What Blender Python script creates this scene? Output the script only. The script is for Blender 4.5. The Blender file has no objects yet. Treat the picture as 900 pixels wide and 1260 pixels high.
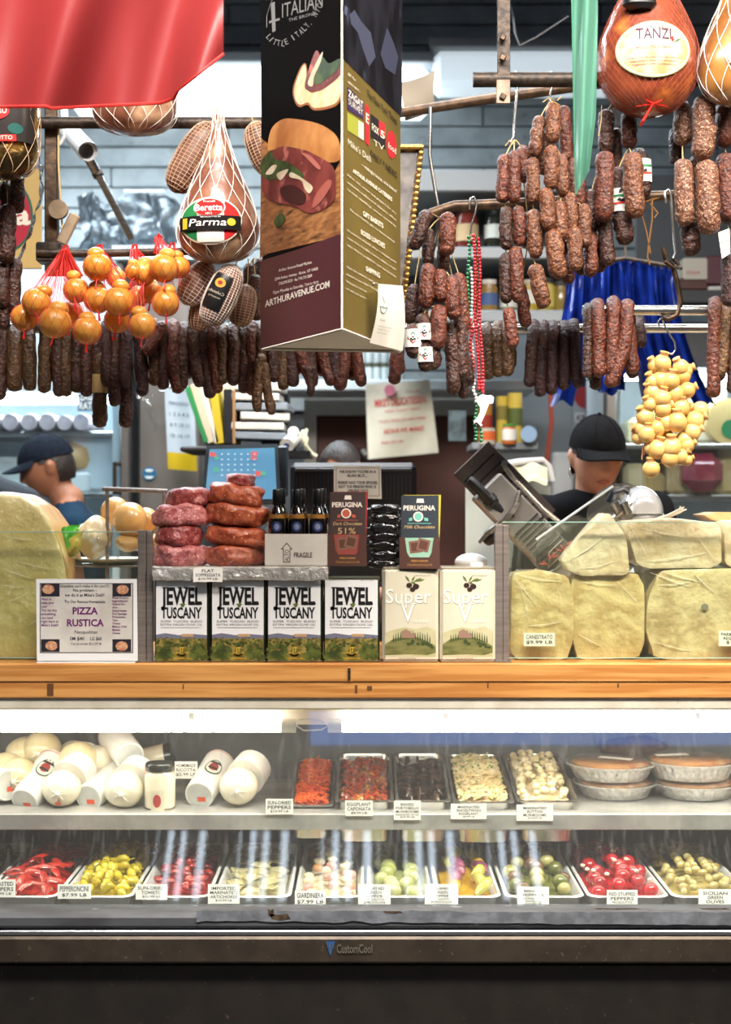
import bpy, math, random
from mathutils import Vector as V, Matrix, Euler, noise
C = bpy.context.scene
COL = C.collection
PI = math.pi
F = 1750.0      # focal length in pixels of the 900 x 1260 frame
CZ = 1.636      # height of the camera
rnd = random.Random(11)

# ------------------------------------------------------------------ camera
cd = bpy.data.cameras.new('camera')
cam = bpy.data.objects.new('camera', cd)
COL.objects.link(cam)
cam.location = (0, 0, CZ)
cam.rotation_euler = (PI/2, 0, 0)
cd.sensor_fit = 'HORIZONTAL'
cd.sensor_width = 24
cd.lens = F*24/900
cd.dof.use_dof = True
cd.dof.focus_distance = 3.58
cd.dof.aperture_fstop = 2.6
cd.clip_start = 0.05
C.camera = cam

# ------------------------------------------------------------------ world, exposure
w = bpy.data.worlds.new('world')
C.world = w
w.use_nodes = True
w.node_tree.nodes['Background'].inputs[0].default_value = (0.75, 0.85, 1, 1)
w.node_tree.nodes['Background'].inputs[1].default_value = 0.35
C.view_settings.view_transform = 'Standard'
C.view_settings.look = 'None'
C.view_settings.gamma = 1
C.view_settings.use_curve_mapping = False
C.view_settings.exposure = 0.0

# ------------------------------------------------------------------ lamps of the hall and of the shop
def area(name, loc, rot, sx, sy, power, col):
    d = bpy.data.lights.new(name, 'AREA')
    d.shape = 'RECTANGLE'
    d.size = sx
    d.size_y = sy
    d.energy = power
    d.color = col
    o = bpy.data.objects.new(name, d)
    o.location = loc
    o.rotation_euler = [math.radians(a) for a in rot]
    COL.objects.link(o)
    return o
area('hall_lamp', (0.2, 2.0, 3.9), (38, 0, 0), 2.8, 0.5, 96, (1, 0.94, 0.87)).data.spread = math.radians(95)
area('hall_lamp', (2.2, 2.3, 3.7), (38, 0, 48), 0.6, 0.4, 26, (1, 0.86, 0.68)).data.spread = math.radians(90)
area('shop_lamp', (-1.1, 5.4, 3.9), (0, 0, 0), 2.6, 0.4, 110, (0.80, 0.92, 1))
area('shop_lamp', (0.5, 4.45, 3.7), (0, 0, 0), 3.0, 0.15, 38, (0.95, 0.97, 1)).data.spread = math.radians(110)
area('shop_lamp', (-1.3, 6.70, 3.50), (-12, 0, 0), 1.7, 0.15, 40, (0.82, 0.93, 1))

# ------------------------------------------------------------------ helpers
def A(px, py, Y):
    'point at depth Y (metres) seen at a pixel of the 900 x 1260 photograph'
    return V(((px-450)*Y/F, Y, CZ-(py-630)*Y/F))
def S(p, Y):
    return p*Y/F
def lin(c):
    c = c/255
    return c/12.92 if c <= 0.04045 else ((c+0.055)/1.055)**2.4
def rgb(c):
    return (lin(c[0]), lin(c[1]), lin(c[2]), 1)

class G:
    'a shape being gathered: vertices, faces, material slots'
    def __init__(s):
        s.v = []; s.f = []; s.m = []; s.k = 0
    def add(s, vs, fs):
        b = len(s.v)
        s.v += [V(p) for p in vs]
        s.f += [tuple(b+i for i in f) for f in fs]
        s.m += [s.k]*len(fs)
        return s
    def box(s, c, size, rot=None, b=0.0):
        hx, hy, hz = size[0]/2, size[1]/2, size[2]/2
        b = min(b, hx*.9, hy*.9, hz*.9)
        M = rot.to_matrix() if isinstance(rot, Euler) else rot
        vs = []; fs = []
        sg = [(x, y, z) for x in (-1, 1) for y in (-1, 1) for z in (-1, 1)]
        if b <= 0:
            vs = [V((x*hx, y*hy, z*hz)) for x, y, z in sg]
            fs = [(0, 1, 3, 2), (4, 6, 7, 5), (0, 4, 5, 1), (2, 3, 7, 6), (0, 2, 6, 4), (1, 5, 7, 3)]
        else:
            idx = {}
            for q in sg:
                for a in range(3):
                    p = [q[0]*(hx-b), q[1]*(hy-b), q[2]*(hz-b)]
                    p[a] = q[a]*(hx, hy, hz)[a]
                    idx[q, a] = len(vs); vs.append(V(p))
            for a in range(3):
                o1, o2 = (a+1) % 3, (a+2) % 3
                for sa in (-1, 1):
                    l = []
                    for (u, w_) in ((-1, -1), (1, -1), (1, 1), (-1, 1)):
                        q = [0, 0, 0]; q[a] = sa; q[o1] = u; q[o2] = w_
                        l.append(idx[tuple(q), a])
                    fs.append(tuple(l if sa > 0 else l[::-1]))
                for u in (-1, 1):
                    for w_ in (-1, 1):
                        q0 = [0, 0, 0]; q1 = [0, 0, 0]
                        q0[a] = -1; q1[a] = 1
                        for q in (q0, q1):
                            q[o1] = u; q[o2] = w_
                        l = [idx[tuple(q0), o1], idx[tuple(q1), o1], idx[tuple(q1), o2], idx[tuple(q0), o2]]
                        fs.append(tuple(l if u*w_ > 0 else l[::-1]))
            for q in sg:
                l = [idx[q, 0], idx[q, 1], idx[q, 2]]
                fs.append(tuple(l if q[0]*q[1]*q[2] > 0 else l[::-1]))
        c = V(c)
        return s.add([(M @ p if M else p)+c for p in vs], fs)
    def tube(s, pts, r, n=8, cap=True, rot0=0.0, sx=1.0, closed=False):
        pts = [V(p) for p in pts]
        m = len(pts)
        rs = list(r) if isinstance(r, (list, tuple)) else [r]*m
        vs = []; fs = []
        up = None
        for i in range(m):
            if closed:
                t = pts[(i+1) % m]-pts[i-1]
            else:
                t = pts[min(i+1, m-1)]-pts[max(i-1, 0)]
            if t.length < 1e-9:
                t = V((0, 0, 1))
            t.normalize()
            if up is None:
                up = V((0, 1, 0)) if abs(t.y) < .9 else V((1, 0, 0))
            up = (up-t*up.dot(t))
            if up.length < 1e-6:
                up = V((1, 0, 0))-t*t.x
            up.normalize()
            sd = t.cross(up)
            for k in range(n):
                a = 2*PI*k/n+rot0
                vs.append(pts[i]+up*(math.cos(a)*rs[i])+sd*(math.sin(a)*rs[i]*sx))
        for i in range(m if closed else m-1):
            j = (i+1) % m
            for k in range(n):
                l = (k+1) % n
                fs.append((i*n+k, j*n+k, j*n+l, i*n+l))
        if cap and not closed:
            fs.append(tuple(range(n)))
            fs.append(tuple((m-1)*n+k for k in range(n))[::-1])
        return s.add(vs, fs)
    def cyl(s, p0, p1, r, n=12, r1=None):
        return s.tube([p0, p1], [r, r if r1 is None else r1], n)
    def lathe(s, prof, o=(0, 0, 0), n=16, M=None, sy=1.0, wob=0.0, seed=0):
        'profile of (radius, height) about the local z axis'
        o = V(o)
        vs = []; fs = []
        for i, (r, z) in enumerate(prof):
            for k in range(n):
                a = 2*PI*k/n
                rr = r
                if wob:
                    rr *= 1+wob*noise.noise(V((math.cos(a)*1.3+seed, math.sin(a)*1.3, z*14+seed)))
                p = V((math.cos(a)*rr, math.sin(a)*rr*sy, z))
                vs.append(o+(M @ p if M else p))
        for i in range(len(prof)-1):
            for k in range(n):
                l = (k+1) % n
                fs.append((i*n+k, i*n+l, (i+1)*n+l, (i+1)*n+k))
        fs.append(tuple(range(n))[::-1])
        fs.append(tuple((len(prof)-1)*n+k for k in range(n)))
        return s.add(vs, fs)
    def ell(s, c, r, M=None, nu=14, nv=9, amp=0.0, fr=20.0, seed=0.0, cut=None):
        'ellipsoid, optionally lumpy'
        c = V(c)
        if not isinstance(r, (tuple, list)):
            r = (r, r, r)
        vs = []; fs = []
        for j in range(nv+1):
            th = PI*j/nv
            for k in range(nu):
                a = 2*PI*k/nu
                d = V((math.sin(th)*math.cos(a), math.sin(th)*math.sin(a), math.cos(th)))
                q = 1.0
                if amp:
                    q += amp*noise.noise(V((d.x*r[0]*fr+seed, d.y*r[1]*fr+seed*.7, d.z*r[2]*fr-seed)))
                p = V((d.x*r[0]*q, d.y*r[1]*q, d.z*r[2]*q))
                if cut is not None and p.z < cut:
                    p.z = cut
                vs.append(c+(M @ p if M else p))
                if j in (0, nv):
                    break
        def I(j, k):
            if j == 0: return 0
            if j == nv: return 1+(nv-1)*nu
            return 1+(j-1)*nu+k % nu
        for j in range(nv):
            for k in range(nu):
                q = []
                for t in (I(j, k), I(j+1, k), I(j+1, k+1), I(j, k+1)):
                    if t not in q:
                        q.append(t)
                fs.append(tuple(q))
        return s.add(vs, fs)
    def prism(s, front, back):
        'two outlines of equal length joined by a side wall'
        n = len(front)
        fs = [tuple(range(n)), tuple(range(2*n-1, n-1, -1))]
        for i in range(n):
            j = (i+1) % n
            fs.append((i, n+i, n+j, j))
        return s.add(list(front)+list(back), fs)
    def grid(s, fn, nu, nv, closed=False):
        vs = [fn(i/nu, j/nv) for j in range(nv+1) for i in range(nu+1)]
        fs = [(j*(nu+1)+i, j*(nu+1)+i+1, (j+1)*(nu+1)+i+1, (j+1)*(nu+1)+i) for j in range(nv) for i in range(nu)]
        return s.add(vs, fs)
    # ---- flat print, laid on a surface by a mapper M(px, py, off)
    def poly(s, M, pts, off=0.0004):
        return s.add([M(x, y, off) for x, y in pts], [tuple(range(len(pts)))])
    def rect(s, M, x0, y0, x1, y1, off=0.0004, nx=1, ny=1):
        return s.grid(lambda u, v_: M(x0+(x1-x0)*u, y0+(y1-y0)*v_, off), nx, ny)
    def disc(s, M, cx, cy, rx, ry, off=0.0004, n=24, rings=1):
        vs = [M(cx, cy, off)]
        for q in range(1, rings+1):
            for k in range(n):
                a = 2*PI*k/n
                vs.append(M(cx+rx*math.cos(a)*q/rings, cy+ry*math.sin(a)*q/rings, off))
        fs = [(0, 1+k, 1+(k+1) % n) for k in range(n)]
        for q in range(rings-1):
            for k in range(n):
                l = (k+1) % n
                fs.append((1+q*n+k, 1+(q+1)*n+k, 1+(q+1)*n+l, 1+q*n+l))
        return s.add(vs, fs)
    def text(s, M, t, x0, x1, yb, yt, off=0.0008, dyr=0.0, bold=0.0, shear=0.0, wid=None, arc=0.0):
        'lettering fitted between x0 and x1, baseline yb, capitals up to yt; dyr = rise of the far end of the line'
        vs, fs, wmax = letters(t, bold)
        out = []
        for x, y in vs:
            u = x/wmax
            px = x0+(x1-x0)*u+shear*y*(yb-yt)
            py = yb+(yt-yb)*y+dyr*u-arc*(1-(2*u-1)**2)
            out.append(M(px, py, off))
        return s.add(out, fs)

_let = {}
def letters(t, bold=0.0):
    key = (t, bold)
    if key in _let:
        return _let[key]
    cu = bpy.data.curves.new('t', 'FONT')
    cu.body = t
    cu.resolution_u = 2
    cu.fill_mode = 'FRONT'
    cu.offset = bold
    o = bpy.data.objects.new('t', cu)
    me = bpy.data.meshes.new_from_object(o)
    x0 = min(v.co.x for v in me.vertices); x1 = max(v.co.x for v in me.vertices)
    vs = [(v.co.x-x0, v.co.y/0.72) for v in me.vertices]
    fs = [tuple(p.vertices) for p in me.polygons]
    bpy.data.objects.remove(o)
    bpy.data.curves.remove(cu)
    bpy.data.meshes.remove(me)
    _let[key] = (vs, fs, max(1e-6, x1-x0))
    return _let[key]

def PM(p0, n, back=False):
    'mapper onto the plane through p0 with normal n (towards the viewer)'
    p0 = V(p0); n = V(n).normalized(); o = V((0, 0, CZ))
    def M(px, py, off=0.0):
        d = V(((px-450)/F, 1, -(py-630)/F))
        t = (p0-o).dot(n)/d.dot(n)
        return o+d*t+n*off
    return M
def YM(Y):
    return PM((0, Y, 0), (0, -1, 0))

ORG = {}
def ob(name, g, mats, parent=None, smooth=40, label=None, cat=None, group=None, kind=None, origin=None):
    if not isinstance(mats, (list, tuple)):
        mats = [mats]
    if parent is not None:
        o0 = ORG[parent.name]
    elif origin is not None:
        o0 = V(origin)
    else:
        zs = min(p.z for p in g.v)
        o0 = V((sum(p.x for p in g.v)/len(g.v), sum(p.y for p in g.v)/len(g.v), zs))
    me = bpy.data.meshes.new(name)
    me.from_pydata([p-o0 for p in g.v], [], g.f)
    for m in mats:
        me.materials.append(m)
    me.polygons.foreach_set('material_index', g.m)
    if smooth:
        me.polygons.foreach_set('use_smooth', [True]*len(me.polygons))
        me.update()
        me.set_sharp_from_angle(angle=math.radians(smooth))
    me.update()
    o = bpy.data.objects.new(name, me)
    COL.objects.link(o)
    if parent is not None:
        o.parent = parent
        if 'lettering' in name or 'print' in name or name in ('twine', 'net', 'net_neck', 'emblem', 'rim', 'bolt_row', 'script', 'post', 'front', 'small_print', 'dent', 'gold_seal'):
            kind = kind or 'stuff'
    else:
        o.location = o0
    ORG[o.name] = o0
    tag(o, label, cat, group, kind)
    return o
def tag(o, label=None, cat=None, group=None, kind=None):
    if label: o['label'] = label
    if cat: o['category'] = cat
    if group: o['group'] = group
    if kind: o['kind'] = kind
    return o
def thing(name, loc, label, cat, group=None, kind=None):
    o = bpy.data.objects.new(name, None)
    o.empty_display_size = 0.05
    o.location = V(loc)
    COL.objects.link(o)
    ORG[o.name] = V(loc)
    return tag(o, label, cat, group, kind)
ORD = ('first second third fourth fifth sixth seventh eighth ninth tenth eleventh twelfth thirteenth fourteenth fifteenth sixteenth seventeenth '
       'eighteenth nineteenth twentieth').split()
_tens = ['twenty', 'thirty', 'forty']
for _t in _tens:
    if _t != 'twenty':
        ORD.append(_t[:-1]+'ieth')
    ORD += [_t+'-'+q for q in ORD[:9]]

# ------------------------------------------------------------------ materials
def mat(name, c1, c2=None, scale=20.0, rough=0.5, metal=0.0, bump=0.0, bscale=None, coat=0.0, spec=0.5, var=0.0, lo=0.4, hi=0.6,
        detail=4.0, emit=0.0, trans=0.0, sss=0.0, stretch=None, c3=None, s3=60.0, lo3=0.6, hi3=0.7, alpha=1.0, ecol=None, sheen=0.0):
    m = bpy.data.materials.new(name)
    m.use_nodes = True
    N = m.node_tree.nodes; L = m.node_tree.links
    b = N['Principled BSDF']
    b.inputs['Roughness'].default_value = rough
    b.inputs['Metallic'].default_value = metal
    b.inputs['Specular IOR Level'].default_value = spec
    b.inputs['Coat Weight'].default_value = coat
    b.inputs['Coat Roughness'].default_value = 0.12
    b.inputs['Transmission Weight'].default_value = trans
    b.inputs['Alpha'].default_value = alpha
    if sheen:
        b.inputs['Sheen Weight'].default_value = sheen
    if sss:
        b.inputs['Subsurface Weight'].default_value = sss
        b.inputs['Subsurface Radius'].default_value = (0.02, 0.012, 0.006)
        b.inputs['Subsurface Scale'].default_value = 0.5
    if emit:
        b.inputs['Emission Color'].default_value = rgb(ecol or c1)
        b.inputs['Emission Strength'].default_value = emit
    vec = None
    if c2 or bump or c3:
        tc = N.new('ShaderNodeTexCoord')
        vec = tc.outputs['Object']
        if stretch:
            mp = N.new('ShaderNodeMapping'); mp.inputs['Scale'].default_value = stretch
            L.new(vec, mp.inputs['Vector']); vec = mp.outputs['Vector']
        if var:
            oi = N.new('ShaderNodeObjectInfo')
            ad = N.new('ShaderNodeVectorMath'); ad.operation = 'MULTIPLY_ADD'
            L.new(oi.outputs['Random'], ad.inputs[0]); ad.inputs[1].default_value = (7, 9, 5)
            L.new(vec, ad.inputs[2]); vec = ad.outputs['Vector']
    col = None
    def nz(sc, a, b_):
        n = N.new('ShaderNodeTexNoise'); n.inputs['Scale'].default_value = sc; n.inputs['Detail'].default_value = detail
        L.new(vec, n.inputs['Vector'])
        r = N.new('ShaderNodeMapRange'); r.inputs['From Min'].default_value = a; r.inputs['From Max'].default_value = b_
        L.new(n.outputs['Fac'], r.inputs['Value'])
        return n, r.outputs['Result']
    def mix(f, a, c):
        x = N.new('ShaderNodeMix'); x.data_type = 'RGBA'
        L.new(f, x.inputs['Factor'])
        if isinstance(a, tuple): x.inputs['A'].default_value = a
        else: L.new(a, x.inputs['A'])
        x.inputs['B'].default_value = c
        return x.outputs['Result']
    if c2:
        _, f = nz(scale, lo, hi)
        col = mix(f, rgb(c1), rgb(c2))
    if c3:
        _, f = nz(s3, lo3, hi3)
        col = mix(f, col if col is not None else rgb(c1), rgb(c3))
    if var:
        if 'oi' not in locals():
            oi = N.new('ShaderNodeObjectInfo')
        hs = N.new('ShaderNodeHueSaturation')
        mr = N.new('ShaderNodeMapRange'); mr.inputs['To Min'].default_value = 1-var; mr.inputs['To Max'].default_value = 1+var
        L.new(oi.outputs['Random'], mr.inputs['Value'])
        L.new(mr.outputs['Result'], hs.inputs['Value'])
        if col is None: hs.inputs['Color'].default_value = rgb(c1)
        else: L.new(col, hs.inputs['Color'])
        col = hs.outputs['Color']
    if col is None:
        b.inputs['Base Color'].default_value = rgb(c1)
    else:
        L.new(col, b.inputs['Base Color'])
    if bump:
        n, _ = nz(bscale or scale, 0, 1)
        bp = N.new('ShaderNodeBump'); bp.inputs['Strength'].default_value = bump; bp.inputs['Distance'].default_value = 0.01
        L.new(n.outputs['Fac'], bp.inputs['Height']); L.new(bp.outputs['Normal'], b.inputs['Normal'])
        if coat: L.new(bp.outputs['Normal'], b.inputs['Coat Normal'])
    return m
def glassmat(name, tint=(235, 245, 240), refl=1.0, dust=0.0, dustcol=(230, 230, 225), rough=0.02):
    m = bpy.data.materials.new(name); m.use_nodes = True
    N = m.node_tree.nodes; L = m.node_tree.links
    N.remove(N['Principled BSDF'])
    out = N['Material Output']
    t = N.new('ShaderNodeBsdfTransparent'); t.inputs[0].default_value = rgb(tint)
    g = N.new('ShaderNodeBsdfGlossy'); g.inputs['Roughness'].default_value = rough
    fr = N.new('ShaderNodeLayerWeight'); fr.inputs['Blend'].default_value = 0.5      # Schlick, the same from both faces
    pw = N.new('ShaderNodeMath'); pw.operation = 'POWER'; pw.inputs[1].default_value = 5
    L.new(fr.outputs['Facing'], pw.inputs[0])
    mu = N.new('ShaderNodeMath'); mu.operation = 'MULTIPLY_ADD'; mu.inputs[1].default_value = .9*refl; mu.inputs[2].default_value = .045*refl; mu.use_clamp = True
    L.new(pw.outputs[0], mu.inputs[0])
    mx = N.new('ShaderNodeMixShader')
    L.new(mu.outputs[0], mx.inputs[0]); L.new(t.outputs[0], mx.inputs[1]); L.new(g.outputs[0], mx.inputs[2])
    last = mx
    if dust:
        d = N.new('ShaderNodeBsdfDiffuse'); d.inputs[0].default_value = rgb(dustcol)
        tc = N.new('ShaderNodeTexCoord'); n = N.new('ShaderNodeTexNoise'); n.inputs['Scale'].default_value = 90; n.inputs['Detail'].default_value = 6
        L.new(tc.outputs['Object'], n.inputs['Vector'])
        r = N.new('ShaderNodeMapRange'); r.inputs['From Min'].default_value = 0.5; r.inputs['From Max'].default_value = 0.9; r.inputs['To Max'].default_value = dust
        r.inputs['To Min'].default_value = dust*0.3
        mp = N.new('ShaderNodeMapping'); mp.inputs['Rotation'].default_value = (0, .7, 0); mp.inputs['Scale'].default_value = (1, .3, .12)
        L.new(tc.outputs['Object'], mp.inputs['Vector']); L.new(mp.outputs['Vector'], n.inputs['Vector'])
        L.new(n.outputs['Fac'], r.inputs['Value'])
        m2 = N.new('ShaderNodeMixShader')
        L.new(r.outputs[0], m2.inputs[0]); L.new(mx.outputs[0], m2.inputs[1]); L.new(d.outputs[0], m2.inputs[2])
        last = m2
    L.new(last.outputs[0], out.inputs['Surface'])
    return m
def clothmat(name, c, tr=0.5, rough=0.6):
    'thin cloth that lets light through'
    m = bpy.data.materials.new(name); m.use_nodes = True
    N = m.node_tree.nodes; L = m.node_tree.links
    b = N['Principled BSDF']; b.inputs['Base Color'].default_value = rgb(c); b.inputs['Roughness'].default_value = rough
    t = N.new('ShaderNodeBsdfTranslucent'); t.inputs[0].default_value = rgb(c)
    mx = N.new('ShaderNodeMixShader'); mx.inputs[0].default_value = tr
    L.new(b.outputs[0], mx.inputs[1]); L.new(t.outputs[0], mx.inputs[2]); L.new(mx.outputs[0], N['Material Output'].inputs['Surface'])
    return m
_mm = {}
def flat(c, rough=0.6, spec=0.3):
    'plain ink or paint'
    k = (tuple(c), rough, spec)
    if k not in _mm:
        _mm[k] = mat('ink', c, rough=rough, spec=spec)
    return _mm[k]
WHITE = (240, 238, 232); BLACK = (18, 18, 20)
steel = mat('steel', (165, 162, 158), (140, 136, 132), 6, rough=0.32, metal=1.0, stretch=(1, 1, 30))
chrome = mat('chrome', (186, 184, 180), rough=0.2, metal=0.9)
darkmetal = mat('dark_iron', (48, 42, 38), (75, 62, 52), 60, rough=0.5, metal=0.6, bump=0.2)
postmetal = mat('bronze_metal', (150, 138, 130), (132, 122, 116), 4, rough=0.42, metal=0.5, stretch=(1, 1, 20))
whiteplastic = mat('white_plastic', (232, 232, 230), rough=0.35)
blackplastic = mat('black_plastic', (22, 22, 24), rough=0.4)
foil = mat('foil', (222, 218, 212), (200, 196, 190), 60, rough=0.32, metal=0.45, bump=0.9, bscale=55)
twine = mat('twine', (190, 165, 115), rough=0.9)
wrap = glassmat('plastic_wrap', (248, 248, 248), 1.6, 0.05, rough=0.12)
paper = mat('paper', (238, 235, 226), (228, 224, 214), 8, rough=0.8)
red_net = mat('red_net', (215, 40, 32), rough=0.5)
white_net = mat('white_net', (222, 212, 200), rough=0.7)
# ------------------------------------------------------------------ the hall and the shop: floor, walls, ceiling
grey_wall = mat('painted_board', (150, 156, 158), (136, 142, 144), 9, rough=0.75, bump=0.15, bscale=30, c3=(120, 122, 120), s3=14, lo3=0.66, hi3=0.72)
dark_wall = mat('grey_plaster', (96, 98, 100), (86, 88, 90), 3, rough=0.85)
def struct(name, c, size, m, **k):
    return ob(name, G().box(c, size), m, kind='structure', smooth=0, **k)
struct('floor', (0, 2.6, -0.05), (8.2, 9.6, 0.1), mat('grey_tile_floor', (110, 105, 98), (90, 86, 82), 5, rough=0.5))
struct('floor_platform', (0, 5.98, 0.12), (8.0, 2.6, 0.24), mat('rubber_floor', (60, 55, 52), (70, 66, 62), 8, rough=0.8))
struct('ceiling', (0, 2.6, 6.05), (8.2, 9.6, 0.1), dark_wall)
struct('wall_left', (-4.05, 2.6, 3), (0.1, 9.6, 6), dark_wall)
struct('wall_right', (4.05, 2.6, 3), (0.1, 9.6, 6), dark_wall)
wb = struct('wall_back', (0, 7.36, 3), (8.2, 0.1, 6), dark_wall)
for r in range(24):
    z = 2.20+r*0.104
    x = -3.9+(r % 3)*-0.6
    while x < 3.9:
        x1 = min(x+1.9, 3.95); x0 = max(x, -3.95)
        if x1-x0 > .05:
            ob('plank', G().box(((x0+x1)/2, 7.285+rnd.uniform(-.004, .004), z), (x1-x0-.006, 0.05, 0.096), b=0.004), grey_wall, wb, smooth=0)
        x += 1.9
# the front wall of the hall, behind the camera, with tall daylight windows
def wall_holes():
    g = G()
    g.box((0, -2.05, 2.1), (8.2, 0.1, 4.2)); g.box((0, -2.05, 5.8), (8.2, 0.1, 0.4))
    xs = [-4.1, -1.62, -1.18, -.98, -.54, -.34, .10, .30, .74, .94, 1.38, 4.1]
    for i in range(0, len(xs), 2):
        g.box(((xs[i]+xs[i+1])/2, -2.05, 4.9), (xs[i+1]-xs[i], 0.1, 1.4))
    return g
wf = ob('wall_front', wall_holes(), dark_wall, kind='structure', smooth=0)
daylight = mat('daylight_pane', (225, 240, 255), emit=9.0)
for i, x in enumerate((-1.40, -.76, -.12, .52, 1.16)):
    ob('window_%d' % (i+1), G().box((x, -2.06, 4.9), (0.44, 0.02, 1.4)), daylight, kind='structure', smooth=0)
    g = G()
    g.box((x, -2.03, 4.9), (0.44, 0.03, 0.03))
    for q, w_ in ((-.17, .07), (-.06, .05), (.06, .09), (.19, .05)): g.box((x+q, -2.03, 4.9), (w_, .05, 1.4))
    ob('trim_%d' % (i+1), g, dark_wall, kind='structure', smooth=0)

# an unseen skylight, added and sized for the blue reflection in the case glass
ob('window_6', G().box((1.25, -1.17, 5.99), (3.36, .62, .03)), mat('blue_reflection_pane', (70, 140, 236), emit=4.0), kind='structure', smooth=0)
g = G()
for y in (-1.5, -.84): g.box((1.25, y, 5.98), (3.44, .04, .06))
ob('trim_6', g, dark_wall, kind='structure', smooth=0)

# ------------------------------------------------------------------ the refrigerated case
LZ = 1.2222      # top of the wooden ledge
bronze = mat('bronze_sheet', (86, 76, 66), (74, 65, 57), 14, rough=0.42, metal=0.55, c3=(120, 105, 85), s3=90, lo3=0.66, hi3=0.72, bump=0.06)
sillm = mat('grey_rubber', (84, 86, 90), (66, 67, 70), 18, rough=0.55, bump=0.25, c3=(150, 150, 148), s3=30, lo3=0.68, hi3=0.72, stretch=(.4, 1, 1))
beige = mat('beige_metal', (206, 200, 184), (190, 182, 164), 10, rough=0.4, c3=(140, 110, 70), s3=40, lo3=0.7, hi3=0.76)
liner = mat('case_liner', (104, 104, 101), (90, 90, 88), 5, rough=0.5, metal=0.1, c3=(170, 170, 166), s3=70, lo3=0.72, hi3=0.76)
case = thing('deli_case', (0, 3.95, 0), 'long glass-fronted refrigerated deli case full of salads and tubs', 'display case')
g = G().box((0, 3.80, 0.20), (4.6, 0.12, 0.40)); g.box((0, 4.2, 0.25), (4.6, 0.7, 0.5))
ob('kick_panel', g, mat('dark_sheet', (42, 37, 33), (35, 31, 28), 12, rough=0.55, metal=0.2, c3=(80, 68, 54), s3=50, lo3=0.66, hi3=0.74), case, smooth=0)
ob('front_panel', G().box((0, 3.64, 0.526), (4.6, 0.08, 0.068), b=0.006), bronze, case)
ob('lower_panel', G().box((0, 3.66, 0.24), (4.6, 0.06, 0.488), b=0.006), bpy.data.materials['dark_sheet'], case)
ob('metal_strip', G().box((0, 3.63, 0.568), (4.6, 0.05, 0.014), b=0.003), mat('grey_alu', (170, 172, 178), rough=0.35, metal=0.9), case)
ob('sill', G().box((0, 3.655, 0.597), (4.6, 0.10, 0.040), b=0.010), sillm, case)
# torn grey tape and rust along the sill
tape = mat('grey_tape', (126, 130, 138), (104, 108, 114), 25, rough=0.5, bump=0.4)
g = G()
M = PM((0, 3.604, 0.6), (0, -1, 0))
top = [(x, 1120+1.8*noise.noise(V((x*.06, 0, 0)))+(0.5 if x < 560 else 2)) for x in range(242, 905, 12)]
bot = [(x, 1133+3*noise.noise(V((x*.04, 5, 0)))+(x-242)*.008) for x in range(902, 238, -12)]
n = len(top)
g.add([M(x, y, .002) for x, y in top]+[M(x, y, .002) for x, y in reversed(bot)], [(i, i+1, n+i+1, n+i) for i in range(n-1)])
g2 = G()
for x, y, a, b in ((345, 1128, 13, 4), (334, 1123, 4, 5), (484, 1122, 12, 1.5), (760, 1118, 30, 1), (880, 1118, 20, 1)):
    g2.poly(M, [(x-a, y-b), (x-a*.2, y-b*.6), (x+a*.7, y-b), (x+a, y+b*.6), (x, y+b), (x-a*.8, y+b*.5)], .0028)
ob('tape', g, tape, case, label='torn grey tape')
ob('rust_patch', g2, mat('rust', (92, 72, 50), (50, 40, 32), 60, rough=0.9), case, label='rusty torn patch')
g = G().box((0, 3.925, 1.112), (4.6, 0.05, 0.036), b=0.004)
ob('top_frame', g, beige, case)
g = G().box((0, 3.99, 1.088), (4.6, 0.02, 0.008), b=0.002)
ob('added_bright_panel', G().box((0, 4.075, 1.086), (4.6, .012, .118), b=.003), beige, case)  # added panel that catches the tubes' light as a bright band around them
ob('lamp_rail', g, mat('white_rail', (225, 222, 212), rough=0.4), case)
# the pane leans out towards the customers at its foot
gy0, gz0, gy1, gz1 = 3.925, 1.122, 3.675, 0.612
nrm = V((0, -(gz0-gz1), gy0-gy1)).normalized()
g = G(); e = nrm*0.003
p = [V((-2.3, gy1, gz1)), V((2.3, gy1, gz1)), V((2.3, gy0, gz0)), V((-2.3, gy0, gz0))]
g.add(p, [(0, 1, 2, 3)])
ob('glass_front', g, glassmat('case_glass', (246, 251, 249), 1.9, 0.12), case, smooth=0)
g = G().box((0, 4.50, 0.85), (4.6, 0.04, 0.70)); g.box((-2.28, 4.1, 0.85), (0.04, 0.75, 0.7)); g.box((2.28, 4.1, 0.85), (0.04, 0.75, 0.7))
ob('liner', g, liner, case, smooth=0)
ob('case_roof', G().box((0, 4.22, 1.155), (4.6, 0.58, 0.02)), mat('white_liner', (200, 200, 196), rough=0.5), case, smooth=0)
ob('deck', G().box((0, 4.09, 0.568), (4.6, 0.84, 0.02)), mat('deck_metal', (150, 150, 146), rough=0.4, metal=0.6), case, smooth=0)
shelfm = mat('shelf_steel', (190, 188, 182), (165, 164, 160), 8, rough=0.42, metal=0.45)
SHZ = 0.796
g = G().box((0, 4.225, SHZ-.006), (4.6, 0.52, 0.012), b=0.002)
ob('shelf', g, shelfm, case)
ob('shelf_lip', G().box((0, 3.958, SHZ-.022), (4.6, 0.010, 0.044), b=0.002), shelfm, case)
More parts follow.
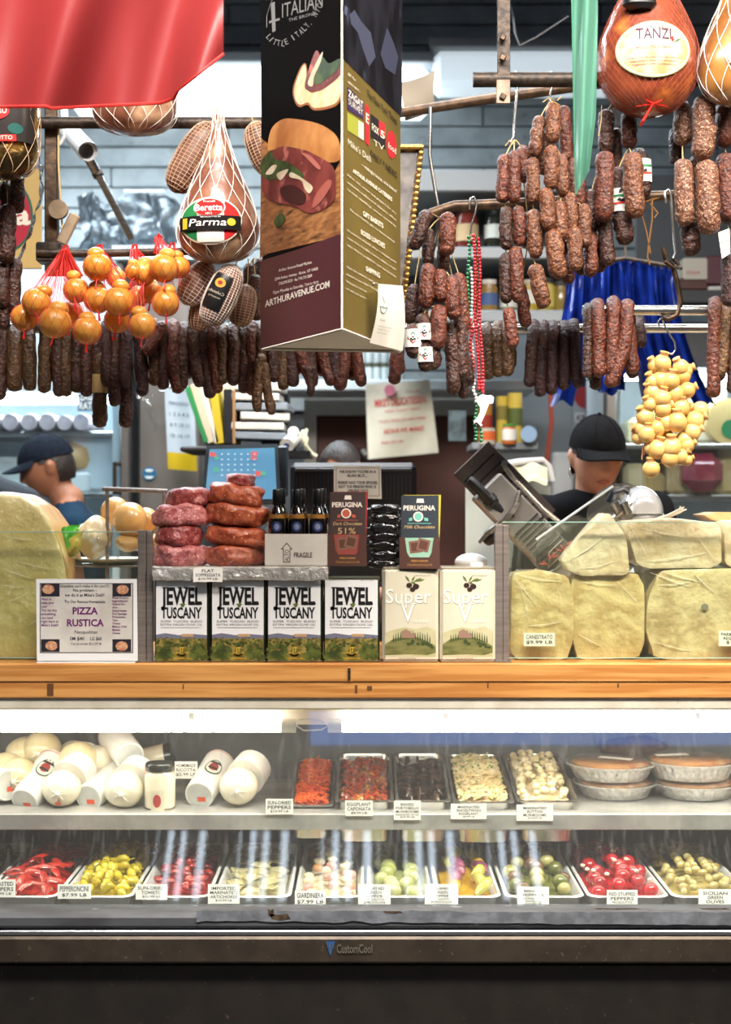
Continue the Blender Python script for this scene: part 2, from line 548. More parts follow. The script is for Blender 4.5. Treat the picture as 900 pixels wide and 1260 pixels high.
# two fluorescent tubes under the ledge, with end caps and clips
tube_on = mat('lamp_tube', (255, 250, 238), emit=18)
def lamp_tube(x0, x1):
    a, b = A(x0, 893, 4.0), A(x1, 893, 4.0)
    t = ob('lamp_tube', G().cyl(a, b, 0.0175, 14), tube_on, case)
    g = G()
    for q, s in ((a, 1), (b, -1)):
        g.cyl(q-V((.028*s, 0, 0)), q+V((.012*s, 0, 0)), 0.020, 12)
    ob('end_cap', g, whiteplastic, t)
    g = G()
    for f in (.15, .5, .85):
        q = a.lerp(b, f); g.box(q+V((0, 0.004, 0.028)), (.02, .03, .024), b=.003)
    ob('clip', g, whiteplastic, t, kind='stuff')
lamp_tube(-420, 352); lamp_tube(416, 1300)
cw = G().tube([A(365, 893, 3.99), A(368, 886, 3.99), A(380, 884, 3.99), A(398, 888, 3.99), A(404, 893, 3.99), A(396, 898, 3.99), A(374, 899, 3.99), A(365, 893, 3.99)], .0022, 5)
ob('lamp_cable', cw, whiteplastic, case)
# maker's badge on the bronze panel
bd = PM((0, 3.5995, 0.526), (0, -1, 0))
g = G()
g.poly(bd, [(401, 1158), (413, 1158), (411, 1163), (407, 1176), (405, 1172), (403, 1164)], .002)
badge = ob('maker_badge', g, flat((40, 92, 150), .35, .5), case, label='blue triangle badge with chrome lettering')
g = G()
g.text(bd, 'CustomCool', 414.5, 458.5, 1172, 1161, .003, bold=.02)
for q in ((402, 1159, 404.5, 1166), (405, 1159, 407.6, 1173), (408.5, 1159, 411, 1166)):
    g.poly(bd, [(q[0], q[1]), (q[0]+1, q[1]), (q[2], q[3]), (q[2]-1, q[3])], .003)
ob('lettering', g, mat('badge_chrome', (215, 205, 190), rough=0.25, metal=0.9), badge)

# ------------------------------------------------------------------ the wooden ledge on top of the case
wood = mat('varnished_wood', (205, 148, 84), (178, 118, 60), 5, rough=0.35, coat=0.3, stretch=(.6, 6, 14), c3=(105, 66, 34), s3=22, lo3=0.70, hi3=0.78, bump=0.04, bscale=9)
led = thing('wooden_ledge', (0, 4.2, 1.1), 'long honey-coloured wooden ledge along the top of the deli case', 'ledge')
ob('top_board', G().box((0, 4.215, LZ-.026), (4.6, 0.655, 0.052), b=0.004), wood, led)
ob('lower_board', G().box((0, 4.20, LZ-.074), (4.6, 0.617, 0.044), b=0.003), wood, led)
g = G()
PMl = PM((0, 3.8912, 1.15), (0, -1, 0))
for q in ((58, 841, 66, 856), (437, 843, 440, 853), (225, 842, 226.5, 848), (452, 844, 458, 849), (600, 840, 601.5, 846), (760, 841, 762, 845)):
    g.rect(PMl, q[0], q[1], q[2], q[3], .0012)
ob('dent', g, flat((96, 62, 34), .8), led, label='dark dents and stains in the wood')
g = G(); g.cyl(A(430, 822, 3.885), A(430, 836, 3.885), .004, 8)
ob('peg', g, steel, led)

# ------------------------------------------------------------------ light fixtures high on the shop's back wall
def fixture(x0, x1, y0, y1, Y, strength, label, col=(235, 248, 255)):
    a, b = A(x0, y0, Y), A(x1, y1, Y)
    t = thing('ceiling_light', ((a.x+b.x)/2, Y, b.z), label, 'lamp')
    mid = ((a.x+b.x)/2, Y+.1, a.z+.02)
    ob('housing', G().box(mid, (b.x-a.x+.06, .34, .05), b=.006), mat('lamp_housing', (120, 122, 124), rough=.5), t)
    ob('bracket', G().box(((a.x+b.x)/2, Y+.24, a.z-.05), (b.x-a.x-.1, .07, .12)), flat((90, 92, 94)), t)
    ob('diffuser', G().box(((a.x+b.x)/2, Y+.05, (a.z+b.z)/2-.005), (b.x-a.x, .22, a.z-b.z-.02), b=.03),
       mat('lamp_diffuser', col, emit=strength), t)
fixture(90, 526, 80, 140, 6.9, 4.0, 'bright white strip light behind the red flag and hanging menu banner')
fixture(534, 850, 62, 112, 6.9, .55, 'dimmer strip light behind the right-hand pipe bracket')

# ------------------------------------------------------------------ refrigerators along the back
icewhite = mat('fridge_white', (216, 226, 230), (206, 217, 222), 4, rough=0.4)
brushed = mat('brushed_door', (150, 145, 140), (128, 124, 121), 5, rough=0.38, metal=0.8, stretch=(1, 1, .2))
cool_lamp = mat('fridge_lamp', (225, 242, 255), emit=38)
def fridge(x0, x1, y0, yg, Y, shelves, label, header=icewhite):
    a, b = A(x0, y0, Y), A(x1, yg, Y)
    gz = A(0, yg, Y).z
    t = thing('glass_refrigerator', ((a.x+b.x)/2, Y+.4, .24), label, 'refrigerator')
    cx = (a.x+b.x)/2; wd = b.x-a.x
    ob('header', G().box((cx, Y+.35, (a.z+gz)/2), (wd, .7, a.z-gz), b=.01), header, t)
    g = G(); g.box((a.x+.02, Y+.35, (gz+.24)/2), (.04, .7, gz-.24)); g.box((b.x-.02, Y+.35, (gz+.24)/2), (.04, .7, gz-.24))
    g.box((cx, Y+.68, (gz+.24)/2), (wd, .03, gz-.24)); g.box((cx, Y+.35, .6), (wd, .69, .72))
    ob('cabinet', g, icewhite, t, smooth=0)
    ob('lamp_strip', G().box((cx, Y+.10, gz-.03), (wd-.12, .05, .03)), cool_lamp, t, smooth=0)
    for sy in shelves:
        z = A(0, sy, Y+.1).z
        s = ob('shelf', G().box((cx, Y+.37, z-.012), (wd-.1, .56, .024), b=.004), steel, t)
    return t, cx, wd
fl, fx, fw = fridge(-190, 150, 322, 482, 6.2, (531, 606), 'white glass-door refrigerator behind the man in the navy shirt')
M = YM(6.19)
g = G(); g.box(A(155, 590, 6.17), (.045, .06, 1.6), b=.008)
ob('door_post', g, brushed, fl)
g = G(); g.tube([A(143, 571, 6.13), A(141, 573, 6.10), A(141, 603, 6.10), A(143, 606, 6.13)], .009, 6)
g.cyl(A(148, 571, 6.15), A(141, 571, 6.10), .011, 6); g.cyl(A(148, 606, 6.15), A(141, 606, 6.10), .011, 6)
ob('door_handle', g, darkmetal, fl)
p = [A(-190, 482, 6.2), A(150, 482, 6.2), A(150, 690, 6.2), A(-190, 690, 6.2)]
ob('glass_door', G().add(p, [(3, 2, 1, 0)]), glassmat('fridge_glass', (225, 240, 246), 1.0, .10, (210, 225, 235)), fl, smooth=0)
g = G(); g.rect(M, 97, 482, 126, 506, .02)
st = ob('door_sign', g, flat((38, 84, 110)), fl, label='dark blue guide sticker')
g = G(); g.text(M, 'ZAGAT', 99, 125, 493, 484, .024, bold=.03); g.text(M, 'RATED', 99, 125, 504, 495, .024, bold=.03)
ob('lettering', g, flat((235, 240, 240)), st)
fr2, _, _ = fridge(752, 1000, 396, 452, 6.1, (546, 609), 'glass cheese refrigerator behind the hanging yellow cheeses', dark_wall)
g = G(); g.box(A(751, 560, 6.07), (.05, .06, 1.7), b=.008)
ob('door_post', g, brushed, fr2)
g = G(); g.tube([A(757, 556, 6.04), A(762, 558, 6.0), A(762, 596, 6.0), A(757, 599, 6.04)], .012, 6)
ob('door_handle', g, darkmetal, fr2)
p = [A(752, 452, 6.1), A(1000, 452, 6.1), A(1000, 690, 6.1), A(752, 690, 6.1)]
ob('glass_door', G().add(p, [(3, 2, 1, 0)]), glassmat('fridge_glass', (232, 238, 236), 1.0, .10), fr2, smooth=0)
# steel refrigerator door with a round sticker
t = thing('steel_refrigerator', A(206, 500, 6.2)*1, 'brushed steel refrigerator beside the glass-door refrigerator', 'refrigerator')
t.location.z = .24; ORG[t.name] = V(t.location)
a, b = A(168, 330, 6.2), A(250, 330, 6.2)
ob('body', G().box(((a.x+b.x)/2, 6.58, (.24+a.z)/2), (b.x-a.x, .68, a.z-.24), b=.01), dark_wall, t)
ob('door', G().box(((a.x+b.x)/2, 6.22, (.30+a.z)/2), (b.x-a.x-.01, .05, a.z-.34), b=.012), brushed, t)
g = G(); g.disc(YM(6.19), 184, 583, 8.5, 8.5, .006, 20)
st = ob('sticker', g, flat((40, 110, 150)), t, label='round blue and white sticker')
g = G(); g.poly(YM(6.19), [(178, 586), (190, 586), (187, 589), (181, 589)], .009); g.disc(YM(6.19), 184, 579, 5, 2, .009, 12)
ob('print', g, flat((225, 235, 230)), st)
ob('top_panel', G().box(A(215, 318, 6.3)+V((0, .1, 0)), (.5, .5, .06)), icewhite, t, smooth=0)

# ------------------------------------------------------------------ brown door and shelves in the middle
a, b = A(390, 512, 6.9), A(590, 720, 6.9)
dz = a.z
door = ob('door_1', G().box(((a.x+b.x)/2, 6.93, (.24+dz)/2), (b.x-a.x, .06, dz-.24), b=.005), mat('brown_door', (98, 52, 40), (88, 46, 36), 4, rough=.55), kind='structure')
g = G(); g.box((a.x-.03, 6.9, (dz+.24)/2), (.06, .1, dz-.24)); g.box((b.x+.03, 6.9, (dz+.24)/2), (.06, .1, dz-.24)); g.box(((a.x+b.x)/2, 6.9, dz+.05), (b.x-a.x+.12, .1, .1))
ob('door_frame', g, mat('door_frame_paint', (150, 146, 138), rough=.6), door, smooth=0)
ob('door_knob', G().ell(A(450, 560, 6.86), .035, nu=12, nv=8), steel, door)
sh = thing('wall_shelf_unit', A(590, 470, 5.7), 'grey metal shelf unit of jars behind the bead necklaces', 'shelf')
gs = mat('grey_shelf', (142, 146, 148), rough=.45, metal=.3)
X0, X1 = A(470, 0, 5.7).x, A(712, 0, 5.7).x
for yy in (222, 311, 389):
    ob('shelf', G().box(((X0+X1)/2, 5.9, A(0, yy, 5.7).z), (X1-X0, .4, .05 if yy > 250 else .09), b=.006), gs, sh)
ob('back_panel', G().box(((X0+X1)/2, 6.11, (A(0, 222, 5.7).z+A(0, 389, 5.7).z)/2), (X1-X0, .02, A(0, 222, 5.7).z-A(0, 389, 5.7).z)), mat('shelf_back', (70, 72, 74), rough=.7), sh, smooth=0)
for x in (X0, X1):
    zz0, zz1 = A(0, 395, 5.7).z, A(0, 210, 5.7).z
    ob('upright', G().box((x, 6.14, (zz0+zz1)/2), (.05, .04, zz1-zz0)), gs, sh, smooth=0)
X0b, X1b = A(318, 0, 6.4).x, A(660, 0, 6.4).x
ob('wall_shelf', G().box(((X0b+X1b)/2, 6.6, A(0, 474, 6.4).z), (X1b-X0b, .42, .05), b=.006), icewhite, label='white shelf board with rows of small white jars above the brown door', cat='shelf')
ob('wall_shelf', G().box(A(622, 549, 5.8)+V((0, .15, 0)), (.27, .3, .03), b=.005), gs, label='small grey shelf carrying tomato cans beside the brown door', cat='shelf')
struct('wall_rear', (A(655, 0, 6.95).x, 6.97, 1.3), (.55, .06, 2.3), mat('pale_tiles', (132, 136, 138), rough=.5))
# ================================================================== things standing on the wooden ledge
def YLEDGE(Y):
    return 630+(CZ-LZ)*F/Y      # pixel row of the ledge top at depth Y

# ---- two glass guards with metal posts
gm = glassmat('guard_glass', (240, 246, 236), 1.5, 0.10, (225, 225, 190))
edge = mat('glass_edge', (150, 185, 170), rough=0.15)
def guard(x0, x1, ytop, post, label):
    Y = 3.935
    a, b = A(x0, ytop, Y), A(x1, YLEDGE(Y)-5, Y)
    t = thing('glass_guard', (A(post, 0, Y).x, Y, LZ), label, 'glass guard')
    ob('glass_sheet', G().add([V((a.x, Y, b.z)), V((b.x, Y, b.z)), V((b.x, Y, a.z)), V((a.x, Y, a.z))], [(0, 1, 2, 3)]), gm, t, smooth=0)
    g = G(); g.box(((a.x+b.x)/2, Y, a.z+.0012), (b.x-a.x, .006, .0024)); g.box(((a.x+b.x)/2, Y, b.z-.001), (b.x-a.x, .006, .002))
    ob('glass_rim', g, edge, t, smooth=0)
    pz = A(0, 645 if post > 400 else 652, Y).z
    px = A(post, 0, Y).x
    g = G(); g.box((px-.008, Y-.004, (pz+LZ)/2), (.022, .022, pz-LZ), b=.002); g.box((px+.0125, Y, (pz+LZ)/2), (.017, .016, pz-LZ-.004), b=.002)
    ob('post', g, postmetal, t)
    g = G(); g.box((px+.002, Y-.004, LZ+.002), (.05, .04, .004), b=.001); g.cyl((px-.018, Y-.016, LZ+.003), (px-.018, Y-.016, LZ+.006), .004, 8); g.cyl((px+.021, Y-.016, LZ+.003), (px+.021, Y-.016, LZ+.006), .004, 8)
    ob('foot_plate', g, steel, t)
guard(-300, 176, 655, 179, 'glass guard with a bronze metal post in front of the huge cheese')
guard(618, 1200, 643, 617, 'glass guard with a bronze metal post in front of the wrapped cheese blocks')

# ---- olive oil tins
tin_dark = mat('tin_dark_green', (38, 46, 32), rough=0.3, metal=0.4)
tin_white = mat('tin_white_print', (234, 233, 232), rough=0.32, coat=0.25)
grove = mat('olive_grove_print', (96, 104, 48), (58, 68, 34), 60, rough=0.35, coat=.2, c3=(150, 140, 84), s3=45, lo3=.58, hi3=.7)
grove2 = mat('grove_ground_print', (152, 134, 72), (104, 92, 44), 55, rough=0.35, coat=.2)
gold = mat('gold_print', (214, 176, 50), rough=0.35)
YT = 3.915
jx = [(190.5, 257), (259.5, 327), (328.5, 397), (398.5, 467.5)]
jl = ['olive oil tin with a tuscan grove picture, nearest the left metal post', 'olive oil tin with a grove picture, second from the left metal post',
      'olive oil tin with a grove picture under the white bottle box', 'olive oil tin with a grove picture beside the cream tins']
for (x0, x1), lb in zip(jx, jl):
    a = A(x0, 711, YT); b = A(x1, 711, YT)
    cx = (a.x+b.x)/2; wd = b.x-a.x; h = a.z-LZ; cz = LZ+h/2
    t = thing('oil_tin', (cx, YT+.055, LZ), lb, 'tin', 'olive oil tins with a grove picture')
    ob('body', G().box((cx, YT+.055, cz), (wd, .11, h-.008), b=.006), tin_dark, t)
    g = G()
    for z in (LZ+.003, LZ+h-.003):
        g.box((cx, YT+.055, z), (wd+.002, .112, .006), b=.002)
    ob('rim', g, mat('tin_rim', (120, 118, 96), rough=.3, metal=.8) if 'tin_rim' not in bpy.data.materials else bpy.data.materials['tin_rim'], t)
    M = PM((0, YT, 0), (0, -1, 0))
    g = G(); u = lambda f: x0+(x1-x0)*f
    g.rect(M, u(.025), 713.5, u(.965), 783)
    lab = ob('label_print', g, tin_white, t, smooth=0)
    g = G(); g.rect(M, u(.025), 785, u(.965), 814.5, .0005); ob('grove_ground', g, grove2, lab, smooth=0)
    g = G(); g.poly(M, [(u(.025), 783), (u(.025), 781), (u(.2), 779), (u(.45), 781.5), (u(.7), 780), (u(.965), 781.5), (u(.965), 785.5), (u(.025), 785.5)], .0007)
    ob('far_hills', g, flat((112, 112, 130)), lab, smooth=0)
    g = G(); r2 = random.Random(int(x0))
    for q in range(150):
        ty = 784+27*(q/150)**.8; f = .04+r2.random()*.9; s = .7+(ty-784)*.10
        if .34 < f < .66 and ty > 795: continue
        g.poly(M, [(u(f)+s*1.5*math.cos(k)*(.75+.5*r2.random()), min(ty, 812-s)+s*1.05*math.sin(k)*(.75+.5*r2.random())) for k in [6.283*j/9 for j in range(9)]], .0009+q*.000004)
    ob('olive_trees', g, grove, lab, smooth=0)
    g = G(); g.rect(M, u(.5), 780, u(.72), 783.4, .0012); ob('farmhouse', g, flat((190, 150, 110)), lab, smooth=0)
    g = G()
    k = .0012
    g.text(M, 'JEWEL', u(.12), u(.87), 743.5, 722.5, k, bold=.035)
    for f0, f1 in ((.12, .87),):     # slab serifs
        g.rect(M, u(.14), 722.3, u(.25), 724, k+.0001); g.rect(M, u(.43), 722.3, u(.50), 724, k+.0001); g.rect(M, u(.54), 722.3, u(.60), 724, k+.0001)
        g.rect(M, u(.66), 741.8, u(.88), 743.6, k+.0001)
    g.text(M, 'TUSCANY', u(.12), u(.87), 760.5, 747, k, bold=.03)
    ob('lettering', g, flat((22, 20, 20)), lab, smooth=0)
    g = G()
    g.text(M, 'SUPER  TUSCAN  BLEND', u(.11), u(.88), 765.8, 763.2, k); g.text(M, 'EXTRA VIRGIN OLIVE OIL', u(.11), u(.88), 769.8, 767.2, k)
    g.rect(M, u(.12), 772, u(.85), 772.4, k); g.text(M, 'PRODUCT OF ITALY', u(.1), u(.42), 714.9, 713.9, k); g.text(M, 'NET 3 LITERS', u(.66), u(.9), 714.9, 713.9, k)
    ob('small_print', g, flat((90, 84, 80)), lab, smooth=0)
    g = G(); g.disc(M, u(.52), 745, 2.2, 2.2, k+.0003, 12); g.poly(M, [(u(.52)-4, 743.5), (u(.52), 742), (u(.52)+4, 743.5), (u(.52), 746)], k+.0002)
    ob('olive_mark', g, flat((92, 110, 50)), lab, smooth=0)
    g = G()
    for s in (-1, 1):
        pts = [(u(.5)+s*(6.6+.0)*math.cos(q), 800+6.4*math.sin(q)) for q in [PI*.5-.1*0+(-1.0+1.7*j/8)*-1 for j in range(9)]]
        for p in pts:
            g.disc(M, p[0], p[1], 1.5, 1.0, .0022, 8)
    g.text(M, 'JT', u(.5)-3, u(.5)+3, 802, 796, .0023, bold=.02)
    g.text(M, 'TUSCAN OIL', u(.34), u(.66), 811, 808.6, .0023)
    ob('emblem', g, gold, lab, smooth=0)
cream = mat('tin_cream_print', (214, 206, 182), (204, 196, 172), 6, rough=0.3, coat=0.3)
YS = 3.912
for (x0, x1), lb in zip(((470.5, 540), (541.5, 610)), ('cream olive oil tin beside the grove picture tins', 'cream olive oil tin against the right metal post')):
    a = A(x0, 699, YS); b = A(x1, 699, YS)
    cx = (a.x+b.x)/2; wd = b.x-a.x; h = a.z-LZ
    t = thing('oil_tin', (cx, YS+.055, LZ), lb, 'tin', 'cream olive oil tins')
    ob('body', G().box((cx, YS+.055, LZ+h/2), (wd, .11, h), b=.009), cream, t)
    g = G(); g.box((cx, YS+.055, LZ+h), (wd-.004, .106, .006), b=.003); g.box((cx, YS+.055, LZ+.003), (wd-.004, .108, .006), b=.003)
    ob('rim', g, mat('cream_rim', (170, 160, 140), rough=.3, metal=.7), t)
    ob('cap', G().lathe([(.018, 0), (.018, .008), (.014, .010)], (cx+.03, YS+.07, LZ+h+.003), 14), whiteplastic, t)
    M = PM((0, YS, 0), (0, -1, 0)); u = lambda f: x0+(x1-x0)*f
    g = G(); g.poly(M, [(u(.05), 808), (u(.05), 779), (u(.2), 775), (u(.4), 772), (u(.6), 774), (u(.8), 771), (u(.95), 776), (u(.95), 808)])
    pr = ob('landscape_print', g, mat('hill_haze_print', (196, 188, 150), (182, 176, 130), 20, rough=.35), t, smooth=0)
    g = G(); g.poly(M, [(u(.05), 806), (u(.05), 793), (u(.2), 786), (u(.4), 783), (u(.62), 784), (u(.8), 789), (u(.95), 795), (u(.95), 803), (u(.8), 806), (u(.5), 805)], .0007)
    ob('green_hill', g, mat('hill_print', (126, 122, 74), (98, 100, 58), 30, rough=.35, stretch=(1, 1, 3)), pr, smooth=0)
    g = G(); r2 = random.Random(int(x0))
    for q in range(16):
        f = .2+q*.043; yb = 784+abs(f-.5)*16
        g.poly(M, [(u(f)-.8, yb+1), (u(f)-.5, yb-4-r2.random()*5), (u(f), yb-7-r2.random()*4), (u(f)+.6, yb-4), (u(f)+.9, yb+1)], .001+q*.00001)
    for q in range(14):
        f = .45+.5*r2.random(); g.disc(M, u(f), 787+(f-.4)*10+r2.random()*5, 2.3, 1.6, .0012+q*.00001, 8)
    ob('cypress_row', g, flat((62, 74, 40)), pr, smooth=0)
    g = G(); g.poly(M, [(u(.34), 785), (u(.34), 777), (u(.42), 774), (u(.5), 777), (u(.5), 785)], .0011); g.rect(M, u(.5), 779, u(.58), 785, .0011)
    ob('villa', g, flat((150, 118, 100)), pr, smooth=0)
    g = G()
    g.text(M, 'Super', u(.075), u(.875), 742.5, 724.5, .0008); g.text(M, 'V', u(.35), u(.58), 766, 743, .0008)
    ob('lettering_shade', g, flat((168, 160, 138)), pr, smooth=0)
    g = G()
    g.text(M, 'Super', u(.065), u(.865), 742, 724, .0012); g.text(M, 'V', u(.34), u(.57), 765.5, 742.5, .0012)
    for s in ((.29, 743), (.49, 743)): g.rect(M, u(s[0]), 742.3, u(s[0]+.14), 743.3, .0012)
    g.text(M, 'OIL BLEND', u(.56), u(.82), 766, 763, .0012)
    ob('lettering', g, flat((246, 243, 232)), pr, smooth=0)
    g = G(); g.text(M, '100% ITALIAN OIL', u(.58), u(.86), 709, 707.4, .0012); g.text(M, 'OLIO EXTRA', u(.3), u(.6), 811, 809, .0012)
    ob('small_print', g, flat((120, 108, 80)), pr, smooth=0)
    g = G()
    for dx, dy, an, l in ((0, 0, -60, 9), (2, 0, -25, 12), (-2, 0, -125, 10), (4, -1, -10, 13), (-1, 0, 20, 8)):
        c_, s_ = math.cos(math.radians(an)), math.sin(math.radians(an)); ox, oy = u(.52)+dx, 716+dy
        g.poly(M, [(ox, oy), (ox+c_*l*.5-s_*1.3, oy+s_*l*.5+c_*1.3), (ox+c_*l, oy+s_*l), (ox+c_*l*.5+s_*1.3, oy+s_*l*.5-c_*1.3)], .0012+dx*.00002)
    ob('olive_leaves', g, flat((98, 112, 48)), pr, smooth=0)
    g = G(); g.disc(M, u(.48), 720, 3.6, 3, .0016, 14); g.disc(M, u(.6), 721.5, 4, 3.2, .0017, 14); g.disc(M, u(.54), 725, 3.4, 2.6, .0018, 14)
    ob('olives', g, flat((52, 34, 30)), pr, smooth=0)

# ---- foil-covered board over the tins, its price card
def foilboard():
    a, b = A(188, 697, 3.90), A(404, 712, 3.90)
    def f(u, v_):
        x = a.x+(b.x-a.x)*u
        k = [(-.0, b.z+.001), (-.006, b.z-.004), (-.010, b.z+.006), (-.010, a.z-.004), (-.004, a.z), (.06, a.z), (.13, a.z), (.19, a.z), (.20, b.z+.003)]
        i = min(int(v_*8), 7); t_ = v_*8-i
        y = k[i][0]*(1-t_)+k[i+1][0]*t_; z = k[i][1]*(1-t_)+k[i+1][1]*t_
        n = noise.noise_vector(V((x*60, y*60, z*60)))*.003
        if v_ < .3: z += -.004*abs(noise.noise(V((x*25, 3, 1))))
        return V((x+n.x, 3.905+y+n.y, z+n.z*(.5 if v_ > .4 else 1)))
    g = G().grid(f, 90, 24)
    return g
fb = thing('foil_board', A(296, 712, 3.99), 'crumpled foil wrapped board lying across the four grove picture tins', 'board')
ob('foil_cover', foilboard(), foil, fb, smooth=25)
ob('board', G().box(A(296, 706, 3.995), (.46, .16, .016)), mat('board_core', (190, 170, 130), rough=.8), fb)
def card(name, x0, x1, y0, y1, Y, lines, label, cat='price card', tilt=0.25, group=None, c=(240, 238, 232), ink=(40, 36, 36), rest=None, sizes=None):
    z0 = A(0, y1, Y).z
    p = V((0, Y, z0)); n = V((0, -math.cos(tilt), math.sin(tilt)))
    M = PM(p, n)
    t = thing(name, M((x0+x1)/2, y1), label, cat, group)
    fr = [M(x0, y0), M(x1, y0), M(x1, y1), M(x0, y1)]
    ob('card', G().prism(fr, [q-n*.0016 for q in fr]), paper if c == (240, 238, 232) else flat(c), t, smooth=0)
    g = G(); nl = len(lines); hh = (y1-y0)
    y = y0+hh*.13
    sz = sizes or [1]*nl
    un = hh*.78/sum(s*1.35 for s in sz)
    for s, q in zip(sz, lines):
        w_ = min((x1-x0)*.86, len(q)*un*s*.98); cx = (x0+x1)/2
        g.text(M, q, cx-w_/2, cx+w_/2, y+un*s, y, .0006, bold=.012); y += un*s*1.35
    ob('lettering', g, flat(ink), t, smooth=0)
    return t, M
card('price_card', 238, 274, 698, 716, 3.885, ['FLAT', 'SOPPRESSATA', '$10.99 LB'], 'small white price card on the foil wrapped board', sizes=[1, 1, .7], tilt=.1)

# ---- soppressata in two stacks
sop_pink = mat('soppressata_pink', (170, 76, 78), (206, 126, 122), 70, rough=0.42, coat=.35, bump=.5, bscale=70, c3=(232, 190, 178), s3=150, lo3=.58, hi3=.68, var=.08)
sop_red = mat('soppressata_red', (140, 50, 52), (178, 86, 80), 70, rough=0.4, coat=.4, bump=.5, bscale=70, c3=(222, 176, 160), s3=150, lo3=.6, hi3=.7, var=.06)
sop_orange = mat('soppressata_orange', (160, 66, 42), (192, 98, 62), 65, rough=0.4, coat=.4, bump=.5, bscale=65, c3=(228, 176, 130), s3=140, lo3=.6, hi3=.7, var=.05)
for q, (x, y, rx, ry, tl, m, lb) in enumerate((
    (222, 684, 33, 15, 0, sop_pink, 'pale pink soppressata at the bottom of the pink stack, wrapped in plastic'),
    (220, 659, 29, 13.5, 0, sop_red, 'flat pink soppressata second from the bottom of the pink stack'),
    (224, 634, 34, 14, 2, sop_pink, 'flat pink soppressata second from the top of the pink stack'),
    (233, 612, 28, 12, 1, sop_red, 'dark red soppressata on top of the pink stack'),
    (290, 684, 36, 14, 0, sop_orange, 'orange soppressata at the bottom of the orange stack, wrapped in plastic'),
    (292, 660, 38, 13.5, -6, sop_orange, 'orange soppressata second from the bottom of the orange stack'),
    (292, 633, 39, 14, -6, sop_orange, 'orange soppressata third from the bottom of the orange stack'),
    (291, 609, 35, 13.5, -7, sop_orange, 'bright orange soppressata second from the top of the orange stack'),
    (296, 592, 18, 9, -3, sop_red, 'small dark soppressata end on the very top of the orange stack'))):
    Y = 3.97+(.015 if q in (3, 8) else 0)
    g = G().ell((0, 0, 0), 1, None, 40, 26)
    for i_, d_ in enumerate(g.v):      # squarish lozenge, lumpy
        h_ = math.sqrt(d_.x**2+d_.y**2); e_ = (h_**4+d_.z**4)**.25; d_ = d_/e_; n_ = 1+.17*noise.noise(V((d_.x*S(rx, Y)*30+q*3, d_.y*2, d_.z*S(ry, Y)*30)))+.05*noise.noise(V((d_.x*S(rx, Y)*90+q*3, d_.y*6, d_.z*S(ry, Y)*90)))
        g.v[i_] = A(x, y, Y)+Matrix.Rotation(math.radians(-tl), 3, 'Y') @ V((d_.x*S(rx, Y)*n_, d_.y*.060*n_, d_.z*S(ry, Y)*n_))
    ob('soppressata', g, m, label=lb, cat='salami', group='flat soppressata in two stacks')
def cling(x0, x1, y0, y1, Y, name_l):
    def f(u, v_):
        a = A(x0+(x1-x0)*u, y0+(y1-y0)*v_, Y-.07*math.sin(PI*u)**.5-.006)
        n = noise.noise_vector(V((a.x*40, a.y*40, a.z*55+5)))
        return a+n*.006
    return ob('plastic_wrap', G().grid(f, 26, 10), wrap, label=name_l, cat='plastic wrap')
cling(185, 262, 679, 699, 3.955, 'crinkled clear plastic under the pale pink soppressata')
cling(250, 328, 676, 697, 3.955, 'crinkled clear plastic under the lowest orange soppressata')

# ---- box of small bottles
card_w = mat('white_cardboard', (222, 214, 204), (214, 206, 196), 12, rough=.7)
brownboard = mat('cardboard_brown', (190, 150, 96), rough=.8)
YB = 3.90
a, b = A(326, 657, YB), A(403, 696.5, YB)
bx = thing('bottle_box', ((a.x+b.x)/2, YB+.06, b.z), 'white cardboard box marked FRAGILE holding small dark bottles', 'box')
cx = (a.x+b.x)/2; wd = b.x-a.x; hz = a.z-b.z
g = G(); g.box((cx, YB+.002, (a.z+b.z)/2), (wd, .004, hz)); g.box((a.x+.002, YB+.06, (a.z+b.z)/2), (.004, .12, hz)); g.box((b.x-.002, YB+.06, (a.z+b.z)/2), (.004, .12, hz))
g.box((cx, YB+.118, (a.z+b.z)/2+.02), (wd, .004, hz+.04)); g.box((cx, YB+.06, b.z+.002), (wd, .12, .004))
ob('carton', g, card_w, bx, smooth=0)
ob('back_flap', G().box((cx, YB+.121, a.z+.03), (wd, .003, .05)), brownboard, bx, smooth=0)
M = YM(YB)
g = G()
g.poly(M, [(353, 667.5), (360.5, 676), (357.5, 676), (357.5, 692), (348.5, 692), (348.5, 676), (345.5, 676)], .0006)
ob('arrow_print', g, flat((92, 70, 62)), bx, smooth=0)
g = G(); g.poly(M, [(353, 669.3), (358.2, 675), (356.5, 675), (356.5, 691), (349.5, 691), (349.5, 675), (347.8, 675)], .0009)
ob('arrow_field', g, card_w, bx, smooth=0)
g = G(); g.text(M, 'FRAGILE', 362, 384.5, 686, 679.5, .0008, bold=.012)
def Mr(x, y, off): return M(353+(y-0), 690.5-(x-0), off)
g.text(Mr, 'ALTO', 0, 14, 2.6, -2.6, .0012, bold=.01)
ob('lettering', g, flat((84, 62, 54)), bx, smooth=0)
bglass = mat('dark_bottle', (20, 16, 14), rough=.06, coat=.8, spec=.8)
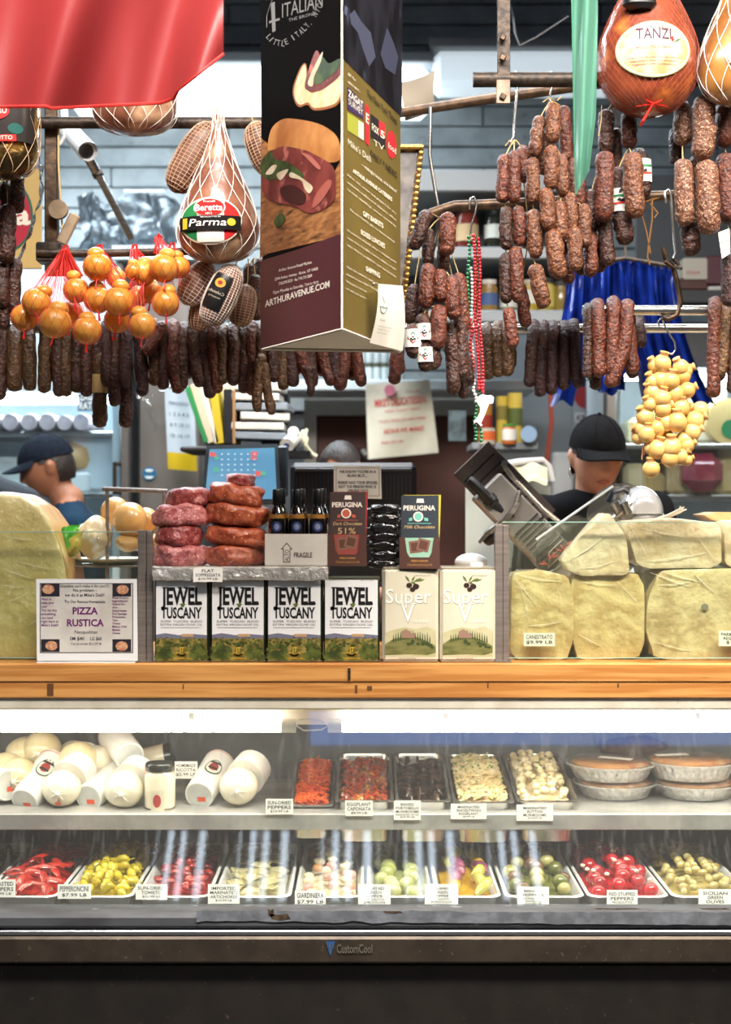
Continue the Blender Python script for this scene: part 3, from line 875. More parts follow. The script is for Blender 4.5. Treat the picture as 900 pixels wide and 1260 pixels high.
for row in range(2):
    for i, x in enumerate((341, 365.5, 391)):
        Y = YB+.032+row*.052
        p = A(x+row*5, 696, Y); p.z = b.z+.004
        k = (657-602)/S(1, 1)*0+1
        h = (A(0, 602 if row == 0 else 601, Y).z-p.z)
        pos = ('left', 'middle', 'right')[i]
        t = thing('oil_bottle', p, ('small dark bottle with a blue seal, %s of the front three in the white box' if row == 0 else 'small dark bottle in the back row of the white box, %s one') % pos, 'bottle', 'small bottles in the white box')
        ob('glass', G().lathe([(.020, 0), (.0225, .003), (.0225, h*.55), (.021, h*.62), (.015, h*.72), (.010, h*.77), (.0095, h*.80)], p, 20), bglass, t)
        ob('cap', G().lathe([(.0125, h*.795), (.0130, h*.80), (.0125, h*.985), (.011, h)], p, 18), mat('bottle_cap', (20, 20, 22), rough=.3) if 'bottle_cap' not in bpy.data.materials else bpy.data.materials['bottle_cap'], t)
        ob('neck_band', G().lathe([(.0205, h*.63), (.0222, h*.61), (.0205, h*.665)], p, 18), mat('amber_band', (150, 105, 48), rough=.2) if 'amber_band' not in bpy.data.materials else bpy.data.materials['amber_band'], t)
        if row == 0:
            def Mb(px, py, off, p=p): 
                q = YM(Y)(px, py, 0); d = q.x-p.x
                q.y = Y-math.sqrt(max(0, .0228**2-d*d))-off; return q
            g = G(); g.disc(Mb, x, 648, 6.2, 6.4, .0004, 18, 2)
            s = ob('seal', g, flat((48, 62, 110), .4), t, smooth=0, label='round blue paper seal')
            g = G(); g.disc(Mb, x, 648, 3.6, 3.8, .0009, 14); ob('seal_print', g, flat((130, 140, 170)), s, smooth=0)

# ---- chocolate displays
def display(x0, x1, ytop, ylip, ybot, Y, wrapc, accent, pct, kind, lean, label, backc):
    M = PM((0, Y, A(0, ybot, Y).z), (lean, -1, .06))
    base = M((x0+x1)/2, ybot)
    brown = mat('brown_carton', (78, 46, 36), rough=.5)
    t = thing('chocolate_display', base, label, 'carton')
    u = lambda f: x0+(x1-x0)*f
    fr = [(u(0), ylip), (u(.14), ylip+1), (u(.19), ybot-20), (u(.26), ybot-14), (u(.74), ybot-14), (u(.81), ybot-20), (u(.86), ylip+1), (u(1), ylip), (u(1.02), ybot), (u(0), ybot)]
    g = G(); g.prism([M(x, y, .018) for x, y in fr], [M(x, y, .015) for x, y in fr])
    ob('front', g, brown, t, smooth=0)
    g = G()
    for f in (0, 1):
        q = [(u(f), ylip), (u(f), ybot)]
        g.add([M(q[0][0], q[0][1], .016), M(q[1][0], q[1][1], .016), M(q[1][0], q[1][1], -.03), M(q[0][0], q[0][1]-14, -.03)], [(0, 1, 2, 3)])
    g.add([M(u(0), ybot, .016), M(u(1), ybot, .016), M(u(1), ybot, -.03), M(u(0), ybot, -.03)], [(0, 1, 2, 3)])
    ob('tray', g, brown, t, smooth=0)
    g = G(); g.text(M, 'PERUGINA', u(.30), u(.72), ybot-8.5, ybot-10.8, .0188, bold=.02); g.text(M, 'ITALIAN CHOCOLATE', u(.2), u(.82), ybot-3.4, ybot-6, .0188)
    ob('lettering', g, flat((190, 140, 70)), t, smooth=0)
    for k in range(2):
        o = -k*.012+.012
        dx = k*3.0
        bar = thing('chocolate_bar', M((x0+x1)/2, ybot, o), ('%s chocolate bar at the front of its brown carton' if k == 0 else '%s chocolate bar at the back of its brown carton') % kind, 'chocolate bar')
        q = [(x0+2+dx, ytop-k), (x1-1+dx, ytop-k), (x1-1, ybot-2), (x0+2, ybot-2)]
        ob('wrapper', G().prism([M(x, y, o) for x, y in q], [M(x, y, o-.010) for x, y in q]), mat('wrapper', wrapc if k == 0 else backc, rough=.4), bar, smooth=0)
        if k: continue
        g = G(); g.text(M, 'PERUGINA', u(.10), u(.90), ytop+18.2, ytop+12.2, o+.0006, bold=.03)
        g.poly(M, [(u(.42), ytop+9), (u(.44), ytop+4), (u(.6), ytop+4), (u(.62), ytop+9)], o+.0006)
        g.disc(M, u(.47), ytop+26, 6.2, 6.2, o+.0006, 20)
        ob('lettering', g, flat((232, 220, 206)), bar, smooth=0)
        g = G(); g.disc(M, u(.47), ytop+26, 4.6, 4.6, o+.001, 18); g.rect(M, u(.2), ytop+34, u(.8), ytop+34.7, o+.0006)
        g.poly(M, [(u(.24), ytop+28), (u(.32), ytop+27), (u(.32), ytop+31), (u(.24), ytop+31.5)], o+.0008); g.poly(M, [(u(.62), ytop+27), (u(.72), ytop+28), (u(.72), ytop+31.5), (u(.62), ytop+31)], o+.0008)
        ob('emblem', g, flat(accent), bar, smooth=0)
        g = G(); g.text(M, kind.title()+' Chocolate', u(.12), u(.88), ytop+40.5, ytop+36.5, o+.0006, shear=.25)
        if pct: g.text(M, pct, u(.25), u(.72), ytop+51, ytop+43.5, o+.0006)
        ob('script', g, flat((214, 178, 120)), bar, smooth=0)
        g = G(); g.rect(M, u(.05), ytop+52, u(.95), ybot-3, o+.0005)
        ob('picture_field', g, flat((150, 70, 62) if pct else (150, 190, 165)), bar, smooth=0)
        g = G()
        for dx_, dy_, an in ((-.08, 0, -8), (.12, -2, 14)):
            c_, s_ = math.cos(math.radians(an)), math.sin(math.radians(an))
            pts = [(u(.48+dx_)+c_*px-s_*py, ytop+63+dy_+s_*px+c_*py) for px, py in ((-7.5, -7.5), (7.5, -7.5), (7.5, 7.5), (-7.5, 7.5))]
            g.poly(M, pts, o+.0010+.0004*(dx_ > 0))
        ob('square_print', g, flat((128, 92, 76)), bar, smooth=0)
        g = G()
        for dx_, dy_, an in ((-.08, 0, -8), (.12, -2, 14)):
            c_, s_ = math.cos(math.radians(an)), math.sin(math.radians(an))
            pts = [(u(.48+dx_)+c_*px-s_*py, ytop+63+dy_+s_*px+c_*py) for px, py in ((-5, -5), (5, -5), (5, 5), (-5, 5))]
            g.poly(M, pts, o+.0012+.0004*(dx_ > 0))
        ob('square_centre', g, flat((92, 58, 46)), bar, smooth=0)
display(404.5, 451, 606, 655, 696.5, 3.915, (70, 54, 52), (196, 92, 70), '51%', 'dark', -.02, 'brown carton of dark chocolate bars beside the white bottle box', (150, 50, 50))
display(492, 541, 610, 661, 700, 3.93, (52, 58, 66), (120, 190, 170), '', 'milk', -.06, 'brown carton of milk chocolate bars on the cream tin', (196, 180, 60))
film = mat('black_film', (34, 30, 28), (18, 16, 16), 30, rough=.16, coat=.9, bump=.8, bscale=45, c3=(120, 112, 104), s3=50, lo3=.66, hi3=.72, var=.1)
for k in range(7):
    y = 694-k*11.3
    g = G()
    g.box((0, 0, 0), (.083, .05, .021), b=.006)
    base = A(473+rnd.uniform(-2, 2), y, 3.95)
    def warp(p):
        n = noise.noise_vector(p*60+V((k*3, 0, 0)))
        return p+n*.003
    g2 = G().grid(lambda u, v_: V((0, 0, 0)), 1, 1)
    gg = G().ell((0, 0, 0), (.045, .03, .0125), None, 22, 12)
    gg.v = [base+Matrix.Rotation(rnd.uniform(-.04, .04) if False else .0, 3, 'Y') @ warp(V((max(-.039, min(.039, p.x*1.15)), max(-.026, min(.026, p.y*1.2)), max(-.0112, min(.0112, p.z*1.25))))) for p in gg.v]
    t = ob('candy_pack', gg, film, label='glossy black film pack, %s from the bottom of the stack between the chocolate cartons' % ORD[k], cat='packet', group='stack of black packets', smooth=60)
    g = G()
    for s in (-1, 1):
        g.grid(lambda u, v_: base+V((s*(.038+.010*u), -.02+.04*v_, .003*math.sin(v_*22+k))), 2, 10)
    ob('seam', g, film, t)

# ---- framed price sign
sg = thing('menu_sign', A(107, 812, 3.90), 'white framed PIZZA RUSTICA sign standing on the ledge before the huge cheese', 'sign')
M = PM((0, 3.893, A(0, 813, 3.893).z), (0, -1, .03))
q = [(44.5, 712.5), (168.5, 712.5), (169.5, 813), (45.5, 813)]
ob('frame', G().prism([M(x, y) for x, y in q], [M(x, y, -.006) for x, y in q]), mat('sign_card', (236, 234, 232), rough=.5), sg, smooth=0)
g = G(); g.box((A(107, 0, 3.91).x, 3.93, LZ+.002), (.27, .07, .004))
ob('stand_foot', g, whiteplastic, sg, smooth=0)
g = G(); g.rect(M, 49, 717.5, 164, 803.5, .0005); ob('border', g, flat((60, 55, 58)), sg, smooth=0)
g = G(); g.rect(M, 50, 718.5, 163, 802.5, .0008); pic = ob('print', g, mat('faded_photo', (214, 208, 198), (190, 182, 172), 8, rough=.5), sg, smooth=0)
g = G()
for x in (50.5, 138.5):
    for y in (718.5, 786.5): g.rect(M, x, y, x+23, y+15.5, .0011)
ob('corner_photo', g, flat((38, 34, 44)), pic, smooth=0, kind='stuff')
g = G()
for x, y in ((58.5, 725), (150, 725.5), (62.5, 794.5), (149, 795)): g.disc(M, x+1, y, 7.5, 5.8, .0015, 18)
ob('pizza_print', g, mat('pizza_print', (214, 168, 128), (180, 110, 80), 120, rough=.5), pic, smooth=0, kind='stuff')
g = G()
for x0, x1, yb, yt, s, b_ in ((74, 134.5, 722.6, 719.2, "Grandma can't make it for you??!!", .012), (90, 119, 728, 724.2, 'No problem -', .012), (80, 128.5, 734, 730, "we do it at Mike's Deli!!", .012), (79.5, 129.5, 742, 738.4, 'Try Our Famous Homemade', .012),
                             (92, 120, 779.6, 775.4, 'Neopolitan', 0), (86, 104, 787.8, 783.4, 'SM $40', .01), (111, 125.5, 787.8, 783.4, 'LG $60', .01), (87, 125, 793.4, 790.2, 'Cut to order $12.99 lb', 0)):
    g.text(M, s, x0, x1, yb, yt, .0014, bold=b_)
ob('lettering', g, flat((40, 36, 48)), pic, smooth=0)
g = G(); g.text(M, 'PIZZA', 89.5, 120.5, 755.6, 747, .0014, bold=.03); g.text(M, 'RUSTICA', 82.5, 128, 770.4, 761.8, .0014, bold=.03)
for i, s in enumerate(('Want to', 'make your', 'own?', 'You can buy', 'everything', 'you need', 'right here at', "Mike's Deli!!")):
    g.text(M, s, 51, 51+min(21, len(s)*1.75), 738.5+i*4.6, 735.3+i*4.6, .0014, bold=.015)
for i, s in enumerate(('Pizza Rustica', 'Ingredients:', 'Grated Ro-', 'mano', 'Soppressata', 'Dry Sausage', 'Prosciutto', 'Tuma', 'Cheese', "Mike's Deli", 'Basket', 'Cheese')):
    g.text(M, s, 138.5, 138.5+min(20, len(s)*1.6), 736.6+i*3.95, 734+i*3.95, .0014, bold=.015)
ob('purple_lettering', g, flat((112, 32, 104)), pic, smooth=0, label='purple headline and side notes')

# ---- cheeses: big cut pieces in plastic wrap
def slab(outline, Y0, Y1, bev=.008, amp=.0025, sh=0.97, cz=None):
    'a cut piece: traced front face at Y0 with a rounded edge, running back to Y1'
    pts = []
    n = len(outline)
    for i in range(n):      # subdivide and round the corners
        p0, p1, p2 = outline[i-1], outline[i], outline[(i+1) % n]
        for f in (.36, .14):
            pts.append((p1[0]+(p0[0]-p1[0])*f, p1[1]+(p0[1]-p1[1])*f))
        pts.append((p1[0]*.9+(p0[0]+p2[0])*.05, p1[1]*.9+(p0[1]+p2[1])*.05))
        for f in (.14, .36):
            pts.append((p1[0]+(p2[0]-p1[0])*f, p1[1]+(p2[1]-p1[1])*f))
    cx = sum(p[0] for p in pts)/len(pts); cy = sum(p[1] for p in pts)/len(pts)
    front = [A(x, y, Y0) for x, y in pts]
    c = A(cx, cy, Y0)
    rings = []
    for f, y in ((.50, Y0+.0), (.80, Y0), (.94, Y0), (1-bev*.9, Y0+bev*.25), (1.0, Y0+bev), (1.0, Y0+(Y1-Y0)*.5), (sh, Y1-bev), (sh*.93, Y1)):
        rings.append([V((c.x+(p.x-c.x)*f, y, c.z+(p.z-c.z)*f)) for p in front])
    m = len(front); vs = []; fs = []
    for i, r in enumerate(rings):
        for p in r:
            k = noise.noise_vector(p*22+V((cx, 0, 0)))
            d = amp*(1.6 if i < 4 else 1.0)
            vs.append(V((p.x+k.x*amp*.6, p.y+k.y*d, max(p.z+k.z*amp*.6, LZ) if p.z > LZ-.02 else p.z)))
    for i in range(len(rings)-1):
        for k in range(m):
            l = (k+1) % m
            fs.append((i*m+k, i*m+l, (i+1)*m+l, (i+1)*m+k))
    fs.append(tuple(range(m))[::-1]); fs.append(tuple((len(rings)-1)*m+k for k in range(m)))
    return G().add(vs, fs)
yel = mat('pale_cheese', (214, 196, 136), (200, 180, 114), 9, rough=.34, coat=.5, bump=.7, bscale=34, c3=(232, 220, 174), s3=44, lo3=.6, hi3=.7, detail=7)
rind = mat('orange_rind', (222, 176, 112), (206, 150, 84), 12, rough=.35, coat=.5, bump=.4, bscale=30)
prov = thing('huge_cheese', A(20, YLEDGE(4.0), 4.1), 'huge pale cut cheese wrapped in plastic at the left end of the ledge', 'cheese')
oc = [(-90, 640), (-50, 612), (-5, 606), (26, 610), (48, 624), (66, 650), (78, 684), (84, 722), (82, 770), (72, 812), (-90, 812)]
ob('cheese_body', slab(oc, 3.985, 4.26, .02, .003, .97), yel, prov, smooth=50)
g = G()
def rf(u, v_):
    i = u*(len(oc)-2); k = min(int(i), len(oc)-3); t_ = i-k
    x = oc[k][0]*(1-t_)+oc[k+1][0]*t_; y = oc[k][1]*(1-t_)+oc[k+1][1]*t_
    cx, cy = 0, 720
    f = 1.012
    p = A(cx+(x-cx)*f, cy+(y-cy)*f, 3.990)
    return V((p.x, 3.992+.24*v_, p.z+.001-.008*abs(2*v_-1)**3))+noise.noise_vector(p*30)*.002
g.grid(rf, 40, 6)
ob('rind', g, rind, prov, smooth=50)
g = G()
for i in range(9):
    x, y = 76-i*.5, 740+i*3
    g.poly(lambda px, py, o: A(px, py, 4.05), [(72+i, 742+i*2), (78, 742+i*2), (78, 743+i*2), (72+i, 743.6+i*2)])
hard = mat('aged_cheese', (206, 186, 134), (180, 154, 102), 14, rough=.34, coat=.55, bump=.9, bscale=26, c3=(210, 192, 138), s3=30, lo3=.52, hi3=.72, detail=8)
pale = mat('white_wrapped_cheese', (222, 206, 174), (198, 174, 134), 13, rough=.3, coat=.6, bump=.9, bscale=28, c3=(226, 212, 180), s3=26, lo3=.5, hi3=.72, detail=8)
grana = mat('grana_cheese', (206, 190, 146), (174, 152, 108), 15, rough=.34, coat=.55, bump=1.0, bscale=24, c3=(208, 192, 144), s3=32, lo3=.52, hi3=.72, detail=8)
R0 = 3.975
yb = YLEDGE(R0)
def cheese(outline, m, Y0, Y1, label, **k):
    xs = [p[0] for p in outline]; ys = [p[1] for p in outline]
    t = thing('cheese_wedge', A(sum(xs)/len(xs), max(ys), (Y0+Y1)/2), label, 'cheese', 'wrapped cheeses behind the right glass guard')
    ob('cheese_body', slab(outline, Y0, Y1, **k), m, t, smooth=50)
    return t
c1 = cheese([(630, 706), (668, 702), (700, 709), (707, 740), (706, 790), (698, yb), (628, yb-1)], hard, R0, 4.15, 'wrapped aged cheese wedge with a CANESTRATO card, next to the right metal post', sh=.98)
c2 = cheese([(703, 707), (745, 709), (785, 705), (794, 722), (794, 790), (787, yb-2), (712, yb), (705, 790)], hard, R0+.01, 4.16, 'square wrapped yellow cheese under the tilted wedge')
c3 = cheese([(812, 702), (860, 700), (930, 699), (950, yb), (806, yb), (795, 775), (797, 740)], grana, R0, 4.2, 'big wrapped grainy cheese under the pale block')
c4 = cheese([(690, 688), (740, 631), (752, 632), (772, 662), (776, 708), (716, 709), (700, 703)], pale, R0-.005, 4.10, 'tilted wrapped cheese wedge with a peaked top', sh=.9)
c5 = cheese([(769, 641), (830, 637), (888, 644), (889, 699), (786, 700)], pale, R0, 4.20, 'wide pale wrapped cheese block with a twist of plastic on top', amp=.003)
c6 = cheese([(892, 640), (950, 640), (950, 699), (893, 698)], pale, R0+.02, 4.2, 'pale wrapped cheese block at the far right of the upper cheese row')
c7 = cheese([(866, 633), (885, 630), (950, 631), (950, 642), (880, 642)], mat('tan_rind', (206, 166, 116), (190, 148, 96), 14, rough=.4, coat=.4, bump=.4), 4.13, 4.3, 'tan rind of a cheese lying behind the pale block')
def rindpart(t, x0, x1, y, Y, m, h=6):
    g = G(); g.box(A((x0+x1)/2, y, Y+.09), (S(x1-x0, Y), .17, S(h, Y)), b=.006)
    g.v = [p+noise.noise_vector(p*30)*.004 for p in g.v]
    return ob('rind', g, m, t, smooth=50)
g = G(); r2 = random.Random(3)
for k in range(5):
    g.tube([A(806+k*2, 640, 4.05), A(822+k*4, 634-k, 4.04), A(838+r2.random()*12, 627-r2.random()*5, 4.03)], [.005, .003, .002], 5)
ob('wrap_twist', g, mat('wrap_twist', (226, 214, 200), rough=.2, coat=.6), c5)
g = G(); g.disc(YM(R0), 867, 746.5, 4.6, 4, .007, 16); ob('bore_mark', g, flat((120, 116, 100)), c3, label='grey sample bore mark')
def wrapstreak(t, segs, Y):
    g = G()
    for (x0, y0, x1, y1, w_) in segs:
        g.tube([A(x0, y0, Y), A((x0+x1)/2+1, (y0+y1)/2+1, Y-.003), A(x1, y1, Y)], [.0004, w_*.0006, .0004], 5)
    ob('wrap_fold', g, mat('wrap_fold', (236, 232, 222), rough=.12, coat=.8), t, kind='stuff')
wrapstreak(c3, [(800, 704, 850, 722, 2), (815, 703, 862, 716, 2), (850, 702, 880, 730, 2), (812, 720, 850, 716, 1.5), (806, 790, 850, 801, 1.5)], R0-.003)
wrapstreak(c1, [(634, 712, 660, 745, 1.6), (640, 708, 690, 716, 1.4), (650, 770, 690, 765, 1.2), (640, 720, 650, 760, 1.2)], R0-.003)
wrapstreak(c4, [(700, 690, 744, 660, 1.4), (716, 700, 760, 690, 1.2), (744, 640, 764, 668, 1.2)], R0-.008)
wrapstreak(c5, [(775, 646, 800, 690, 1.6), (790, 650, 840, 660, 1.4), (850, 648, 880, 690, 1.4), (800, 690, 870, 680, 1.2)], R0-.003)
wrapstreak(c2, [(715, 716, 760, 720, 1.2), (712, 780, 740, 795, 1.4), (760, 715, 784, 740, 1.2)], R0+.006)
wrapstreak(prov, [(5, 700, 40, 712, 1.4), (10, 740, 36, 728, 1.2), (20, 690, 60, 700, 1.2), (8, 660, 40, 664, 1.2), (34, 770, 60, 750, 1.2), (2, 720, 30, 722, 1.2), (40, 730, 70, 742, 1.4)], 3.98)
card('price_card', 645, 683, 779, 795, 3.945, ['CANESTRATO', '$9.99 LB'], 'white CANESTRATO price card against the aged cheese wedge', tilt=0, sizes=[1, .8])
card('price_card', 885, 925, 776, 795, 3.945, ['PARMIGIANO', 'REGGIANO', '$14.99'], 'white price card on the big grainy cheese', tilt=0)

# ---- wire stand with a dish of cheeses
ds = thing('display_stand', A(150, 690, 4.2), 'dark metal stand with a tall handle bar behind the left glass guard', 'stand')
ds.location.z = LZ; ORG[ds.name] = V(ds.location)
g = G()
for x, Y in ((132, 4.12), (202, 4.12), (132, 4.30), (202, 4.30)):
    q = A(x, 604, Y); zt = q.z if Y < 4.2 else A(0, 692, 4.12).z
    g.tube([V((q.x, Y, LZ)), V((q.x, Y, zt))], .0055, 8)
ob('post', g, postmetal, ds, kind='stuff')
ob('handle_bar', G().tube([A(126, 601.5, 4.12), A(206, 604.5, 4.12)], .0068, 10), postmetal, ds)
sz = A(0, 695, 4.12).z
g = G(); g.box((A(150, 0, 4.2).x, 4.21, sz-.004), (.30, .22, .006), b=.002); ob('tray_plate', g, postmetal, ds)
dish = A(140, 690, 4.2); dish.z = sz
ob('serving_dish', G().lathe([(.05, 0), (.07, .003), (.118, .014), (.122, .018), (.117, .017), (.065, .007), (.02, .006)], dish, 30), mat('white_china', (226, 222, 210), rough=.25, coat=.4), label='white dish of cheeses on the dark metal stand', cat='dish')
pball = mat('smooth_provolone', (226, 180, 112), (214, 162, 92), 9, rough=.3, coat=.35, bump=.05, sss=.15)
for x, y, r, Y, lb in ((160, 639, 21, 4.16, 'large smooth round provolone on the white dish'), (180, 641, 16, 4.24, 'provolone half hidden behind the large round one'), (142, 630, 18, 4.25, 'pale provolone tucked behind the handle post')):
    g = G().ell(A(x, y, Y), (S(r, Y), S(r, Y), S(r*1.02, Y)), None, 26, 18, .05, 9, x)
    ob('provolone_ball', g, pball, label=lb, cat='cheese', group='provolone on the white dish')
g = G()
for i in range(3):
    g.ell(A(158+i*16, 668, 4.16+.03*(i % 2)), (S(15, 4.16), .04, S(11, 4.16)), None, 18, 10, .2, 40, i)
ob('sliced_provolone', g, pball, label='cut provolone pieces under the large round one', cat='cheese', kind='stuff')
g = G().ell(A(116, 661, 4.14), (S(21, 4.14), .06, S(25, 4.14)), None, 24, 16, .25, 24, 4.)
ob('wrapped_cheese', g, mat('bagged_cheese', (228, 206, 160), (214, 184, 128), 10, rough=.25, coat=.6, bump=.7, bscale=40, c3=(244, 240, 226), s3=26, lo3=.52, hi3=.64), label='lumpy cheese in a clear bag on the white dish', cat='cheese')
def bag(u, v_):
    p = A(100+48*u, 640+44*v_+6*math.sin(u*9), 4.14-.065*math.sin(PI*u))
    return p+noise.noise_vector(p*36)*.012
ob('plastic_bag', G().grid(bag, 22, 18), wrap, label='clear crinkled bag over the lumpy cheese', cat='bag')
pk = thing('candy_packet', A(82, 688, 4.08), 'bright green and yellow foil packet beside the huge cheese', 'packet')
def pkf(x0, x1, y0, y1, Yo, sd):
    def f(u, v_):
        p = A(x0+(x1-x0)*u+(1-v_)*6, y0+(y1-y0)*v_-u*6, 4.07+Yo-.015*math.sin(PI*u)*math.sin(PI*v_))
        return p+noise.noise_vector(p*45+V((sd, 0, 0)))*.007
    return f
ob('wrapper', G().grid(pkf(70, 94, 650, 690, 0, 1), 16, 18), mat('green_film', (70, 170, 52), (150, 205, 70), 16, rough=.2, coat=.7, lo=.45, hi=.55), pk)
ob('window', G().grid(pkf(80, 97, 660, 686, -.012, 5), 10, 12), mat('yellow_film', (196, 180, 84), (160, 150, 60), 30, rough=.25, coat=.6), pk, label='olive yellow front of the packet')
g = G()
for i in range(6):
    p = A(96+i*7, 692+2*math.sin(i), 4.3); p.z = LZ+.03
rt = G()
for i in range(9):
    q = A(112+i*9, 640 if i > 6 else 626+rnd.random()*6, 4.36)
    rt.ell(q, .014, None, 8, 6, .3, 60, i)
# ================================================================== rails, hooks and everything hanging from them
rustpipe = mat('worn_pipe', (66, 52, 42), (96, 74, 54), 40, rough=0.45, metal=0.6, bump=0.2)
def rail(pts, r, m, label, name='hanging_rail'):
    return ob(name, G().tube(pts, r, 12), m, label=label, cat='rail', smooth=50)
rail([A(46, 151, 3.86), A(420, 151, 3.86)], S(7.5, 3.86), darkmetal, 'dark pipe rail under the bright strip light, top left')
rail([A(45, 311, 3.76), A(110, 312, 3.76), A(235, 309, 3.76)], S(5, 3.76), darkmetal, 'dark pipe rail carrying the netted orange cheeses')
rail([A(582, 98, 3.72), A(930, 98, 3.72)], S(9.5, 3.72), darkmetal, 'thick dark pipe held by the bolted black bracket')
rail([A(490, 139, 4.4), A(600, 122, 4.4), A(760, 100, 4.4)], S(6.5, 4.4), rustpipe, 'thin sloping pipe behind the bolted bracket')
rail([A(506, 306, 3.85), A(514, 284, 3.85), A(532, 262, 3.85), A(560, 253, 3.85), A(640, 250, 3.85), A(770, 243, 3.85), A(832, 240, 3.85)], S(6.5, 3.85), rustpipe, 'brown pipe rail with a curved end above the bead necklaces')
rail([A(-60, 404, 4.02), A(960, 404, 4.02)], S(6, 4.02), chrome, 'long chrome rail with the lowest row of dried sausages')
rail([A(717, 382, 3.87), A(938, 382, 3.87)], S(6.5, 3.87), chrome, 'short chrome rail with three thick sausages and a dark hook')
# left upright with its bracket, right bolted bracket
p = thing('rail_post', A(64, 330, 3.9), 'worn dark upright post at the top left carrying the rails', 'post')
a = A(64, 336, 3.9); b = A(64, -60, 3.9)
ob('post', G().box((a.x, 3.9, (a.z+b.z)/2), (S(16, 3.9), .03, b.z-a.z), b=.003), rustpipe, p)
g = G(); g.box(A(62, 312, 3.79), (S(30, 3.8), .06, S(24, 3.8)), b=.004); ob('clamp', g, darkmetal, p)
g = G(); g.tube([A(72, 150, 3.875), A(72, 200, 3.88), A(76, 270, 3.88), A(78, 300, 3.86)], .003, 5); ob('wire', g, twine, p)
g = G(); g.lathe([(.012, -.01), (.026, -.008), (.026, .008), (.012, .01)], A(72, 258, 3.86), 16, Matrix.Rotation(PI/2, 3, 'X')); g.box(A(84, 282, 3.86), (.03, .014, .09), Euler((0, .45, 0)), .004)
ob('pulley', g, mat('old_wood', (150, 130, 104), (120, 100, 76), 20, rough=.7), p)
p = thing('rail_bracket', A(619, 128, 3.74), 'black flat bracket with square bolts at the top right centre', 'bracket')
a = A(619, 128, 3.73); b = A(619, -60, 3.73)
ob('arm', G().box((a.x, 3.705, (a.z+b.z)/2), (S(16, 3.7), .008, b.z-a.z), b=.001), darkmetal, p)
ob('plate', G().box(A(619.5, 113, 3.694), (S(17, 3.7), .008, S(29, 3.7)), b=.001), mat('worn_plate', (140, 118, 100), (110, 92, 78), 30, rough=.5, metal=.5), p)
for y in (46, 71, 119):
    ob('bolt', G().box(A(619, y, 3.688), (.015, .012, .015), Euler((0, .5, 0)), .002), rustpipe, p)
def hook(pts, Y, r, label, m=chrome, name='meat_hook', dy=0.0):
    n = len(pts)
    return ob(name, G().tube([A(x, y, Y+dy*i/n) for i, (x, y) in enumerate(pts)], r, 7), m, label=label, cat='hook', smooth=60)
hook([(629, 104), (630, 92), (636, 88), (639, 96), (637, 110), (633, 150), (633, 168), (629, 176), (624, 172)], 3.72, .0042, 'chrome meat hook carrying the leftmost sausage string under the bracket')
hook([(674, 104), (675, 90), (679, 88), (681, 96), (679, 110), (676, 122), (679, 128)], 3.72, .0035, 'small chrome hook carrying the widest sausage string')
hook([(578, 258), (579, 244), (584, 242), (587, 250), (585, 262), (580, 278), (579, 288)], 3.83, .0028, 'thin wire hook carrying the bead necklaces')
hook([(820, 250), (819, 236), (823, 233), (826, 240), (828, 270), (832, 312), (829, 318)], 3.82, .0042, 'long wire hook beside the dusted sausages')
hook([(816, 305), (820, 320), (828, 328), (833, 345), (838, 372), (833, 388), (822, 393), (816, 390)], 3.86, .0075, 'dark iron hook gripping the short chrome rail', rustpipe)
hook([(828, 318), (836, 326), (831, 330), (818, 322)], 3.845, .005, 'small dark cross bar at the top of the iron hook', rustpipe)
hook([(812, 404), (810, 396), (814, 391), (817, 397), (822, 408), (830, 420), (832, 430), (828, 436), (820, 434)], 3.86, .0028, 'thin wire hook carrying the yellow cheese bunch')
hook([(530, 132), (530, 150), (529, 190), (531, 205), (536, 235), (541, 260), (538, 285), (533, 310), (531, 330)], 3.9, .005, 'grey iron rod hook beside the gilt picture frame', steel)

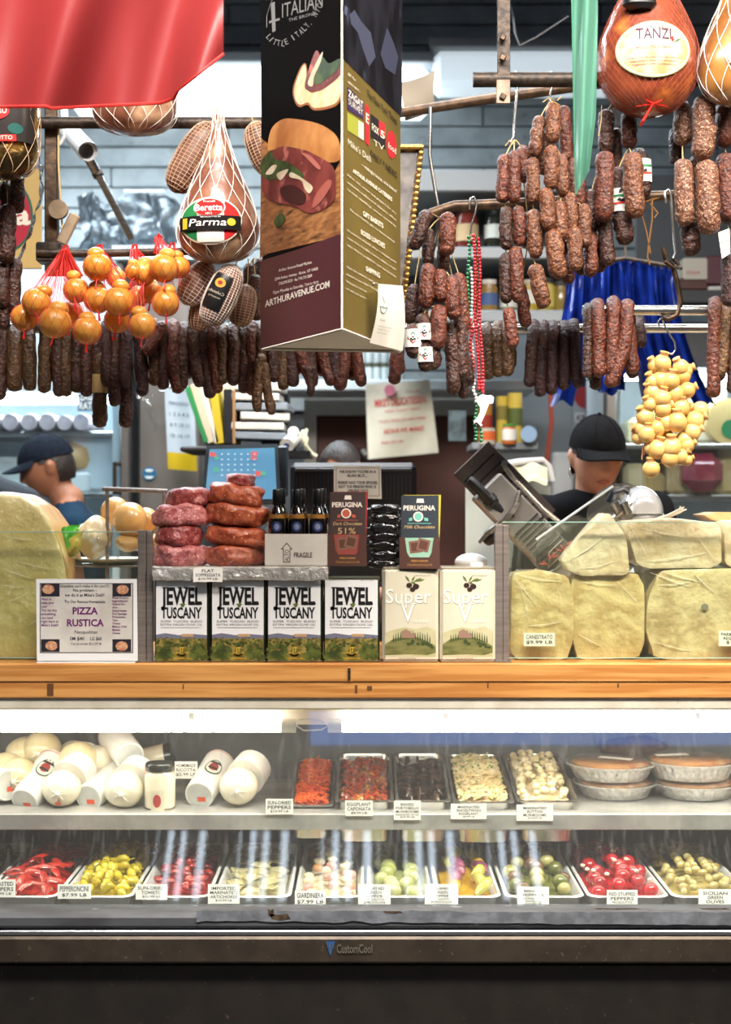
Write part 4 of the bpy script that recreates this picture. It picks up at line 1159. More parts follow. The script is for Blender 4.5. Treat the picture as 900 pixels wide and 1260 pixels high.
# ---- sausages
def saus(nm, c1, c2, c3, **k):
    return mat(nm, c1, c2, 80, rough=k.pop('rough', .45), bump=.8, bscale=110, c3=c3, s3=190, lo3=k.pop('lo3', .58), hi3=.70, var=.18, **k)
s_dark = saus('sausage_dark', (44, 23, 18), (68, 35, 24), (134, 86, 58))
s_red = saus('sausage_red', (66, 29, 20), (98, 45, 28), (166, 100, 62))
s_tan = saus('sausage_tan', (78, 42, 27), (110, 64, 40), (182, 130, 90), lo3=.57)
s_olive = saus('sausage_olive', (64, 42, 24), (92, 62, 34), (150, 112, 66))
s_maroon = saus('sausage_maroon', (46, 25, 24), (64, 34, 31), (104, 66, 54), rough=.55)
s_dust = saus('sausage_dusted', (86, 48, 32), (116, 72, 50), (196, 160, 130), lo3=.53)
def sausage_path(g, pts, r, seed, n=10, m=14, amp=.16, taper=2):
    'a wrinkled sausage along a path of 3-D points'
    P = []
    L = len(pts)-1
    for i in range(m+1):
        f = i/m*L; k = min(int(f), L-1); t = f-k
        # Catmull-Rom
        p0 = pts[max(k-1, 0)]; p1 = pts[k]; p2 = pts[k+1]; p3 = pts[min(k+2, L)]
        q = ((p1*2)+(p2-p0)*t+(p0*2-p1*5+p2*4-p3)*t*t+(p1*3-p0-p2*3+p3)*t*t*t)*.5
        q = q+noise.noise_vector(V((i*.5+seed, seed*.3, 0)))*r*.14
        P.append(q)
    d0 = (P[0]-P[1]).normalized(); d1 = (P[-1]-P[-2]).normalized()
    path = [P[0]+d0*r*.80]+[P[0]+d0*r*.5]+P+[P[-1]+d1*r*.5]+[P[-1]+d1*r*.80]
    N = len(path); rr = []
    for i in range(N):
        k = 1.0
        if i in (0, N-1): k = .30
        elif i in (1, N-2): k = .80
        elif i in (2, N-3): k = .97
        rr.append(r*k*(1+.10*noise.noise(V((i*.55+seed, seed, 2)))))
    b = len(g.v)
    g.tube(path, rr, n)
    for i in range(b, len(g.v)):
        p = g.v[i]; c = path[min((i-b)//n, N-1)]
        d = p-c
        g.v[i] = c+d*(1+amp*noise.noise(p*75+V((seed, 0, 0)))+amp*.6*noise.noise(p*190))
    return g
def draped(x, yt, yb, rp, Y, m, label, tilt=0, bend=0, back=True, group='dried sausages draped over the lowest rail', seed=None):
    seed = x*.37+yb*.11 if seed is None else seed
    r = S(rp, Y)
    yf = Y-.012-r
    pts = [A(x+tilt+bend, yb, yf), A(x+tilt*.6+bend*.3, yb-(yb-yt)*.33, yf), A(x+tilt*.25, yb-(yb-yt)*.66, yf), A(x, yt+rp*.8, yf+.006), A(x, yt-rp*.2, Y)]
    if back:
        pts += [A(x+1, yt+rp*1.0, Y+.014+r), A(x+2-tilt*.3, yt+(yb-yt)*.5, Y+.016+r), A(x+3-tilt*.5, yt+(yb-yt)*.82, Y+.016+r)]
    return ob('dried_sausage', sausage_path(G(), pts, r, seed, 10, 20), m, label=label, cat='sausage', group=group, smooth=60)
rowL = [ # x, top, bottom, radius, tilt, bend, depth, material
 (3, 402, 486, 8, -3, 0, 0, s_dark), (18, 410, 474, 9.5, 0, 0, 0, s_olive), (35, 408, 474, 8.5, 1, 0, 0, s_olive), (56, 404, 478, 8, -2, 0, 0, s_olive),
 (70, 400, 483, 7.5, 2, 0, 0, s_dark), (81, 402, 482, 8, 0, 0, 0, s_olive), (94, 404, 478, 7.5, 0, 0, 0, s_dark), (107, 402, 482, 8, -1, 0, 0, s_dark), (119, 404, 470, 7, 0, 0, 0, s_dark),
 (172, 398, 481, 8, 4, 0, 0, s_maroon), (189, 400, 468, 8, 2, 0, 0, s_olive), (201, 402, 473, 7.5, 0, 0, .0, s_maroon), (213, 402, 478, 8.5, 2, 4, 0, s_red), (227, 404, 472, 8, -3, 0, 0, s_dark),
 (239, 402, 470, 8.5, 3, 4, 0, s_dark), (251, 400, 484, 7.5, 2, 6, 0, s_maroon), (263, 402, 478, 8, -2, 6, 0, s_red), (274, 406, 468, 8, 0, -2, 0, s_olive), (288, 404, 468, 8.5, 0, 0, 0, s_dark), (300, 404, 478, 7.5, 0, 0, 0, s_dark), (310, 402, 480, 8, 0, 0, 0, s_red), (321, 404, 468, 8, 0, 0, 0, s_olive),
 (334, 404, 464, 8.5, 4, 0, 0, s_dark), (347, 404, 474, 7.5, 2, 0, 0, s_olive), (357, 404, 470, 8, 4, 0, 0, s_maroon), (366, 404, 466, 9, 8, 10, 0, s_red), (381, 404, 470, 8, 3, 0, 0, s_dark),
 (396, 404, 468, 8.5, 4, 7, 0, s_red), (413, 404, 464, 8, -1, 0, 0, s_maroon), (428, 404, 474, 8.5, -6, -4, 0, s_red), (437, 404, 470, 7.5, 4, 4, 0, s_red),
 (488, 404, 466, 8, 0, -2, 0, s_red), (600, 404, 462, 7, 1, 0, 0, s_olive), (612, 404, 458, 8, 1, 0, 0, s_olive), (625, 404, 456, 9, 0, 0, 0, s_olive),
 (656, 402, 470, 8, -4, 0, 0, s_maroon), (668, 402, 482, 7.5, -3, 0, 0, s_maroon), (681, 402, 480, 7.5, -2, 0, 0, s_maroon), (695, 402, 474, 7.5, -1, 0, 0, s_maroon), (706, 400, 472, 7.5, 4, 2, 0, s_maroon), (786, 395, 422, 7.5, 3, 0, 0, s_maroon)]
where = lambda x: ('left of the hanging banner' if x < 330 else 'under the hanging banner' if x < 480 else 'right of the banner')
cnt = {}
for (x, yt, yb, r, tl, bd_, dp, m) in rowL:
    w_ = where(x); cnt[w_] = cnt.get(w_, 0)+1
    draped(x, yt, yb, r, 4.02, m, '%s dried sausage from the left on the long chrome rail, %s' % (ORD[cnt[w_]-1], w_), tl, bd_)
# a front cluster over that row
for i, (x, yt, yb, r, tl, m, lb) in enumerate(((131, 402, 470, 7.5, 1, s_maroon, 'left one of the three dark sausages tied before the long pair'), (143, 400, 494, 7.5, -3, s_dark, 'middle one of the three dark sausages tied before the long pair'), (156, 402, 470, 8, -2, s_maroon, 'right one of the three dark sausages tied before the long pair'))):
    draped(x, yt, yb, r, 3.97, m, lb, tl, 0, False)
t = thing('long_salami', A(124, 524, 3.985), 'long thin salami with a cream paper band hanging lowest at left', 'salami', 'pair of long hanging salami')
ob('salami', sausage_path(G(), [A(125, 442, 3.985), A(124, 470, 3.985), A(123, 500, 3.985), A(122.5, 518, 3.985)], S(9.5, 3.985), 3.3, 12, 14, .1), s_olive, t, smooth=60)
g = G().tube([A(124, 461, 3.985), A(123.5, 484, 3.985)], S(10.6, 3.985), 16, cap=False); ob('paper_band', g, mat('tan_label', (206, 178, 120), rough=.7), t)
ob('long_salami', sausage_path(G(), [A(155, 440, 4.0), A(155, 470, 4.0), A(155, 500, 4.0), A(155, 519, 4.0)], S(9, 4.0), 5.3, 12, 14, .1), s_dark, label='long thin salami without a band, right one of the hanging pair', cat='salami', group='pair of long hanging salami')
for i, (pts, r, m, lb) in enumerate((([(181, 432), (192, 415), (199, 402)], 8, s_red, 'bent red sausage leaning across the chrome rail, below the netted cheeses'), ([(322, 440), (318, 470), (317, 502)], 6.5, s_olive, 'thin wrinkled brown sausage hanging low at the left edge of the banner'), ([(326, 450), (330, 485), (334, 506)], 6, s_olive, 'thin wrinkled brown sausage end beside the low one at the banner edge'), ([(381, 455), (383, 476), (382, 484)], 5, s_dark, 'short dark sausage end under the banner'))):
    ob('dried_sausage', sausage_path(G(), [A(x, y, 3.95) for x, y in pts], S(r, 3.95), i*7.7, 10, 12, .22), m, label=lb, cat='sausage', smooth=60)
# three thick ones on the short chrome rail and the group at the right edge
for x, yt, yb, r, tl, bd_, m, lb in ((736, 376, 458, 8.8, 2, 0, s_red, 'left one of the three thick red sausages on the short chrome rail'), (755, 374, 456, 8.8, -2, -1, s_red, 'middle one of the three thick red sausages on the short chrome rail'),
                             (772, 377, 470, 8.8, -6, -14, s_red, 'bent right one of the three thick red sausages on the short rail'), (724, 380, 460, 6.5, -1, 0, s_dark, 'thin dark sausage at the left end of the short chrome rail'),
                             (880, 374, 482, 8.5, -4, 2, s_red, 'long red sausage right of the hook on the short rail'), (893, 378, 458, 8, -4, -2, s_olive, 'brown sausage second from the hook at the right end of the short rail'), (903, 376, 478, 8, 0, 0, s_dark, 'dark sausage cut by the right edge of the picture on the short rail')):
    draped(x, yt, yb, r, 3.87, m, lb, tl, bd_, True, 'thick sausages on the short chrome rail')
for x, y, lb in ((733, 474, 'left stub of sausage hanging behind the thick red three'), (757, 470, 'middle stub of sausage hanging behind the thick red three'), (779, 460, 'right stub of sausage hanging behind the thick red three')):
    ob('dried_sausage', sausage_path(G(), [A(x-4, y-40, 3.93), A(x-1, y-15, 3.93), A(x, y, 3.93)], S(7.5, 3.93), x, 10, 10), s_dark, label=lb, cat='sausage', smooth=60)

LINKM = [s_dark, s_red, s_tan, s_dust, s_maroon]
label_white = mat('paper_wrap', (230, 226, 216), rough=.6)
def link(parent, x, y, hh, r, Y, m, tl=0, band=None):
    'one link of a string: centre, half length, radius in pixels; tl leans the lower end'
    pts = [A(x-tl*.5, y-hh+r*.7, Y), A(x-tl*.1, y-hh*.3, Y-.004), A(x+tl*.15, y+hh*.35, Y-.004), A(x+tl*.5, y+hh-r*.7, Y)]
    l = ob('link', sausage_path(G(), pts, S(r, Y), x*.7+y*.3, 12, 10, .15), m, parent, smooth=60)
    if band:
        a, b = A(x+tl*(.0)-tl*.1, y+band[0], Y), A(x+tl*.2, y+band[1], Y)
        w_ = ob('paper_band', G().tube([a+V((0, -.003, 0)), b+V((0, -.003, 0))], S(r*1.17, Y), 16, cap=False), label_white, l, label='white paper band with red and green mark')
        cx = (a.x+b.x)/2; 
        px, py = x, y+(band[0]+band[1])/2
        rr = S(r*1.2, Y)
        def Mb(qx, qy, off, c=(a+b)/2):
            d = S(qx-px, Y); dz = -S(qy-py, Y)
            return V((c.x+d, c.y-.003-math.sqrt(max(0, rr*rr-d*d))-off, c.z+dz))
        if band[2] == 'diamond':
            for c_, k, o in (((46, 120, 70), 1.0, .0004), ((200, 50, 45), .99, .0006), ((236, 232, 224), .74, .0010)):
                g = G(); q = 7.5*k
                if o == .0006: g.add([Mb(px-q, py, o), Mb(px, py+q, o), Mb(px+q, py, o), Mb(px, py, o)], [(0, 1, 2, 3)])
                else: g.add([Mb(px-q, py, o), Mb(px, py-q, o), Mb(px+q, py, o), Mb(px, py+q, o), Mb(px, py, o)], [(0, 1, 4), (1, 2, 4), (2, 3, 4), (3, 0, 4)])
                ob('band_print', g, flat(c_), l, smooth=0)
            g = G()
            for q in ((-2.5, 1), (0, -1), (2, 1.5), (-.5, 2.5)): g.disc(Mb, px+q[0], py+q[1], 1.5, 1.1, .0016, 7)
            ob('band_mark', g, flat(BLACK), l, smooth=0)
        else:
            for c_, dy_ in (((40, 130, 80), -4), ((200, 55, 48), 5)):
                g = G(); g.grid(lambda u, v_: Mb(px-r+2*r*u, py+dy_-1.2+2.4*v_-u*2, .0006), 8, 1); ob('band_print', g, flat(c_), l, smooth=0)
            g = G(); g.poly(Mb, [(px-5, py+1), (px-2, py-2), (px+1, py), (px+4, py-2), (px+5, py+2), (px, py+3)], .001); ob('band_mark', g, flat(BLACK), l, smooth=0)
    return l
def string(label, top, links, group=None):
    t = thing('sausage_string', A(top[0], top[1], top[2]), label, 'sausages', group)
    g = G()
    lk = sorted(links, key=lambda q: q[1])
    for q in links:
        x, y, hh, r, Y, m = q[:6]
        # twine from this link up to the nearest higher link or the hook
        best = None
        for o in links:
            if o[1]+o[2] < y-hh+4 and abs(o[0]-x) < 16:
                if best is None or o[1] > best[1]: best = o
        e = A(best[0], best[1]+best[2], best[4]) if best else A(top[0], top[1], top[2])
        s_ = A(x-(q[6] if len(q) > 6 else 0)*.5, y-hh, Y)
        g.tube([s_-V((0, 0, .006)), s_.lerp(e, .5), e], .0016, 4)
    ob('twine', g, twine, t)
    for q in links:
        link(t, *q[:6], *(q[6:7]), **({'band': q[7]} if len(q) > 7 else {}))
    return t
Ya, Yb, Yc = 3.70, 3.745, 3.79
string('string of small sausages on the leftmost chrome hook under the bracket', (633, 172, 3.72), [
 (645, 202, 22, 8.5, Yb, s_red, 2), (620, 220, 29, 8.5, Ya, s_red, -3), (633, 218, 32, 8.5, Ya-.01, s_red), (623, 281, 26, 8, Ya, s_dark), (639, 278, 24, 8, Ya, s_red, 2), (649, 284, 22, 7, Yc, s_dark),
 (623, 342, 30, 8, Ya, s_dark), (636, 338, 34, 8.5, Ya-.01, s_red, 3), (644, 376, 26, 8, Yb, s_red, 6), (629, 404, 24, 8, Ya, s_red, 4)])
string('widest string of tan sausages, on the small hook below the bracket', (678, 124, 3.72), [
 (661, 168, 24, 8.5, Ya, s_tan, -6), (681, 152, 24, 9, Ya-.015, s_tan), (696, 165, 34, 8.5, Yb, s_red, 4), (668, 188, 26, 8.5, Yb, s_tan, 2), (679, 206, 26, 9, Ya-.015, s_tan), (692, 216, 26, 8.5, Ya, s_tan, 3), (706, 222, 26, 8, Yb, s_red, 2),
 (656, 222, 27, 9, Ya-.01, s_tan), (658, 288, 29, 9.5, Ya, s_tan, 2), (674, 258, 26, 9.5, Ya-.02, s_tan, 3), (690, 272, 24, 8.5, Ya, s_tan, 2), (703, 262, 24, 8, Ya, s_tan, 3), (714, 238, 18, 8, Yb, s_red), (720, 278, 26, 8.5, Ya, s_tan, 2),
 (684, 312, 30, 11, Ya-.02, s_tan, 6), (708, 306, 26, 9.5, Ya-.01, s_tan, 2), (664, 352, 26, 10, Ya, s_tan, 10), (698, 322, 26, 8.5, Yb, s_red, 3), (727, 312, 28, 9, Yb, s_red, 0), (716, 318, 20, 8, Yc, s_dark)])
string('string of dark sausages with two white paper bands, beside the green flag', (760, 120, 3.78), [
 (746, 162, 26, 10, Yb, s_dark), (774, 160, 22, 10, Yb, s_red), (758, 184, 26, 8, Yc, s_dark), (744, 230, 42, 11.5, Ya, s_red, -2), (780, 228, 40, 12.5, Ya-.01, s_tan, 4), (762, 236, 30, 10, Yb, s_dark, 2, (-2, 26, 'stripe')), (789, 214, 30, 11, Yc-.02, s_dark, 4, (-16, 12, 'stripe')),
 (768, 278, 22, 12, Yb, s_dark, 4), (728, 260, 26, 8, Yb, s_dark), (746, 292, 34, 9.5, Yb, s_dark, 6), (738, 314, 20, 9, Yc, s_dark)])
string('leftmost string of whitish dusted sausages under the big red netted ham', (841, 126, 3.76), [(840, 152, 26, 11, Yb, s_dust), (842, 237, 40, 12, Ya, s_dust, 3), (849, 290, 24, 12, Yb, s_dark, 4), (833, 180, 22, 9, Yc, s_dark)], 'dusted sausage strings')
string('middle string of whitish dusted sausages, the palest one', (866, 116, 3.74), [(866, 158, 38, 14.5, Ya, s_dust), (871, 243, 44, 14.5, Ya-.01, s_dust, 3), (858, 214, 22, 10, Yc, s_dark)], 'dusted sausage strings')
string('string of brown sausages at the right edge of the picture', (893, 126, 3.76), [(892, 154, 27, 12.5, Yb, s_red), (895, 232, 42, 13, Yb, s_red, 2), (898, 330, 46, 10, Yb, s_maroon)], 'dusted sausage strings')
tg = thing('paper_tag', A(886, 285, 3.72), 'small white paper tag on the sausages at the right edge', 'tag')
M = YM(3.70); q = [(884, 286), (898, 281), (899, 312), (889, 318)]
ob('tag', G().prism([M(*p) for p in q], [M(p[0], p[1], -.001) for p in q]), paper, tg, smooth=0)
g = G(); g.text(M, 'SALAME', 886, 897, 300, 296, .001, dyr=-2); ob('lettering', g, flat((170, 60, 50)), tg, smooth=0)
string('string of dark sausages beside the gilt picture frame, three with white paper bands', (541, 268, 3.86), [
 (518, 283, 24, 9, Yb, s_dark, -14), (527, 303, 22, 8, Yc, s_dark), (551, 288, 26, 10.5, Ya, s_red, -2), (546, 316, 16, 8, Yb, s_dark), (507, 374, 24, 9, Yb, s_dark, -6), (526, 352, 26, 10, Ya, s_red, -2), (542, 352, 20, 8.5, Ya-.01, s_red),
 (557, 366, 26, 10, Ya, s_red, 3), (568, 372, 36, 9, Yb, s_red, 6), (540, 402, 26, 10, Ya-.015, s_red), (519, 396, 20, 8, Yc, s_dark), (534, 432, 22, 9, Ya, s_dark), (508, 420, 20, 9.5, Ya-.01, s_dark, 2, (-14, 8, 'diamond')), (522, 407, 20, 9, Ya-.005, s_dark, 2, (-8, 12, 'diamond')),
 (523, 440, 17, 9, Ya-.01, s_dark, 3, (-12, 6, 'diamond')), (556, 424, 28, 9, Yb, s_dark, 4), (568, 426, 40, 9.5, Yb, s_dark, 3), (558, 462, 22, 9, Yb, s_dark), (570, 470, 20, 7, Yc, s_dark, 2), (577, 456, 18, 6.5, Yc, s_dark, 2)])
string('pair of dark sausage strings behind the small netted salami', (312, 318, 3.9), [(306, 352, 28, 8, 3.90, s_dark, -4), (315, 366, 28, 8, 3.88, s_dark, 2), (300, 380, 16, 7, 3.93, s_dark), (321, 342, 24, 7, 3.95, s_dark)])
string('string of dark sausages at the left edge under the gold wrapped ham', (8, 216, 3.72), [(21, 236, 26, 9, 3.72, s_dark), (8, 244, 20, 8, 3.76, s_dark), (9, 288, 36, 10.5, 3.70, s_dark, -1), (3, 350, 28, 9, 3.72, s_dark), (17, 352, 34, 9, 3.74, s_dark, -2), (5, 388, 18, 8, 3.74, s_dark)])
# loose ends of twine
g = G()
for p in ([(640, 180), (636, 172), (630, 178)], [(668, 126), (676, 120), (684, 124)], [(686, 124), (692, 118)], [(741, 130), (740, 150), (737, 168)], [(622, 180), (628, 172), (633, 174)]):
    g.tube([A(x, y, 3.70) for x, y in p], .0012, 4)
ob('loose_twine', g, twine, label='frayed loose twine ends at the tops of the sausage strings', cat='twine', kind='stuff')
g = G()
for p in ([(792, 244), (790, 262), (796, 285), (801, 312)], [(803, 244), (803, 270), (799, 300), (797, 316), (800, 326)], [(800, 250), (810, 262), (806, 268)], [(795, 248), (815, 242)]):
    g.tube([A(x, y, 3.84) for x, y in p], .0024, 5)
ob('hanging_twine', g, mat('brown_twine', (150, 104, 56), rough=.9), label='loop of brown twine hanging from the pipe above the blue bags', cat='twine')

# ---- hams and netted meats
ham = mat('ham_skin', (150, 96, 70), (112, 62, 46), 9, rough=.36, coat=.35, bump=.25, bscale=30, c3=(206, 166, 130), s3=8, lo3=.54, hi3=.66)
ham_red = mat('ham_red', (150, 76, 48), (112, 48, 32), 9, rough=.26, coat=.7, bump=.3, bscale=28, c3=(200, 116, 52), s3=9, lo3=.55, hi3=.68)
ham_gold = mat('ham_gold', (176, 120, 60), (130, 80, 40), 10, rough=.26, coat=.7, bump=.3, c3=(220, 190, 140), s3=7, lo3=.55, hi3=.65)
culat = mat('netted_salami', (112, 70, 54), (84, 46, 36), 16, rough=.5, bump=.4, c3=(170, 120, 96), s3=30, lo3=.58, hi3=.7)
class Pear:
    'a hanging ham: profile of (radius px, row px) about an axis at px x and depth Y'
    def __init__(s, x, Y, prof, sy=.8, lean=0.0):
        s.x, s.Y, s.sy, s.lean = x, Y, sy, lean
        s.prof = prof
    def rad(s, y):
        p = s.prof
        for (r0, y0), (r1, y1) in zip(p, p[1:]):
            if min(y0, y1) <= y <= max(y0, y1) and y0 != y1:
                return r0+(r1-r0)*(y-y0)/(y1-y0)
        return p[0][0] if y < p[0][1] else p[-1][0]
    def ax(s, y):
        return s.x+s.lean*(y-s.prof[0][1])
    def pt(s, a, y, k=1.0, off=0.0):
        r = S(s.rad(y)*k, s.Y)+off
        c = A(s.ax(y), y, s.Y)
        return V((c.x+r*math.cos(a), s.Y+r*s.sy*math.sin(a), c.z))
    def map(s, px, py, off):
        r = S(s.rad(py), s.Y)+.002; d = S(px-s.ax(py), s.Y)
        q = math.sqrt(max(0.0, 1-min(1, (d/r)**2)))
        c = A(px, py, s.Y)
        return V((c.x, s.Y-r*s.sy*q-off, c.z))
    def body(s, n=32, wob=.05):
        g = G(); vs = []; fs = []; P = s.prof
        # dense smooth profile
        ys = []
        for (r0, y0), (r1, y1) in zip(P, P[1:]):
            k = max(1, int(abs(y1-y0)/5))
            ys += [(r0+(r1-r0)*i/k, y0+(y1-y0)*i/k) for i in range(k)]
        ys.append(P[-1])
        for r, y in ys:
            for k in range(n):
                a = 2*PI*k/n
                f = 1+wob*noise.noise(V((math.cos(a)*1.2+s.x, math.sin(a)*1.2, y*.035)))-wob*.4
                c = A(s.ax(y), y, s.Y); rr = S(r*f, s.Y)
                vs.append(V((c.x+rr*math.cos(a), s.Y+rr*s.sy*math.sin(a), c.z)))
        m = len(ys)
        for i in range(m-1):
            for k in range(n):
                l = (k+1) % n
                fs.append((i*n+k, (i+1)*n+k, (i+1)*n+l, i*n+l))
        fs.append(tuple(range(n))); fs.append(tuple((m-1)*n+k for k in range(n))[::-1])
        return g.add(vs, fs)
    def net(s, strands, turn, r, steps=26, rings=(), off=.0015, straight=False):
        g = G(); y0, y1 = s.prof[0][1], s.prof[-1][1]
        for sg in ((1,) if straight else (1, -1)):
            for k in range(strands):
                a0 = 2*PI*k/strands
                g.tube([s.pt(a0+sg*turn*i/steps, y0+(y1-y0)*i/steps, 1.015, off) for i in range(steps+1)], r, 3, cap=False)
        for y in rings:
            g.tube([s.pt(2*PI*k/20, y, 1.015, off) for k in range(20)], r, 3, closed=True)
        return g
def smoothprof(p, k=5):
    'Catmull-Rom through (r, y) points'
    out = []
    for i in range(len(p)-1):
        p0 = p[max(i-1, 0)]; p1 = p[i]; p2 = p[i+1]; p3 = p[min(i+2, len(p)-1)]
        for j in range(k):
            t = j/k
            out.append(tuple(.5*(2*p1[c]+(p2[c]-p0[c])*t+(2*p0[c]-5*p1[c]+4*p2[c]-p3[c])*t*t+(3*p1[c]-p0[c]-3*p2[c]+p3[c])*t**3) for c in (0, 1)))
    out.append(p[-1])
    return [(max(r, .5), y) for r, y in out]
# white-netted ham with the round label
P = Pear(269, 3.74, smoothprof([(6, 142), (8, 158), (14, 176), (20, 196), (29, 218), (40, 244), (48, 266), (51, 284), (47, 302), (34, 316), (14, 323), (3, 325)]), .8)
t = thing('netted_ham', A(269, 325, 3.74), 'large white-netted ham with a round green and red label and black band', 'ham')
ob('meat', P.body(), ham, t, smooth=60)
ob('net', P.net(12, 2.0, .0011, 28), white_net, t)
g = G(); r2 = random.Random(5)
for k in range(26):
    a = r2.random()*6.28; q = r2.random()
    g.tube([A(269, 166, 3.74), A(269+math.cos(a)*6*q, 154, 3.74+.02*math.sin(a)), A(268+math.cos(a)*9, 138+r2.random()*6, 3.74+.03*math.sin(a))], .0016, 4)
ob('net_knot', g, white_net, t, kind='stuff')
g = G().disc(P.map, 263, 279, 38, 29, .003, 36, 5)
lab = ob('label', g, mat('label_cream', (226, 216, 190), rough=.4, coat=.5), t, label='round printed label with a black band')
for c_, x0, x1 in (((40, 118, 66), 227, 247), ((232, 228, 220), 247, 280), ((196, 44, 40), 280, 299)):
    g = G()
    def fn(u, v_):
        x = x0+(x1-x0)*u; h = 27*math.sqrt(max(0, 1-((x-263)/36.5)**2))
        return P.map(x, 279-h+2*h*v_, .0036)
    g.grid(fn, 8, 10); ob('label_stripe', g, flat(c_, .8, .1), lab)
g = G().disc(P.map, 262, 263.5, 19.5, 12, .0055, 30, 5); s = ob('label_oval', g, flat((224, 214, 196)), lab)
g = G().disc(P.map, 262, 263.5, 18, 10.6, .0080, 30, 5); ob('oval_field', g, flat((196, 40, 38), .8, .1), lab)
g = G().grid(lambda u, v_: P.map(225+75*u, 274+17*v_, .0095), 14, 3); ob('black_band', g, flat((26, 24, 24), .8, .1), lab)
g = G(); g.text(P.map, 'Beretta', 245, 278.5, 268, 259.5, .0100, bold=.02); g.text(P.map, 'Fratelli', 255, 269, 257.6, 254.8, .0100); g.text(P.map, '1812', 258, 266, 273, 270, .0100)
g.text(P.map, 'Parma', 237, 283, 286.5, 277.5, .0115, shear=.25, bold=.006); g.text(P.map, 'PROSCIUTTO DI', 252, 276, 276.8, 275, .0115)
ob('lettering', g, flat((238, 232, 222)), lab, smooth=0)
g = G().disc(P.map, 289, 282, 5, 4.6, .0115, 16); g.rect(P.map, 229, 276, 235, 289, .0115); ob('gold_seal', g, gold, lab, smooth=0)
g = G().grid(lambda u, v_: P.map(249+27*u, 293+12*v_, .0046), 6, 3); ob('price_slip', g, paper, lab)
# big red netted ham with the oval label
P = Pear(798, 3.66, smoothprof([(18, -40), (28, -14), (40, 8), (52, 34), (60, 58), (62, 80), (57, 104), (44, 126), (24, 140), (6, 145), (2, 146)]), .8)
t = thing('netted_ham', A(798, 146, 3.66), 'big reddish ham in fine red netting with an oval white label, top right', 'ham')
ob('meat', P.body(), ham_red, t, smooth=60)
ob('net', P.net(44, 2.2, .00038, 30, off=.001), mat('fine_red_net', (150, 66, 44), rough=.5), t)
g = G().disc(P.map, 796, 75, 45, 34, .0025, 36, 5); lab = ob('label', g, mat('label_green_edge', (150, 160, 118), rough=.3, coat=.5), t, label='oval label with a cream border')
g = G().disc(P.map, 796, 75, 43.6, 32.8, .003, 36, 5); ob('label_border', g, flat((232, 222, 190), .3), lab)
g = G().disc(P.map, 796, 75, 41.6, 31, .0035, 36, 5); ob('label_field', g, mat('label_pink', (226, 190, 160), (206, 150, 104), 30, rough=.3, coat=.6, c3=(226, 150, 70), s3=9, lo3=.6, hi3=.72), lab)
g = G(); g.text(P.map, 'TANZI', 774, 816, 64, 50, .0048, bold=.012, dyr=.5); g.text(P.map, 'F.LLI', 791, 806, 51, 48, .0048); g.text(P.map, 'PROSCIUTTO DI PARMA', 774, 816, 76.5, 73, .0048, dyr=-.5)
for i in range(3): g.text(P.map, 'stagionato in italia con sale marino', 764+i*3, 828-i*3, 87+i*4, 85+i*4, .0048)
ob('lettering', g, flat((74, 44, 66)), lab, smooth=0)
g = G(); g.poly(P.map, [(815, 62), (818, 60), (820, 66), (817, 68)], .005); ob('red_mark', g, flat((200, 40, 36)), lab, smooth=0)
g = G(); g.poly(P.map, [(818, 69), (823, 64), (829, 62), (824, 67)], .005); ob('green_mark', g, flat((70, 96, 56)), lab, smooth=0)
g = G(); g.tube([P.map(799, 135, .004), P.map(797, 138, .012), A(790, 152, 3.54)], [.004, .006, .010], 8, sx=.4)
for a in range(6): g.tube([P.map(799, 136, .005), P.map(799+20*math.cos(a*1.05), 137+6*math.sin(a*1.05), .003)], [.003, .001], 4)
ob('clip_tail', g, red_net, t)
g = G().lathe([(.03, .0), (.045, .012), (.040, .04), (.02, .07)], A(790, 12, 3.58), 14, sy=.6, wob=.3); ob('black_strap', g, blackplastic, t)
# second ham at the right edge
P = Pear(902, 3.64, smoothprof([(8, -30), (14, 0), (24, 24), (34, 48), (41, 72), (42, 92), (36, 112), (20, 126), (4, 131)]), .8)
t = thing('netted_ham', A(902, 131, 3.64), 'white-netted ham with a red and green label, cut by the right edge', 'ham')
ob('meat', P.body(), ham_gold, t, smooth=60)
ob('net', P.net(10, 1.7, .0011, 26), white_net, t)
g = G().disc(P.map, 908, 78, 22, 16, .003, 24, 3); lab = ob('label', g, flat((228, 222, 208), .3), t)
g = G().poly(P.map, [(892, 78), (897, 70), (906, 72), (904, 84), (893, 86)], .005); ob('red_mark', g, flat((206, 44, 40)), lab, smooth=0)
g = G().poly(P.map, [(894, 66), (900, 60), (906, 62), (904, 67)], .0052); ob('green_mark', g, flat((40, 130, 72)), lab, smooth=0)
# round netted ham behind the red flag
P = Pear(166, 3.76, smoothprof([(30, 70), (46, 92), (53, 116), (52, 140), (42, 156), (22, 164), (4, 166)]), .8)
t = thing('netted_ham', A(166, 166, 3.76), 'round brown netted ham half hidden by the red flag', 'ham')
ob('meat', P.body(), ham, t, smooth=60); ob('net', P.net(14, 1.3, .0011, 22), white_net, t)
